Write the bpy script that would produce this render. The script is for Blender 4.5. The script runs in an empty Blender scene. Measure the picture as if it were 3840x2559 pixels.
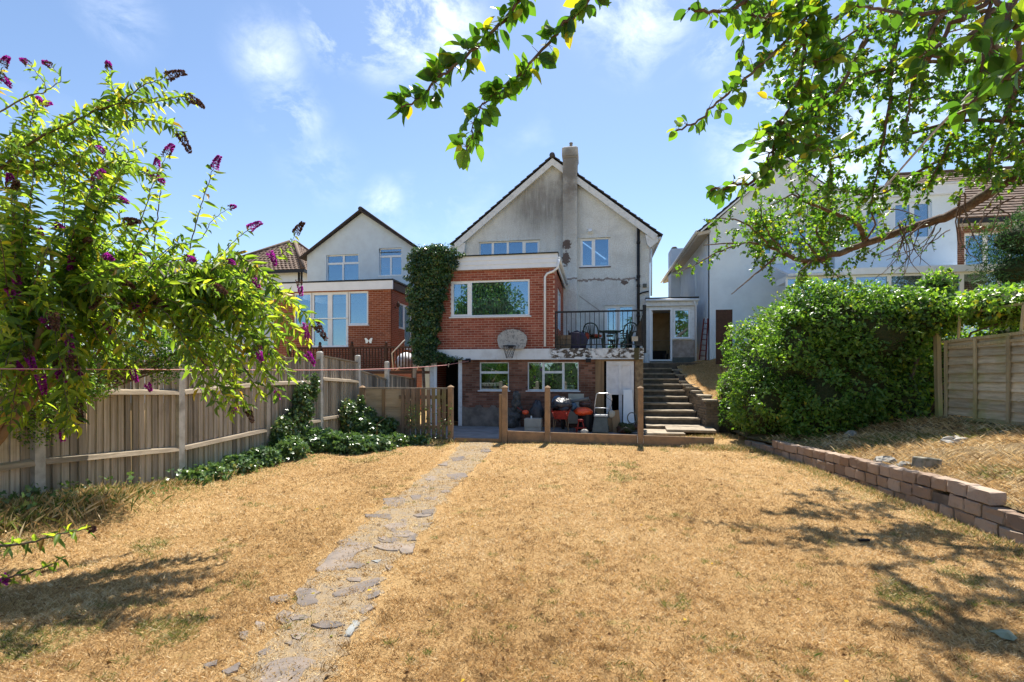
import bpy, bmesh, math, random
import numpy as np
from mathutils import Vector, Matrix, Quaternion

random.seed(11)
rng = np.random.default_rng(7)
scene = bpy.context.scene
C = scene.collection
D = bpy.data

# ------------------------------------------------------------------ camera
FPX, HORIZON = 1900.0, 1400.0           # focal length and horizon row, in photo pixels (3840 wide)
YAW = math.atan(320 / FPX)              # the camera looks a little left of the plot's long axis
CS, SN, EYE = math.cos(YAW), math.sin(YAW), 1.7
cam = D.objects.new('camera', D.cameras.new('camera'))
C.objects.link(cam)
cam.location = (0, 0, EYE)
cam.rotation_euler = (math.radians(90), 0, YAW)
cam.data.sensor_width = 36
cam.data.lens = FPX / 3840 * 36
cam.data.shift_y = (HORIZON - 1279.5) / 3840
cam.data.clip_start, cam.data.clip_end = 0.05, 3000
scene.camera = cam

# ------------------------------------------------------------------ light
SUN_EL, SUN_AZ = math.radians(59), math.atan2(0.083, 1.028)
SUNV = Vector((math.sin(SUN_AZ) * math.cos(SUN_EL), math.cos(SUN_AZ) * math.cos(SUN_EL), math.sin(SUN_EL)))
sun = D.objects.new('sun', D.lights.new('sun', 'SUN'))
C.objects.link(sun)
sun.data.energy = 5.0
sun.data.angle = math.radians(0.6)
sun.data.color = (1.0, 0.94, 0.85)
sun.rotation_euler = (-SUNV).to_track_quat('-Z', 'Y').to_euler()
sun.location = SUNV * 60

def ray(x, y):
    u, v = (x - 1920) / FPX, (HORIZON - y) / FPX
    return Vector((-SN + u * CS, CS + u * SN, v))

world = D.worlds.new('World')
scene.world = world
world.use_nodes = True
nt = world.node_tree
nt.nodes.clear()
def wn(t, **k):
    n = nt.nodes.new(t)
    for a, b in k.items():
        setattr(n, a, b)
    return n
wl = nt.links.new
sky = wn('ShaderNodeTexSky', sky_type='NISHITA', sun_disc=False, sun_elevation=SUN_EL, sun_rotation=SUN_AZ,
         air_density=1.0, dust_density=0.25, ozone_density=2.5)
tc = wn('ShaderNodeTexCoord')
nz = wn('ShaderNodeTexNoise'); nz.inputs['Scale'].default_value = 9.0; nz.inputs['Detail'].default_value = 11.0; nz.inputs['Roughness'].default_value = 0.66; nz.inputs['Distortion'].default_value = 0.35
mp = wn('ShaderNodeMapping'); mp.inputs['Scale'].default_value = (1, 1, 1.5)
wl(tc.outputs['Generated'], mp.inputs['Vector']); wl(mp.outputs['Vector'], nz.inputs['Vector'])
nz2 = wn('ShaderNodeTexNoise'); nz2.inputs['Scale'].default_value = 2.1; nz2.inputs['Detail'].default_value = 5.0
wl(mp.outputs['Vector'], nz2.inputs['Vector'])
# scattered thin cloud all round
mr0 = wn('ShaderNodeMapRange'); mr0.inputs[1].default_value = 0.60; mr0.inputs[2].default_value = 0.82; mr0.inputs[4].default_value = 0.5
wl(nz2.outputs['Fac'], mr0.inputs[0])
acc = mr0.outputs[0]
# the clouds the photograph shows
for cx, cy, rad, amt in ((1310, 55, .10, .85), (1500, 40, .14, .95), (1660, 70, .10, .9), (1250, 130, .07, .7), (1410, 150, .08, .75), (1560, 150, .07, .6), (1085, 420, .08, .5), (2400, 60, .12, .65), (2300, 30, .10, .5),
                         (2990, 470, .17, 1.0), (3180, 560, .15, .8), (3560, 560, .16, .6), (1440, 760, .06, .4), (450, 60, .07, .25), (1010, 200, .08, .45), (2680, 190, .05, .5), (1200, 640, .09, .22), (3500, 330, .2, .6)):
    d = ray(cx, cy).normalized()
    ds = wn('ShaderNodeVectorMath', operation='DISTANCE'); ds.inputs[1].default_value = d
    wl(tc.outputs['Generated'], ds.inputs[0])
    m1 = wn('ShaderNodeMapRange'); m1.interpolation_type = 'SMOOTHSTEP'
    m1.inputs[1].default_value = 0.0; m1.inputs[2].default_value = rad; m1.inputs[3].default_value = amt * 1.0; m1.inputs[4].default_value = 0.0
    wl(ds.outputs['Value'], m1.inputs[0])
    mx = wn('ShaderNodeMath', operation='MAXIMUM'); wl(acc, mx.inputs[0]); wl(m1.outputs[0], mx.inputs[1]); acc = mx.outputs[0]
mr1 = wn('ShaderNodeMapRange'); mr1.inputs[1].default_value = 0.41; mr1.inputs[2].default_value = 0.72; mr1.inputs[3].default_value = 0.0; mr1.inputs[4].default_value = 1.25
wl(nz.outputs['Fac'], mr1.inputs[0])
mm = wn('ShaderNodeMath', operation='MULTIPLY', use_clamp=True); wl(acc, mm.inputs[0]); wl(mr1.outputs[0], mm.inputs[1])
mixc = wn('ShaderNodeMix', data_type='RGBA'); mixc.inputs[7].default_value = (8.6, 9.1, 9.9, 1)
wl(mm.outputs[0], mixc.inputs[0]); wl(sky.outputs[0], mixc.inputs[6])
bg = wn('ShaderNodeBackground'); bg.inputs['Strength'].default_value = 0.09
wl(mixc.outputs[2], bg.inputs['Color'])
wo = wn('ShaderNodeOutputWorld'); wl(bg.outputs[0], wo.inputs['Surface'])

vs = scene.view_settings
vs.view_transform = 'Standard'; vs.look = 'None'; vs.exposure = 1.08; vs.gamma = 1.0; vs.use_curve_mapping = False
scene.render.engine = 'CYCLES'
scene.cycles.max_bounces = 7
scene.cycles.diffuse_bounces = 5
scene.cycles.transparent_max_bounces = 12
scene.cycles.use_denoising = True

# ------------------------------------------------------------------ helpers
def PY(x, y, Y):                        # the point on the upright plane at distance Y seen at photo pixel x, y
    d = ray(x, y); t = Y / d.y
    return Vector((d.x * t, Y, EYE + d.z * t))
def PZ(x, y, z=0.0):                    # the point at height z
    d = ray(x, y); t = (z - EYE) / d.z
    return Vector((d.x * t, d.y * t, z))

ROOT = {}
def attach(o, parent):
    if parent is not None:
        o.parent = parent
        if parent.name in ROOT:
            o.matrix_parent_inverse = Matrix.Translation(-ROOT[parent.name])
    return o
def tag(o, label=None, cat=None, group=None, kind=None):
    if label: o['label'] = label
    if cat: o['category'] = cat
    if group: o['group'] = group
    if kind: o['kind'] = kind
    return o
def thing(name, label, cat, loc=(0, 0, 0), group=None):
    o = D.objects.new(name, None); C.objects.link(o)
    o.empty_display_size = 0.2
    o.location = loc
    ROOT[o.name] = Vector(loc)
    return tag(o, label, cat, group)
def copy_tree(o, parent=None):
    c = o.copy(); C.objects.link(c)
    c.parent = parent
    for ch in list(o.children):
        copy_tree(ch, c)
    return c

class MB:
    def __init__(s): s.v = []; s.f = []
    def add(s, vs, fs):
        b = len(s.v); s.v.extend([tuple(p) for p in vs]); s.f.extend([tuple(b + i for i in f) for f in fs]); return s
    def box(s, x0, x1, y0, y1, z0, z1):
        return s.add([(x0, y0, z0), (x1, y0, z0), (x1, y1, z0), (x0, y1, z0), (x0, y0, z1), (x1, y0, z1), (x1, y1, z1), (x0, y1, z1)],
                     [(0, 3, 2, 1), (4, 5, 6, 7), (0, 1, 5, 4), (1, 2, 6, 5), (2, 3, 7, 6), (3, 0, 4, 7)])
    def hexa(s, p):                     # eight corners, bottom ring then top ring
        return s.add(p, [(0, 3, 2, 1), (4, 5, 6, 7), (0, 1, 5, 4), (1, 2, 6, 5), (2, 3, 7, 6), (3, 0, 4, 7)])
    def obox(s, c, size, M):
        c = Vector(c); sx, sy, sz = [q / 2 for q in size]
        return s.hexa([c + M @ Vector(q) for q in ((-sx, -sy, -sz), (sx, -sy, -sz), (sx, sy, -sz), (-sx, sy, -sz), (-sx, -sy, sz), (sx, -sy, sz), (sx, sy, sz), (-sx, sy, sz))])
    def beam(s, p, q, w, h, up=(0, 0, 1)):
        p, q = Vector(p), Vector(q); d = (q - p); L = d.length; d.normalize()
        a = d.cross(Vector(up))
        if a.length < 1e-4: a = d.cross(Vector((0, 1, 0)))
        a.normalize(); b = a.cross(d).normalized()
        M = Matrix((a, d, b)).transposed()
        return s.obox((p + q) / 2, (w, L, h), M)
    def prism(s, poly, vec):            # a flat polygon pushed along vec
        n = len(poly); vec = Vector(vec)
        vs = [Vector(p) for p in poly] + [Vector(p) + vec for p in poly]
        fs = [tuple(range(n)), tuple(range(2 * n - 1, n - 1, -1))] + [((i + 1) % n, i, n + i, n + (i + 1) % n) for i in range(n)]
        return s.add(vs, fs)
    def tube(s, pts, rad, n=7, closed=False):
        pts = [Vector(p) for p in pts]; m = len(pts)
        if not hasattr(rad, '__len__'): rad = [rad] * m
        vs = []; ref = None
        for i in range(m):
            if closed: d = pts[(i + 1) % m] - pts[i - 1]
            else: d = pts[min(i + 1, m - 1)] - pts[max(i - 1, 0)]
            if d.length < 1e-9: d = Vector((0, 0, 1))
            d.normalize()
            if ref is None:
                ref = d.cross(Vector((0, 0, 1)) if abs(d.z) < .9 else Vector((1, 0, 0)))
            a = (ref - d * ref.dot(d)).normalized(); ref = a; b = d.cross(a)
            for k in range(n):
                t = 2 * math.pi * k / n
                vs.append(pts[i] + (a * math.cos(t) + b * math.sin(t)) * rad[i])
        fs = []
        for i in range(m if closed else m - 1):
            j = (i + 1) % m
            for k in range(n):
                fs.append((i * n + k, i * n + (k + 1) % n, j * n + (k + 1) % n, j * n + k))
        if not closed:
            fs.append(tuple(range(n - 1, -1, -1))); fs.append(tuple((m - 1) * n + k for k in range(n)))
        return s.add(vs, fs)
    def lathe(s, prof, c=(0, 0, 0), n=16, M=None):
        c = Vector(c); vs = []
        for r, z in prof:
            for k in range(n):
                t = 2 * math.pi * k / n; p = Vector((r * math.cos(t), r * math.sin(t), z))
                vs.append(c + (M @ p if M else p))
        fs = []
        for i in range(len(prof) - 1):
            for k in range(n):
                fs.append((i * n + k, i * n + (k + 1) % n, (i + 1) * n + (k + 1) % n, (i + 1) * n + k))
        fs.append(tuple(range(n - 1, -1, -1))); fs.append(tuple((len(prof) - 1) * n + k for k in range(n)))
        return s.add(vs, fs)
    def blob(s, c, r, seed=0, amp=.18, n=12, m=8, flat=None):    # a lumpy closed sack
        rr = random.Random(seed); ph = [rr.uniform(0, 6.28) for _ in range(9)]
        c = Vector(c); vs = []
        for i in range(m + 1):
            a = math.pi * i / m
            for k in range(n):
                t = 2 * math.pi * k / n
                q = 1 + amp * (math.sin(3 * t + ph[0]) * math.sin(2 * a + ph[1]) + .7 * math.sin(5 * t + ph[2] + 4 * a) * math.sin(a) + .5 * math.cos(7 * a + ph[3] + 2 * t))
                p = Vector((math.sin(a) * math.cos(t) * r[0], math.sin(a) * math.sin(t) * r[1], -math.cos(a) * r[2])) * q
                if flat is not None and p.z < -flat: p.z = -flat
                vs.append(c + p)
        fs = [(i * n + k, i * n + (k + 1) % n, (i + 1) * n + (k + 1) % n, (i + 1) * n + k) for i in range(m) for k in range(n)]
        return s.add(vs, fs)
    def mesh(s, name, mat, smooth=False):
        me = D.meshes.new(name); me.from_pydata(s.v, [], s.f); me.update()
        if smooth: me.polygons.foreach_set('use_smooth', [True] * len(me.polygons))
        if mat: me.materials.append(mat)
        return me
    def build(s, name, mat, parent=None, smooth=False, bevel=0, kind=None, label=None):
        o = D.objects.new(name, s.mesh(name, mat, smooth)); C.objects.link(o)
        attach(o, parent)
        if bevel:
            b = o.modifiers.new('bevel', 'BEVEL'); b.width = bevel; b.segments = 2; b.limit_method = 'ANGLE'
        return tag(o, label, None, None, kind)
def B(*a): return MB().box(*a)
def inst(name, me, parent, loc, rot=(0, 0, 0), scale=(1, 1, 1)):
    o = D.objects.new(name, me); C.objects.link(o); attach(o, parent)
    o.location = loc; o.rotation_euler = rot; o.scale = scale
    return o
def np_mesh(name, V, Fc, mat, parent=None, var=None, kind=None, smooth=False):
    V = np.ascontiguousarray(V, dtype=np.float32); Fc = np.ascontiguousarray(Fc, dtype=np.int32)
    me = D.meshes.new(name); k = Fc.shape[1]
    me.vertices.add(len(V)); me.vertices.foreach_set('co', V.ravel())
    me.loops.add(Fc.size); me.loops.foreach_set('vertex_index', Fc.ravel())
    me.polygons.add(len(Fc)); me.polygons.foreach_set('loop_start', np.arange(0, Fc.size, k, dtype=np.int32))
    if smooth: me.polygons.foreach_set('use_smooth', np.ones(len(Fc), dtype=bool))
    me.update(calc_edges=True)
    if var is not None:
        a = me.attributes.new('var', 'FLOAT', 'POINT'); a.data.foreach_set('value', np.ascontiguousarray(var, dtype=np.float32))
    me.materials.append(mat)
    o = D.objects.new(name, me); C.objects.link(o); attach(o, parent)
    if kind: o['kind'] = kind
    return o
def vnoise(x, y, s=0):                  # cheap smooth noise, about -1..1
    r = np.random.default_rng(100 + s); t = 0
    for k in range(7):
        a, b, p = r.uniform(-1, 1), r.uniform(-1, 1), r.uniform(0, 6.28); f = 1.0 * 1.45 ** k
        n = math.hypot(a, b) + 1e-6
        t = t + np.sin((a * x + b * y) / n * f + p + 1.3 * np.sin((b * x - a * y) / n * f * .7 + p * 2)) / (1.25 ** k)
    return t / 2.6

# ------------------------------------------------------------------ materials
class NT:
    def __init__(s, name):
        s.m = D.materials.new(name); s.m.use_nodes = True; s.t = s.m.node_tree; s.t.nodes.clear()
        s.out = s.n('ShaderNodeOutputMaterial'); s.geo = s.n('ShaderNodeNewGeometry')
        s.pos = s.geo.outputs['Position']
    def n(s, t, **k):
        x = s.t.nodes.new(t)
        for a, b in k.items(): setattr(x, a, b)
        return x
    def l(s, a, b): s.t.links.new(a, b)
    def setv(s, sock, v):
        if isinstance(v, bpy.types.NodeSocket): s.l(v, sock)
        elif isinstance(v, (tuple, list)) and len(v) == 3 and sock.type == 'RGBA': sock.default_value = (*v, 1)
        else: sock.default_value = v
    def noise(s, scale, detail=4, rough=.55, vec=None, stretch=None, dist=0):
        x = s.n('ShaderNodeTexNoise'); x.inputs['Scale'].default_value = scale; x.inputs['Detail'].default_value = detail; x.inputs['Roughness'].default_value = rough
        x.inputs['Distortion'].default_value = dist
        v = vec or s.pos
        if stretch:
            mpn = s.n('ShaderNodeMapping'); mpn.inputs['Scale'].default_value = stretch; s.l(v, mpn.inputs['Vector']); v = mpn.outputs[0]
        s.l(v, x.inputs['Vector']); return x.outputs['Fac']
    def ramp(s, f, a, b, lo=0., hi=1., smooth=True):
        x = s.n('ShaderNodeMapRange'); x.interpolation_type = 'SMOOTHSTEP' if smooth else 'LINEAR'
        s.setv(x.inputs[0], f); x.inputs[1].default_value = a; x.inputs[2].default_value = b; x.inputs[3].default_value = lo; x.inputs[4].default_value = hi
        return x.outputs[0]
    def math(s, op, a, b=0., clamp=False):
        x = s.n('ShaderNodeMath', operation=op, use_clamp=clamp); s.setv(x.inputs[0], a); s.setv(x.inputs[1], b); return x.outputs[0]
    def mix(s, f, a, b, mode='MIX'):
        x = s.n('ShaderNodeMix', data_type='RGBA', blend_type=mode); s.setv(x.inputs[0], f); s.setv(x.inputs[6], a); s.setv(x.inputs[7], b); return x.outputs[2]
    def cramp(s, f, stops):
        x = s.n('ShaderNodeValToRGB'); s.l(f, x.inputs[0]); e = x.color_ramp.elements
        while len(e) < len(stops): e.new(.5)
        for q, (p, c) in zip(e, stops): q.position = p; q.color = (*c, 1)
        return x.outputs[0]
    def attr(s, name='var'):
        x = s.n('ShaderNodeAttribute'); x.attribute_name = name; return x.outputs['Fac']
    def rnd(s):
        o = s.n('ShaderNodeObjectInfo').outputs['Random']
        return s.math('FRACT', s.math('ADD', o, s.geo.outputs['Random Per Island']))
    def xyz(s):
        x = s.n('ShaderNodeSeparateXYZ'); s.l(s.pos, x.inputs[0]); return x.outputs
    def bump(s, h, strength=.4, dist=.02):
        x = s.n('ShaderNodeBump'); x.inputs['Strength'].default_value = strength; x.inputs['Distance'].default_value = dist; s.l(h, x.inputs['Height']); return x.outputs[0]
    def bsdf(s, col, rough=.8, spec=.3, normal=None, metal=0, **k):
        x = s.n('ShaderNodeBsdfPrincipled'); s.setv(x.inputs['Base Color'], col); s.setv(x.inputs['Roughness'], rough)
        x.inputs['Specular IOR Level'].default_value = spec; x.inputs['Metallic'].default_value = metal
        if normal is not None: s.l(normal, x.inputs['Normal'])
        return x.outputs[0]
    def done(s, sh): s.l(sh, s.out.inputs['Surface']); return s.m

def simple(name, col, col2=None, rough=.75, scale=6, bump=0, bscale=60, spec=.3, rnd=0, stretch=None, metal=0, contrast=(.35, .7), dist=.01):
    t = NT(name); c = col
    if col2 is not None:
        c = t.mix(t.ramp(t.noise(scale, 6, .6, stretch=stretch), *contrast), col, col2)
    if rnd:
        r = t.rnd(); c = t.mix(1.0, c, t.cramp(r, [(0, (1 - rnd,) * 3), (1, (1 + rnd * .6,) * 3)]), 'MULTIPLY')
    nrm = t.bump(t.noise(bscale, 5, .6, stretch=stretch), bump, dist) if bump else None
    return t.done(t.bsdf(c, rough, spec, nrm, metal))

def leafmat(name, stops, trans=.45, rough=.5, spec=.4, tint=(1.0, 1.0, .55)):
    t = NT(name)
    v = t.math('FRACT', t.math('ADD', t.attr(), t.n('ShaderNodeObjectInfo').outputs['Random']))
    c = t.cramp(v, stops)
    a = t.bsdf(c, rough, spec)
    tr = t.n('ShaderNodeBsdfTranslucent'); t.l(t.mix(1.0, c, tuple(q * 1.5 for q in tint), 'MULTIPLY'), tr.inputs['Color'])
    m = t.n('ShaderNodeMixShader'); m.inputs[0].default_value = trans
    t.l(a, m.inputs[1]); t.l(tr.outputs[0], m.inputs[2])
    return t.done(m.outputs[0])

M = {}
M['white'] = simple('white_plastic', (.80, .86, .92), (.73, .79, .85), .35, 3, spec=.45)
M['white_old'] = simple('weathered_white_paint', (.68, .73, .77), (.47, .50, .52), .6, 7, .15, 40, contrast=(.45, .8))
M['black'] = simple('black_paint', (.015, .017, .02), None, .45)
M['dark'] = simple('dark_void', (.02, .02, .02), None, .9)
M['concrete'] = simple('concrete', (.34, .31, .27), (.24, .22, .19), .9, 5, .3, 90)
M['brown_concrete'] = simple('brown_stained_concrete', (.33, .22, .13), (.22, .155, .10), .9, 6, .35, 90)
M['white_post'] = simple('pale_concrete', (.48, .47, .44), (.34, .33, .30), .9, 9, .3, 110)
M['room'] = simple('room_wall', (.45, .42, .38), None, .9)
M['brownroom'] = simple('brown_room', (.50, .37, .22), (.38, .27, .15), .9, 4)
M['darkred'] = simple('dark_red_paint', (.11, .018, .022), (.07, .012, .015), .5, 12)
M['redmetal'] = simple('red_paint', (.35, .03, .02), (.20, .03, .02), .5, 12)
M['orange'] = simple('orange_plastic', (.85, .10, .02), (.65, .07, .02), .3, 14, .5, 25, spec=.6)
M['steel'] = simple('galvanised_steel', (.62, .63, .64), None, .35, metal=.85)
M['bluewhite'] = simple('white_gloss_door', (.72, .74, .78), (.60, .62, .66), .5, 5, .1, 30)
M['greyplastic'] = simple('grey_green_plastic', (.11, .125, .115), (.08, .09, .085), .55, 6)
M['cream'] = simple('cream_panel', (.50, .46, .38), (.40, .36, .29), .7, 4)
M['greenplastic'] = simple('dark_green_plastic', (.012, .035, .018), None, .35, spec=.5)
M['blueplastic'] = simple('blue_plastic', (.06, .14, .22), (.03, .06, .10), .35, 9, .5, 18, spec=.6)
M['blackbag'] = simple('black_plastic_bag', (.02, .022, .028), (.04, .043, .05), .25, 9, .9, 22, spec=.7, dist=.03)
M['purplebag'] = simple('dark_violet_fabric', (.045, .04, .075), (.03, .03, .05), .8, 8, .5, 25)
M['wooddark'] = simple('dark_stained_wood', (.07, .03, .018), (.045, .02, .012), .55, 12, .2, 60)
M['woodraw'] = simple('weathered_timber', (.30, .20, .11), (.20, .135, .08), .85, 5, .35, 50, stretch=(1, 1, .15))
M['palepanel'] = simple('pale_weathered_panel', (.50, .39, .26), (.34, .26, .17), .85, 5, .35, 50, stretch=(.3, 1, 2))
M['terracotta'] = simple('red_cloth', (.40, .06, .03), (.28, .05, .03), .8, 10)
M['pink'] = simple('pink_cord', (.62, .30, .28), None, .6)
M['pegwood'] = simple('pale_wood', (.70, .58, .40), None, .7)
M['stone'] = simple('rubble_stone', (.42, .39, .34), (.26, .25, .22), .9, 7, .5, 45, rnd=.2)

def t_glass():
    t = NT('window_glass')
    g = t.n('ShaderNodeBsdfGlossy'); g.inputs['Roughness'].default_value = .015; g.inputs['Color'].default_value = (.50, .72, .95, 1)
    nn = t.bump(t.noise(1.7, 2, .5), .06, .02); t.l(nn, g.inputs['Normal'])
    tr = t.n('ShaderNodeBsdfTransparent'); tr.inputs['Color'].default_value = (.72, .78, .78, 1)
    lw = t.n('ShaderNodeLayerWeight'); lw.inputs['Blend'].default_value = .25
    m = t.n('ShaderNodeMixShader'); t.l(t.ramp(lw.outputs['Fresnel'], 0, 1, .27, .95, False), m.inputs[0])
    t.l(tr.outputs[0], m.inputs[1]); t.l(g.outputs[0], m.inputs[2])
    return t.done(m.outputs[0])
M['glass'] = t_glass()

def t_brick(name, a, b, c, lo=.75):
    t = NT(name); r = t.rnd()
    col = t.cramp(r, [(0, a), (.5, b), (1, c)])
    col = t.mix(t.ramp(t.noise(1.3, 4), .45, .75), col, tuple(q * lo for q in b))
    col = t.mix(t.ramp(t.noise(16, 6, .7), .5, .8, 0, .55), col, tuple(q * .4 for q in b))
    return t.done(t.bsdf(col, .9, .2, t.bump(t.noise(55, 5, .7), .6, .01)))
M['brick'] = t_brick('red_brick', (.24, .064, .042), (.32, .092, .062), (.40, .145, .10), .8)
M['brick_old'] = t_brick('old_dark_brick', (.12, .058, .042), (.21, .10, .07), (.30, .165, .12), .55)
M['brick_grey'] = t_brick('dirty_stock_brick', (.12, .095, .07), (.19, .15, .105), (.25, .19, .13), .7)
M['brick_nb'] = t_brick('orange_red_brick', (.22, .06, .03), (.30, .085, .042), (.36, .12, .06), .8)
M['block'] = t_brick('walling_block', (.235, .165, .12), (.335, .245, .18), (.41, .32, .25), .7)
M['mortar'] = simple('mortar', (.58, .47, .39), (.46, .36, .29), .95, 6, .3, 90)
M['mortar_dark'] = simple('dirty_mortar', (.20, .17, .14), (.12, .10, .085), .95, 6, .3, 90)
M['brick_flat'] = None
def t_brickflat(name, b, m):
    t = NT(name)
    mpn = t.n('ShaderNodeMapping'); mpn.inputs['Rotation'].default_value = (math.radians(90), 0, math.radians(90)); t.l(t.pos, mpn.inputs['Vector'])
    s = t.xyz(); cb = t.n('ShaderNodeCombineXYZ'); t.l(s[1], cb.inputs[0]); t.l(s[2], cb.inputs[1])
    x = t.n('ShaderNodeTexBrick'); t.l(cb.outputs[0], x.inputs['Vector'])
    x.inputs['Scale'].default_value = 1; x.inputs['Brick Width'].default_value = .225; x.inputs['Row Height'].default_value = .075; x.inputs['Mortar Size'].default_value = .006
    x.inputs['Color1'].default_value = (*b, 1); x.inputs['Color2'].default_value = (*[q * 1.35 for q in b], 1); x.inputs['Mortar'].default_value = (*m, 1)
    return t.done(t.bsdf(x.outputs[0], .9, .2, t.bump(x.outputs['Fac'], .3, -.006)))
M['brick_flat'] = t_brickflat('side_brick', (.27, .062, .03), (.40, .30, .24))
M['brick_nbflat'] = t_brickflat('neighbour_side_brick', (.26, .075, .04), (.34, .24, .18))

def t_roughcast():
    t = NT('old_roughcast'); x, y, z = t.xyz()
    n1, n2 = t.noise(2.2, 6, .62), t.noise(.8, 4)
    col = t.mix(t.ramp(n1, .35, .7), (.76, .82, .84), (.61, .66, .675))
    col = t.mix(t.ramp(n2, .5, .75, 0, .5), col, (.80, .86, .88))
    col = t.mix(t.ramp(t.noise(24, 4, .7), .42, .62, 0, .4), col, (.44, .44, .42))
    # soot beside the stack and under the verge
    n12 = t.noise(11, 5, .65)
    def blobm(cx, cz, rx, rz, soft=.5):
        a = t.math('DIVIDE', t.math('SUBTRACT', x, cx), rx); b = t.math('DIVIDE', t.math('SUBTRACT', z, cz), rz)
        d = t.math('SQRT', t.math('ADD', t.math('MULTIPLY', a, a), t.math('MULTIPLY', b, b)))
        d = t.math('ADD', d, t.math('MULTIPLY', t.math('SUBTRACT', n1 if rx > .4 else n12, .5), 1.1 if rx > .4 else 2.2))
        return t.ramp(d, 1.0 + soft * .3, 1.0 - soft, 0, 1)
    st = t.noise(3, 6, .65, stretch=(2.6, 1, .35))
    col = t.mix(t.math('MULTIPLY', blobm(-2.25, 8.4, 1.6, 1.45, .8), t.ramp(st, .2, .6, .4, .78)), col, (.15, .145, .14))
    col = t.mix(t.math('MULTIPLY', blobm(-1.04, 9.6, .5, 1.4, .7), .8), col, (.12, .11, .10))
    col = t.mix(t.math('MULTIPLY', blobm(-1.1, 7.8, .5, 2.2, .8), .4), col, (.17, .16, .145))
    # patches where the render has come away
    for cx, cz, rx, rz in ((-1.17, 6.68, .18, .19), (-1.20, 6.12, .17, .27), (1.03, 5.2, .14, .09)):
        col = t.mix(t.math('MULTIPLY', blobm(cx, cz, rx, rz, .12), .9), col, (.10, .065, .055))
    # the ragged crack across the first floor
    wig = t.math('ADD', 5.34, t.math('MULTIPLY', t.math('SUBTRACT', t.noise(3.5, 7, .75), .5), .40))
    ln = t.ramp(t.math('ABSOLUTE', t.math('SUBTRACT', z, wig)), .05, .025, 0, .75)
    ln = t.math('MULTIPLY', ln, t.math('MULTIPLY', t.ramp(x, -1.35, -1.2), t.ramp(x, 1.5, 1.4)))
    col = t.mix(ln, col, (.15, .095, .075))
    dg = t.math('SUBTRACT', z, t.math('MULTIPLY', t.math('SUBTRACT', x, -.3), -.75))
    dl = t.math('MULTIPLY', t.ramp(t.math('ABSOLUTE', t.math('SUBTRACT', dg, 4.42)), .035, .012, 0, .6), t.math('MULTIPLY', t.ramp(x, -.75, -.65), t.ramp(x, .15, .05)))
    col = t.mix(dl, col, (.19, .17, .15))
    # damp streaks low down
    col = t.mix(t.math('MULTIPLY', t.ramp(st, .5, .8), .25), col, (.30, .28, .25))
    h = t.math('ADD', t.noise(42, 3, .7), t.math('MULTIPLY', t.noise(9, 3, .6, stretch=(.6, .6, 2.2)), .9))
    return t.done(t.bsdf(col, .95, .15, t.bump(h, .75, .03)))
M['roughcast'] = t_roughcast()
M['nb_render'] = simple('grey_blue_render', (.60, .73, .84), (.54, .65, .75), .95, 2, .35, 70)
M['white_render'] = simple('white_render', (.76, .86, .93), (.68, .77, .84), .95, 1.5, .3, 60)
M['tile'] = simple('brown_roof_tile', (.18, .12, .085), (.11, .075, .055), .85, 7, .3, 40, rnd=.25)
M['slate'] = simple('dark_roof_tile', (.075, .075, .085), (.05, .05, .055), .8, 8, .3, 40)
M['darktile'] = simple('charcoal_ridge_tile', (.055, .045, .042), (.035, .03, .03), .75, 8, .3, 40)
def t_slabpaint():
    t = NT('peeling_white_paint'); x, y, z = t.xyz()
    wht = t.mix(t.ramp(t.noise(3, 5), .4, .75), (.70, .75, .79), (.57, .60, .62))
    pk = t.ramp(t.noise(6, 7, .72, stretch=(1, 1, 1.8)), .46, .50)
    zone = t.mix(1, t.ramp(x, -1.5, -1.3), t.ramp(t.noise(2.3, 2), .36, .46), 'MULTIPLY')
    patch = t.math('MULTIPLY', t.math('MULTIPLY', pk, zone), t.ramp(z, 2.13, 2.17))
    col = t.mix(patch, wht, t.mix(t.noise(16, 3), (.03, .025, .022), (.13, .11, .09)))
    col = t.mix(t.math('MULTIPLY', t.ramp(t.noise(5, 6, .6, stretch=(1.5, 1, .4)), .55, .75), .5), col, (.33, .32, .29))
    return t.done(t.bsdf(col, .6, .3, t.bump(patch, .5, -.01)))
M['slabpaint'] = t_slabpaint()
def t_wood(name, a, b, g=None, sc=9, ax=(3, 3, .12), rnd=.25):
    t = NT(name)
    c = t.mix(t.ramp(t.noise(sc, 7, .65, stretch=ax), .3, .7), a, b)
    r = t.rnd(); c = t.mix(1., c, t.cramp(r, [(0, (1 - rnd,) * 3), (1, (1 + rnd * .5,) * 3)]), 'MULTIPLY')
    if g: c = t.mix(t.math('MULTIPLY', t.ramp(t.noise(1.6, 4), .5, .72), .7), c, g)
    c = t.mix(t.math('MULTIPLY', t.ramp(t.noise(2.4, 5, .6), .55, .8), .5), c, tuple(q * .45 for q in b))
    return t.done(t.bsdf(c, .9, .15, t.bump(t.noise(sc * 2, 6, .7, stretch=ax), .4, .006)))
M['fence'] = t_wood('weathered_fence_board', (.49, .44, .365), (.28, .24, .19), rnd=.55)
M['fence_rail'] = t_wood('weathered_fence_rail', (.36, .30, .225), (.22, .18, .13), None, 9, (.3, .3, 3))
M['picket'] = t_wood('grey_brown_picket', (.27, .20, .145), (.17, .125, .09), (.17, .17, .07))
M['lap'] = t_wood('silvered_lap_slat', (.64, .55, .40), (.38, .32, .22), (.32, .33, .13), 8, (.3, .3, 2.5), .4)
M['lapframe'] = t_wood('mossy_batten', (.50, .42, .27), (.34, .28, .17), (.28, .31, .10))
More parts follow.
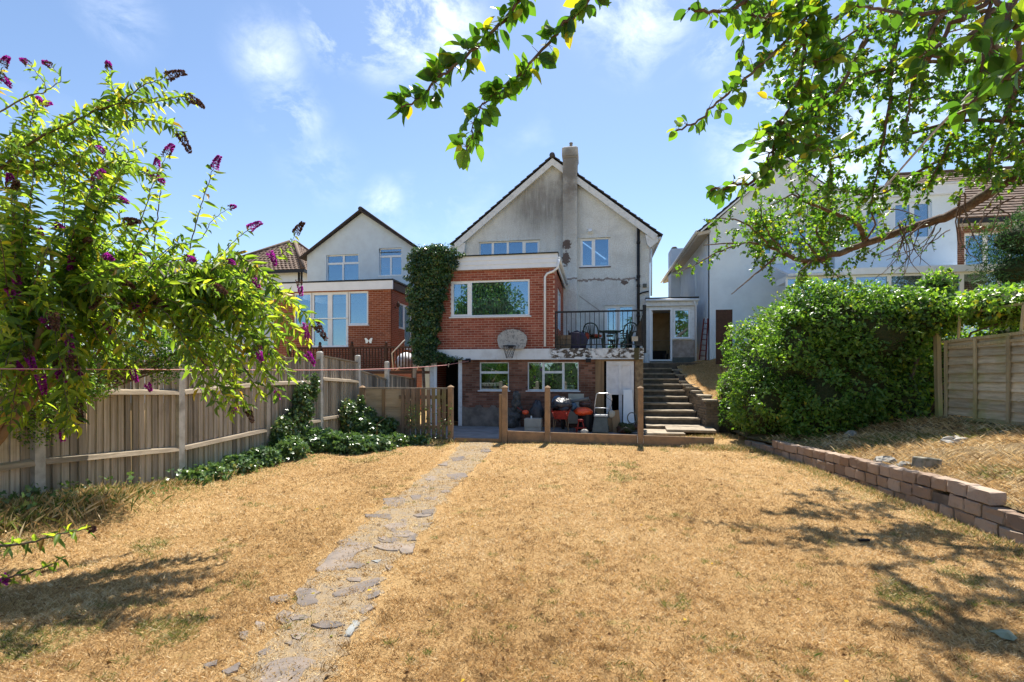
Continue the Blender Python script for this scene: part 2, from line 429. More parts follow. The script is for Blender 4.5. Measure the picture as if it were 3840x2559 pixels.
# ================================================================== ground
def gz(x, y):                           # height of the garden's surface
    x = np.asarray(x, dtype=float); y = np.asarray(y, dtype=float)
    z = .018 * vnoise(x * 1.1, y * 1.1, 1) + .006 * vnoise(x * 5, y * 5, 2)
    k = np.clip((-x - 4.7) / 1.4, 0, 1); z = z + k * k * (3 - 2 * k) * np.interp(y, [3, 4.7, 6.7, 8.5, 12], [.28, .22, .06, .08, .12])
    return z - .012
def gz1(x, y): return float(gz(np.array([x]), np.array([y]))[0])

t = NT('far_ground')
M['ground'] = t.done(t.bsdf(t.mix(t.ramp(t.noise(.3, 6), .35, .7), (.42, .27, .11), (.34, .25, .10)), .95))
t = NT('dry_lawn')
n1, n2, n3 = t.noise(.9, 5, .6), t.noise(7, 6, .65), t.noise(60, 5, .75)
col = t.mix(t.ramp(n1, .35, .7), (.37, .23, .098), (.46, .305, .14))
col = t.mix(t.ramp(n2, .45, .8, 0, .7), col, (.30, .17, .065))
col = t.mix(t.ramp(t.noise(2.2, 5, .6), .60, .72, 0, .55), col, (.17, .19, .045))
col = t.mix(t.ramp(n3, .5, .85, 0, .5), col, (.55, .40, .20))
col = t.mix(t.ramp(n3, .42, .2, 0, .7), col, (.20, .11, .045))
M['lawn'] = t.done(t.bsdf(col, .95, .1, t.bump(t.math('ADD', n3, n2), .9, .03)))
t = NT('dry_grass_blade')
v = t.attr()
col = t.cramp(v, [(0, (.09, .055, .028)), (.2, (.29, .185, .083)), (.5, (.58, .385, .168)), (.72, (.74, .54, .275)), (.86, (.85, .70, .45)), (.93, (.30, .28, .08)), (1, (.10, .17, .03))])
a = t.bsdf(col, .7, .2)
tr = t.n('ShaderNodeBsdfTranslucent'); t.l(col, tr.inputs['Color'])
m = t.n('ShaderNodeMixShader'); m.inputs[0].default_value = .3; t.l(a, m.inputs[1]); t.l(tr.outputs[0], m.inputs[2])
M['blade'] = t.done(m.outputs[0])

# one sheet to the horizon, cut around nothing: the lawn lies on it
R_ = 900.0
o = MB().add([(-R_, -R_, -.12), (R_, -R_, -.12), (R_, R_, -.12), (-R_, R_, -.12)], [(0, 1, 2, 3)]).build('ground', M['ground'])
tag(o, 'flat dry ground stretching away behind the houses', 'ground', kind='structure')

LX0, LX1, LY0, LY1 = -6.25, 4.4, -6.0, 12.28
nx, ny = 150, 250
gx, gy = np.meshgrid(np.linspace(LX0, LX1, nx), np.linspace(LY0, LY1, ny))
V = np.stack([gx.ravel(), gy.ravel(), gz(gx, gy).ravel()], 1)
i = np.arange(nx * ny).reshape(ny, nx)
Fq = np.stack([i[:-1, :-1].ravel(), i[:-1, 1:].ravel(), i[1:, 1:].ravel(), i[1:, :-1].ravel()], 1)
lawn = np_mesh('lawn', V, Fq, M['lawn'], smooth=True)
tag(lawn, 'parched straw coloured lawn between fence and brick wall', 'lawn', kind='structure')

# path: a worn strip with flagstones sunk in it
t = NT('worn_path')
c0 = t.mix(t.ramp(t.noise(9, 6, .7), .35, .65), (.29, .215, .125), (.225, .185, .14))
c0 = t.mix(t.ramp(t.noise(45, 5, .7), .55, .8, 0, .5), c0, (.42, .30, .155))
M['path'] = t.done(t.bsdf(c0, .95, .1, t.bump(t.noise(50, 5, .7), .7, .02)))
t = NT('flagstone')
c0 = t.mix(t.ramp(t.noise(5, 6, .65), .35, .7), (.22, .185, .155), (.145, .13, .12))
c0 = t.mix(1., c0, t.cramp(t.rnd(), [(0, (.75, .75, .78)), (1, (1.2, 1.15, 1.1))]), 'MULTIPLY')
c0 = t.mix(t.ramp(t.noise(26, 5, .7), .58, .8, 0, .75), c0, (.42, .31, .17))
M['flag'] = t.done(t.bsdf(c0, .9, .15, t.bump(t.noise(22, 6, .7), .6, .012)))
M['flagblue'] = simple('blue_grey_slate', (.27, .285, .28), (.20, .205, .20), .8, 9, .3, 40)
ppx = [(1795, 1652, 95), (1740, 1720, 110), (1660, 1790, 130), (1560, 1890, 165), (1440, 2010, 200), (1330, 2140, 220), (1230, 2280, 230), (1140, 2420, 250), (1060, 2559, 270), (960, 2760, 300)]
pc = [PZ(x, y) for x, y, w in ppx]
pw = [w / FPX * (p.y * CS - p.x * SN) for p, (x, y, w) in zip(pc, ppx)]
PATHC = np.array([(p.x, p.y) for p in pc]); PATHW = np.array(pw)
def path_dist(x, y):                    # distance from the path's middle over its half width
    best = np.full(np.shape(x), 9.0)
    for k in range(len(PATHC) - 1):
        a, b = PATHC[k], PATHC[k + 1]; d = b - a; L2 = d @ d
        tt = np.clip(((x - a[0]) * d[0] + (y - a[1]) * d[1]) / L2, 0, 1)
        dd = np.hypot(x - a[0] - tt * d[0], y - a[1] - tt * d[1]) / (PATHW[k] * (1 - tt) + PATHW[k + 1] * tt)
        best = np.minimum(best, dd)
    return best
vs_, rows = [], 90
for k in range(rows + 1):
    f = k / rows * (len(PATHC) - 1); a = min(int(f), len(PATHC) - 2); q = f - a
    p = PATHC[a] * (1 - q) + PATHC[a + 1] * q; w = PATHW[a] * (1 - q) + PATHW[a + 1] * q
    d = PATHC[a + 1] - PATHC[a]; d = d / np.linalg.norm(d); nrm = np.array((-d[1], d[0]))
    for j in range(9):
        s_ = -1 + j / 4
        e = .30 * vnoise(k * .9 + j, s_ * 9, 5) if j in (0, 8) else 0
        pt = p + nrm * w * (s_ + e) * .62
        vs_.append((pt[0], pt[1], gz1(*pt) + (.004 if j in (0, 8) else .009)))
fs_ = [(r * 9 + j, r * 9 + j + 1, (r + 1) * 9 + j + 1, (r + 1) * 9 + j) for r in range(rows) for j in range(8)]
path = MB().add(vs_, [f[::-1] for f in fs_]).build('path', M['path'], smooth=True)
tag(path, 'worn path of sunken flagstones crossing the dry lawn', 'path', kind='structure')
zs = lambda x, y: (700 + x / 1.635, 1600 + y / 1.635)
stones = [
 [(930, 700), (1060, 670), (1140, 690), (1135, 740), (1045, 775), (1020, 830), (1035, 850), (960, 880), (800, 890), (790, 870), (880, 790)],
 [(1040, 960), (1180, 920), (1180, 960), (1050, 1030), (900, 1045), (895, 1020)], [(1110, 1030), (1190, 1000), (1180, 1030), (1100, 1065)],
 [(670, 1010), (760, 990), (790, 1030), (800, 1080), (720, 1105), (670, 1080)], [(500, 1040), (620, 1020), (640, 1055), (520, 1075)],
 [(560, 1140), (590, 1115), (660, 1130), (650, 1190), (590, 1200), (550, 1180)], [(1070, 1110), (1130, 1090), (1145, 1110), (1080, 1155), (1055, 1140)],
 [(640, 1275), (740, 1265), (690, 1310), (650, 1300)], [(440, 1380), (520, 1340), (500, 1390), (440, 1410)],
 [(490, 1450), (570, 1420), (790, 1420), (770, 1460), (720, 1500), (690, 1580), (420, 1580)], [(210, 1500), (330, 1445), (320, 1490), (250, 1520)],
 [(100, 1460), (190, 1430), (180, 1465), (110, 1480)], [(1090, 540), (1260, 540), (1250, 575), (1160, 560), (1100, 558)],
 [(1200, 440), (1320, 430), (1350, 470), (1280, 500), (1210, 470)], [(1360, 680), (1410, 670), (1405, 705), (1350, 710)],
 [(1595, 290), (1700, 280), (1720, 300), (1660, 325), (1600, 310)], [(1420, 600), (1510, 590), (1490, 620), (1410, 620)],
 [(1210, 845), (1270, 850), (1240, 880)], [(320, 1255), (380, 1245), (370, 1300), (330, 1295)], [(420, 1185), (480, 1190), (470, 1240), (430, 1230)],
 [(1370, 420), (1440, 415), (1430, 450), (1380, 445)], [(1460, 440), (1540, 430), (1530, 455), (1470, 462)], [(1440, 365), (1490, 360), (1480, 385)],
 [(1540, 230), (1600, 215), (1590, 240)], [(1620, 190), (1700, 180), (1690, 205), (1630, 212)], [(1310, 570), (1350, 565), (1345, 590), (1315, 590)],
 [(1440, 520), (1520, 510), (1510, 540), (1450, 545)], [(1230, 640), (1290, 630), (1280, 660)], [(1170, 690), (1230, 680), (1210, 710)],
 [(1300, 740), (1400, 720), (1390, 780), (1320, 785)], [(600, 1330), (650, 1320), (640, 1345)], [(880, 990), (900, 985), (900, 1000)]]
blue = [[(1010, 1190), (1065, 1190), (1060, 1220), (1000, 1285), (965, 1285)], [(1130, 820), (1200, 815), (1170, 835)]]
for k in range(16):                     # small half buried ones along the far stretch
    f = random.random() ** .8 * 7.0; a = int(f); q = f - a
    x = ppx[a][0] * (1 - q) + ppx[a + 1][0] * q + random.uniform(-.75, .75) * ppx[a][2] * .8; y = ppx[a][1] * (1 - q) + ppx[a + 1][1] * q
    r = (y - 1400) / 14 * random.uniform(.5, 1.2)
    X, Yq = (x - 700) * 1.635, (y - 1600) * 1.635
    stones.append([(X + r * math.cos(b) * 1.7 * random.uniform(.7, 1.2), Yq + r * math.sin(b) * .55 * random.uniform(.7, 1.2)) for b in (0, 1.1, 2.2, 3.1, 4.2, 5.3)])
for lst, mt in ((stones, 'flag'), (blue, 'flagblue')):
    for poly in lst:
        P = [PZ(*zs(x, y)) for x, y in poly]
        area = sum(P[k].x * P[k - 1].y - P[k - 1].x * P[k].y for k in range(len(P)))
        if area > 0: P = P[::-1]
        Q = []                           # rough edge between the corners
        for k in range(len(P)):
            a, b = P[k], P[(k + 1) % len(P)]; e = (b - a)
            for j in range(3):
                w = a + e * (j / 3) + Vector((e.y, -e.x, 0)) * random.uniform(-.07, .07); Q.append(w)
        cz = np.mean([gz1(p.x, p.y) for p in P]) + .004
        h = random.uniform(.007, .014)
        cen = sum(Q, Vector()) / len(Q)
        mb = MB(); n = len(Q)
        mb.add([(p.x, p.y, cz - .02) for p in Q] + [(p.x, p.y, cz + h - .005) for p in Q] + [(cen.x + (p.x - cen.x) * .95, cen.y + (p.y - cen.y) * .95, cz + h + random.uniform(-.002, .003)) for p in Q],
               [(k, (k + 1) % n, n + (k + 1) % n, n + k) for k in range(n)] + [(n + k, n + (k + 1) % n, 2 * n + (k + 1) % n, 2 * n + k) for k in range(n)] + [tuple(range(2 * n, 3 * n))])
        mb.build('stone', M[mt], path)

# patio under the house wall, a step above nothing, and the ground it stops against
t = NT('patio_concrete')
c0 = t.mix(t.ramp(t.noise(3, 6), .35, .7), (.30, .295, .295), (.21, .205, .20))
M['patio'] = t.done(t.bsdf(c0, .9, .2, t.bump(t.noise(40, 5), .4, .01)))
o = B(1.42, 4.2, 12.35, 14.95, -.1, .035).build('rough_ground', M['lawn'])
tag(o, 'rough weedy ground at the foot of the steps', 'ground', kind='structure')
o = B(-6.15, 1.42, 12.42, 15.55, -.1, .03).build('patio', M['patio'])
tag(o, 'shaded grey concrete patio under the white band of the house', 'patio', kind='structure')
# ================================================================== house building kit
def wall_front(parent, name, mat, x0, x1, z0, z1, Y, holes=(), th=.25, top=None, axis='Y', flip=1):
    """upright wall in the plane axis=Y with real openings; holes are (a0, a1, z0, z1)."""
    xs = sorted({x0, x1, *[h[0] for h in holes], *[h[1] for h in holes]}); zs_ = sorted({z0, z1, *[h[2] for h in holes], *[h[3] for h in holes]})
    xs = [q for q in xs if x0 <= q <= x1]; zs_ = [q for q in zs_ if z0 <= q <= z1]
    mb = MB()
    def pt(a, d, z): return (a, Y + d, z) if axis == 'Y' else (Y - d * flip, a, z)
    inh = lambda a, z: any(h[0] < a < h[1] and h[2] < z < h[3] for h in holes)
    for i in range(len(xs) - 1):
        for j in range(len(zs_) - 1):
            a0, a1, c0, c1 = xs[i], xs[i + 1], zs_[j], zs_[j + 1]
            if inh((a0 + a1) / 2, (c0 + c1) / 2): continue
            mb.add([pt(a0, 0, c0), pt(a1, 0, c0), pt(a1, 0, c1), pt(a0, 0, c1)], [(0, 1, 2, 3)])
            mb.add([pt(a0, th, c0), pt(a1, th, c0), pt(a1, th, c1), pt(a0, th, c1)], [(3, 2, 1, 0)])
    for h in holes:
        a0, a1, c0, c1 = h
        for p, q in (((a0, c0), (a0, c1)), ((a0, c1), (a1, c1)), ((a1, c1), (a1, c0)), ((a1, c0), (a0, c0))):
            mb.add([pt(p[0], 0, p[1]), pt(p[0], th, p[1]), pt(q[0], th, q[1]), pt(q[0], 0, q[1])], [(0, 1, 2, 3)])
    if top:                              # gable triangle (apex a, z)
        mb.add([pt(x0, 0, z1), pt(x1, 0, z1), pt(top[0], 0, top[1])], [(0, 1, 2)]); mb.add([pt(x0, th, z1), pt(x1, th, z1), pt(top[0], th, top[1])], [(2, 1, 0)])
    return mb.build(name, mat, parent)

def window(parent, x0, x1, z0, z1, Y, cells=((0, 1, 0, 1),), w=.055, mat='white', sill=True, axis='Y', flip=1, name='window', depth=.07, glass='glass', sillmat=None, label=None):
    """frame as the part; panes and sill its sub-parts. cells are fractions of the opening."""
    def bx(mb, a0, a1, d0, d1, c0, c1):
        if axis == 'Y': mb.box(a0, a1, Y + d0, Y + d1, c0, c1)
        else:
            q = sorted((Y - flip * d0, Y - flip * d1)); mb.box(q[0], q[1], a0, a1, c0, c1)
    W, H = x1 - x0, z1 - z0
    fr = MB(); panes = []
    for k, cl in enumerate(cells):
        a0, a1, c0, c1 = x0 + W * cl[0], x0 + W * cl[1], z0 + H * cl[2], z0 + H * cl[3]
        ww = cl[4] if len(cl) > 4 else w
        e = .0007 * k
        bx(fr, a0, a1, e, depth - e, c0, c0 + ww); bx(fr, a0, a1, e, depth - e, c1 - ww, c1)
        bx(fr, a0, a0 + ww, e, depth - e, c0 + ww, c1 - ww); bx(fr, a1 - ww, a1, e, depth - e, c0 + ww, c1 - ww)
        panes.append((a0 + ww, a1 - ww, c0 + ww, c1 - ww))
    f = fr.build(name, M[mat], parent, label=label)
    for p in panes:
        mb = MB(); bx(mb, p[0], p[1], depth * .45, depth * .45 + .006, p[2], p[3]); mb.build('pane', M[glass], f)
    if sill:
        mb = MB(); bx(mb, x0 - .05, x1 + .05, -.09, depth * .3, z0 - .035, z0 - .001); mb.build('sill', M[sillmat or mat], f)
    return f

BRICK = MB().add([(-.5, -.5, -.5), (.5, -.5, -.5), (.5, .5, -.5), (-.5, .5, -.5), (-.5, -.5, .5), (.5, -.5, .5), (.5, .5, .5), (-.5, .5, .5)],
                 [(4, 5, 6, 7), (0, 3, 2, 1), (0, 1, 5, 4), (1, 2, 6, 5), (3, 0, 4, 7)])
BRICKME = {}
def bricks(parent, a0, a1, z0, z1, Y, holes, mat, limit=300, bw=.215, bh=.063, jt=.012, axis='Y', flip=1, proud=.007, zmax=None, key=None, name='brick'):
    """every brick its own piece up to the limit, the others one part; proud of the mortar plane at Y."""
    items = []; row = 0; z = z0
    while z + bh * .6 < z1:
        zt = min(z + bh, z1); a = a0 - (0 if row % 2 == 0 else (bw + jt) / 2)
        while a < a1:
            p, q = max(a, a0), min(a + bw, a1)
            segs = [(p, q)]
            for h in holes:
                if h[2] < z + bh * .5 < h[3]:
                    ns = []
                    for s0, s1 in segs:
                        if s1 <= h[0] or s0 >= h[1]: ns.append((s0, s1)); continue
                        if s0 < h[0]: ns.append((s0, h[0]))
                        if s1 > h[1]: ns.append((h[1], s1))
                    segs = ns
            for s0, s1 in segs:
                if s1 - s0 > .03 and (zmax is None or zt <= zmax((s0 + s1) / 2)): items.append(((s0 + s1) / 2, (z + zt) / 2, s1 - s0, zt - z))
            a += bw + jt
        z += bh + jt; row += 1
    items.sort(key=key or (lambda t: (-round(t[2], 2), random.random())))
    me = BRICKME.get(mat)
    if me is None: me = BRICKME[mat] = BRICK.mesh('brick', M[mat])
    rest = MB()
    for k, (a, zc, w, h) in enumerate(items):
        pr = proud + random.uniform(-.002, .002); dep = .06
        if axis == 'Y': loc, sc = (a, Y - pr + dep / 2, zc), (w, dep, h)
        else: loc, sc = (Y + flip * (pr - dep / 2), a, zc), (dep, w, h)
        if k < limit:
            if axis == 'Y': inst(name, me, parent, loc, (0, 0, random.uniform(-.004, .004)), sc)
            else: inst(name, me, parent, loc, (0, 0, flip * math.pi / 2), (w, dep, h))
        else:
            rest.box(loc[0] - sc[0] / 2, loc[0] + sc[0] / 2, loc[1] - sc[1] / 2, loc[1] + sc[1] / 2, loc[2] - sc[2] / 2, loc[2] + sc[2] / 2)
    if rest.v: rest.build('brickwork', M[mat], parent, kind='stuff')

def gable_roof(parent, xa, za, xl, xr, ze, y0, y1, mat, course=.30, th=.042, name='roof'):
    """two slopes of lapped tile courses over the ridge line xa, za."""
    mb = MB()
    for sx, xe in ((-1, xl), (1, xr)):
        L = math.hypot(xe - xa, ze - za); n = max(3, int(L / course)); ux, uz = (xe - xa) / L, (ze - za) / L; nx_, nz_ = -uz * sx * (1 if sx > 0 else 1), abs(ux)
        nx_ = sx * abs(uz)
        for k in range(n):
            s0, s1 = k * L / n, (k + 1.12) * L / n
            lift0, lift1 = .002, .038
            a = (xa + ux * s0 + nx_ * lift0, za + uz * s0 + nz_ * lift0); b = (xa + ux * s1 + nx_ * lift1, za + uz * s1 + nz_ * lift1)
            c = (b[0] - nx_ * th, b[1] - nz_ * th); d = (a[0] - nx_ * th * .5, a[1] - nz_ * th * .5)
            poly = [(p[0], y0, p[1]) for p in (a, b, c, d)]
            if sx < 0: poly = poly[::-1]
            mb.prism(poly, (0, y1 - y0, 0))
    return mb.build(name, mat, parent)

# ================================================================== the house
HY_, EX = 20.0, 15.6                     # back wall of the house, front of its brick extension
house = thing('house', 'grey roughcast gabled house with red brick extension over a basement', 'house', (-1.7, 17.5, 0))
hw_strip, hw_bed, hw_fd = (-4.72, -2.26, 5.75, 7.0), (-.65, .47, 5.84, 6.97), (.29, 1.4, 2.46, 4.32)
wall_front(house, 'gable_wall', M['roughcast'], -5.42, 1.98, 0, 7.1, HY_, [hw_strip, hw_bed, hw_fd], .25, (-1.74, 10.05))
B(-5.42, -5.2, HY_ + .25, 30, 0, 7.1).build('side_wall', M['roughcast'], house)
B(1.76, 1.98, HY_ + .25, 30, 0, 7.1).build('side_wall', M['roughcast'], house)
wall_front(house, 'rear_wall', M['roughcast'], -5.42, 1.98, 0, 7.1, 30, [], .2, (-1.74, 10.05))
B(-5.2, 1.76, HY_ + .25, 30, 2.2, 2.44).build('floor', M['room'], house)
B(-5.2, 1.76, HY_ + .25, 30, 4.9, 5.1).build('floor', M['room'], house)
B(-5.2, 1.76, 24, 24.1, 2.45, 7.0).build('partition', M['room'], house)
gable_roof(house, -1.74, 10.22, -5.85, 2.40, 6.93, 19.78, 30.3, M['slate'])
MB().tube([(-1.74, 19.75, 10.22), (-1.74, 30.3, 10.22)], .11, 8).build('ridge_tile', M['slate'], house, smooth=True)
for sx, xe in ((-1, -5.72), (1, 2.26)):
    d = Vector((xe + 1.74, 0, 6.93 - 10.14)).normalized(); nrm = Vector((-d.z * sx, 0, abs(d.x)))
    nrm = Vector((sx * abs(d.z), 0, abs(d.x)))
    mb = MB(); L = math.hypot(xe + 1.74, 6.93 - 10.14)
    p0 = Vector((-1.74, 19.80, 10.14)); p1 = p0 + d * L
    poly = [p0 + Vector((0, 0, -.03)), p1 + nrm * 0, p1 - nrm * .23, p0 + Vector((0, 0, -.30))]
    if sx < 0: poly = poly[::-1]
    mb.prism(poly, (0, .035, 0)); mb.build('bargeboard', M['white_old'], house)
    # soffit behind it and the box end at the eaves
    mb = MB(); sof = [p0 + Vector((0, .036, -.26)), p1 + Vector((0, .036, 0)) - nrm * .19, p1 + Vector((0, .2, 0)) - nrm * .19, p0 + Vector((0, .2, -.26))]
    mb.prism(sof, nrm * .02); mb.build('soffit', M['white_old'], house)
    xw = -5.42 if sx < 0 else 1.98
    MB().prism([(xe - sx * .46, 19.83, 6.86 + .1), (xe + sx * .02, 19.83, 6.86), (xe + sx * .02, 19.83, 6.70), (xw - sx * .0, 19.83, 6.46), (xw - sx * .12, 19.83, 6.62)][::sx], (0, .16, 0)).build('eaves_box', M['white_old'], house)
    MB().prism([(xe + sx * .0, 20.0, 6.72), (xw, 20.0, 6.5), (xw, 20.0, 6.46), (xe + sx * .0, 20.0, 6.68)][::sx], (0, 10, 0)).build('soffit', M['white_old'], house)
    MB().tube([(xe + sx * .08, 19.8, 6.80), (xe + sx * .08, 30, 6.80)], .06, 8).build('gutter', M['white_old'], house, smooth=True)
# chimney breast up the gable
ch = MB().box(-1.32, -.77, 19.68, 20.5, 2.46, 10.02).hexa([(-1.32, 19.68, 10.02), (-.77, 19.68, 10.02), (-.77, 20.5, 10.02), (-1.32, 20.5, 10.02), (-1.35, 19.65, 10.10), (-.74, 19.65, 10.10), (-.74, 20.53, 10.10), (-1.35, 20.53, 10.10)]).box(-1.355, -.735, 19.645, 20.535, 10.10, 10.42).hexa([(-1.35, 19.65, 10.42), (-.74, 19.65, 10.42), (-.74, 20.53, 10.42), (-1.35, 20.53, 10.42), (-1.27, 19.74, 10.5), (-.82, 19.74, 10.5), (-.82, 20.45, 10.5), (-1.27, 20.45, 10.5)]).build('chimney', M['roughcast'], house, bevel=.02)
MB().lathe([(.085, 0), (.085, .07), (.062, .09), (.06, .24), (.075, .25), (.07, .28)], (-1.02, 20.05, 10.48), 10).build('chimney_pot', simple('grey_clay_pot', (.22, .20, .19), (.14, .13, .12), .9, 9), ch, smooth=True)
# windows of the gable
f = window(house, *hw_strip, HY_ + .06, [(0, .225, .0, 1), (.225, .475, 0, 1), (.475, .735, 0, 1), (.735, 1, 0, 1, .085)], .045)
f = window(house, *hw_bed, HY_ + .06, [(0, .46, 0, 1, .085), (.46, 1, 0, 1, .05)], .055, sillmat='wooddark')
B(hw_bed[0] - .08, hw_bed[1] + .06, HY_ - .025, HY_ + .01, hw_bed[3], hw_bed[3] + .05).build('lintel_drip', M['roughcast'], house)
B(hw_strip[0] - .03, hw_strip[1] + .06, HY_ - .025, HY_ + .01, hw_strip[3], hw_strip[3] + .04).build('lintel_drip', M['roughcast'], house)
B(.12, .36, HY_ + .16, HY_ + .3, hw_bed[2] + .02, hw_bed[2] + .2).build('picture_frame', M['white'], house)
d = window(house, *hw_fd, HY_ + .05, [(0, .46, 0, 1, .10), (.46, 1, 0, 1, .07)], .08, sill=False, name='french_door')
B(hw_fd[0] - .08, hw_fd[1] + .04, HY_ - .02, HY_ + .01, hw_fd[3], hw_fd[3] + .05).build('lintel_drip', M['roughcast'], house)
# curtain behind the french door
mb = MB()
for k in range(7): mb.tube([(.42 + k * .045, HY_ + .4, 2.5), (.42 + k * .05, HY_ + .4, 4.2)], .03, 6)
mb.build('curtain', simple('mauve_curtain', (.30, .26, .30), None, .9), house, smooth=True)
# small fittings on the wall
MB().box(-.40, -.14, HY_ - .03, HY_ + .01, 7.13, 7.34).build('vent_surround', M['roughcast'], house, bevel=.02)
MB().prism([(-.34, HY_ - .12, 7.20), (-.34, HY_ - .12, 7.22), (-.34, HY_ - .03, 7.33), (-.34, HY_ - .03, 7.20)], (.13, 0, 0)).build('vent_cowl', M['white'], house)
ab = B(-3.45, -3.25, HY_ - .006, HY_ + .01, 7.16, 7.30).build('air_brick', M['roughcast'], house)
sp = MB().tube([(1.55, HY_ - .08, 7.62), (1.55, HY_ - .08, 2.5)], .055, 8)
for z in (7.6, 6.7, 5.4, 5.05, 3.9): sp.tube([(1.55, HY_ - .08, z - .05), (1.55, HY_ - .08, z + .05)], .072, 8)
sp.tube([(1.55, HY_ - .08, 4.7), (1.7, HY_ - .08, 4.78), (1.93, HY_ - .08, 4.82)], .03, 6).tube([(1.55, HY_ - .08, 5.2), (1.47, HY_ - .1, 5.3)], .045, 6)
sp.build('soil_pipe', M['black'], house, smooth=True)
B(1.72, 1.86, HY_ - .07, HY_, 4.98, 5.12).build('junction_box', M['greyplastic'], house)
MB().tube([(2.03, HY_ - .05, 6.45), (2.03, HY_ - .05, 4.65)], .035, 8).build('downpipe', M['white_old'], house, smooth=True)

# ---- brick extension
ewin = (-4.60, -2.07, 3.48, 4.62)
XL, XR = -5.30, -1.30
ext = wall_front(house, 'extension_wall', M['mortar'], XL, XR, 2.44, 4.98, EX, [ewin], .12)
bricks(ext, XL, XR, 2.452, 4.98, EX, [ewin], 'brick', 300, key=lambda t: (-round(t[2], 2), abs(t[0] + 3.0) + abs(t[1] - 3.4) * .8))
B(XL, XR, EX + .13, HY_ - .01, 5.30, 5.36).build('flat_roof', M['black'], house)
B(XL + .05, XR - .12, EX + .12, HY_ - .02, 5.0, 5.05).build('ceiling', M['white'], house)
B(XL, XL + .1, EX + .12, HY_ - .01, 2.44, 5.3).build('side_wall', M['brick_flat'], house)
esw = (16.9, 18.6, 3.2, 4.6)
wall_front(house, 'side_wall', M['brick_flat'], EX + .121, HY_ - .01, 2.44, 4.98, XR, [esw], .11, None, 'X', 1)
bricks(house.children[-1], EX + .001, EX + .12, 2.452, 4.98, XR, [], 'brick', 0, axis='X', flip=1)
B(XR - .115, XR, EX + .002, EX + .12, 2.44, 4.98).build('brick_return', M['mortar'], house)
window(house, *esw, XR - .03, [(0, .5, 0, 1), (.5, 1, 0, 1)], .06, axis='X', flip=1, sill=False)
# big window and its vertical blind
f = window(house, *ewin, EX + .02, [(0, .245, 0, 1, .085), (.245, 1, 0, 1, .055)], .055, depth=.08)
blind = MB().box(-4.5, -2.1, EX + .26, EX + .29, 4.5, 4.56).build('vertical_blind', M['white'], house)
slm = MB().box(-.042, .042, -.001, .001, -.5, .5).mesh('blind_slat', simple('pale_blind_fabric', (.55, .60, .62), None, .8))
for k in range(27):
    x = -4.46 + k * .0885
    inst('slat', slm, blind, (x, EX + .275, 4.02), (0, 0, 1.0 + random.uniform(-.08, .08) - (.55 if k > 17 else 0)), (1, 1, 1.0))
# fascia of lapped boards, black trim, gutter and downpipe
fz = [(4.945, 5.09), (5.085, 5.23), (5.225, 5.37)]
fa = B(XL - .15, XR + .10, EX - .10, EX - .06, 4.96, 5.36).build('fascia', M['white_old'], house)
for k, (a, b) in enumerate(fz):
    MB().prism([(XL - .16, EX - .13, a), (XL - .16, EX - .105, b), (XL - .16, EX - .10, b), (XL - .16, EX - .10, a)], (XR - XL + .27, 0, 0)).build('board', M['white'], fa)
B(XL - .17, XR + .13, EX - .16, EX + .06, 5.37, 5.40).build('roof_trim', M['black'], house)
B(XR + .03, XR + .11, EX + .06, HY_ - .02, 5.37, 5.395).build('roof_trim', M['black'], house)
B(XR + .06, XR + .10, EX - .055, HY_ - .02, 4.97, 5.36).build('side_fascia', M['white_old'], house)
B(XL + .05, XR + .06, EX - .06, EX - .001, 4.95, 4.965).build('soffit', M['white_old'], house)
MB().tube([(XR + .15, EX - .10, 5.20), (XR + .15, HY_, 5.14)], .055, 8).build('gutter', M['white_old'], house, smooth=True)
MB().tube([(XR + .14, EX - .16, 5.16), (XR + .12, EX - .16, 4.92), (XR - .02, EX - .10, 4.82), (XR - .22, EX - .06, 4.76), (XR - .29, EX - .06, 4.66), (XR - .29, EX - .06, 2.52)], .036, 8).build('downpipe', M['white'], house, smooth=True)

# ---- white band and terrace slab
B(-5.85, 1.36, EX - .12, EX + .02, 2.12, 2.45).build('slab_edge', M['slabpaint'], house)
B(XL, 1.36, EX + .021, HY_ - .001, 2.2, 2.438).build('terrace_slab', M['concrete'], house)
B(1.08, 1.22, EX - .128, EX - .12, 2.10, 2.45).build('mossy_downpipe_stain', simple('mossy_render', (.10, .085, .045), (.05, .06, .03), .9, 12), house)
# ---- basement wall
bw1, bw2, bdr = (-3.67, -2.73, 1.16, 2.05), (-2.14, -.56, 1.16, 2.05), (.10, 1.10, 0.0, 2.10)
bas = wall_front(house, 'basement_wall', M['mortar_dark'], -4.24, 1.35, 0, 2.13, EX + .03, [bw1, bw2, bdr], .22)
bricks(bas, -4.24, 1.35, .62, 2.12, EX + .03, [bw1, bw2, bdr], 'brick_old', 0)
bricks(bas, -2.4, 1.35, .04, .62, EX + .03, [bw1, bw2, bdr], 'brick_old', 0)
# rendered plinth that has crumbled along its top
mb = MB(); prof = [(-4.24 + k * .12, .62 + .06 * math.sin(k * 1.7) + random.uniform(-.05, .05)) for k in range(16)]
poly = [(-4.24, EX + .005, .02)] + [(x, EX + .005, z) for x, z in prof[::1]] + [(prof[-1][0] + .1, EX + .005, .02)]
mb.prism(poly, (0, .03, 0)); mb.build('rendered_plinth', simple('grey_crumbling_render', (.24, .215, .19), (.13, .115, .10), .95, 4, .6, 30), house)
B(1.12, 1.352, EX - .02, EX + .029, .03, 2.11).build('pier', simple('stained_render', (.30, .22, .13), (.13, .09, .06), .95, 5, .4, 40), house)
B(-4.36, -4.24, EX - .0, EX + .25, 0, 2.12).build('door_jamb', M['white_old'], house)
B(-5.30, -5.17, EX - .0, EX + .25, 0, 2.12).build('door_jamb', M['white_old'], house)
B(-5.17, -5.08, EX + .01, EX + .06, 0, 2.1).build('door_frame', M['white'], house)
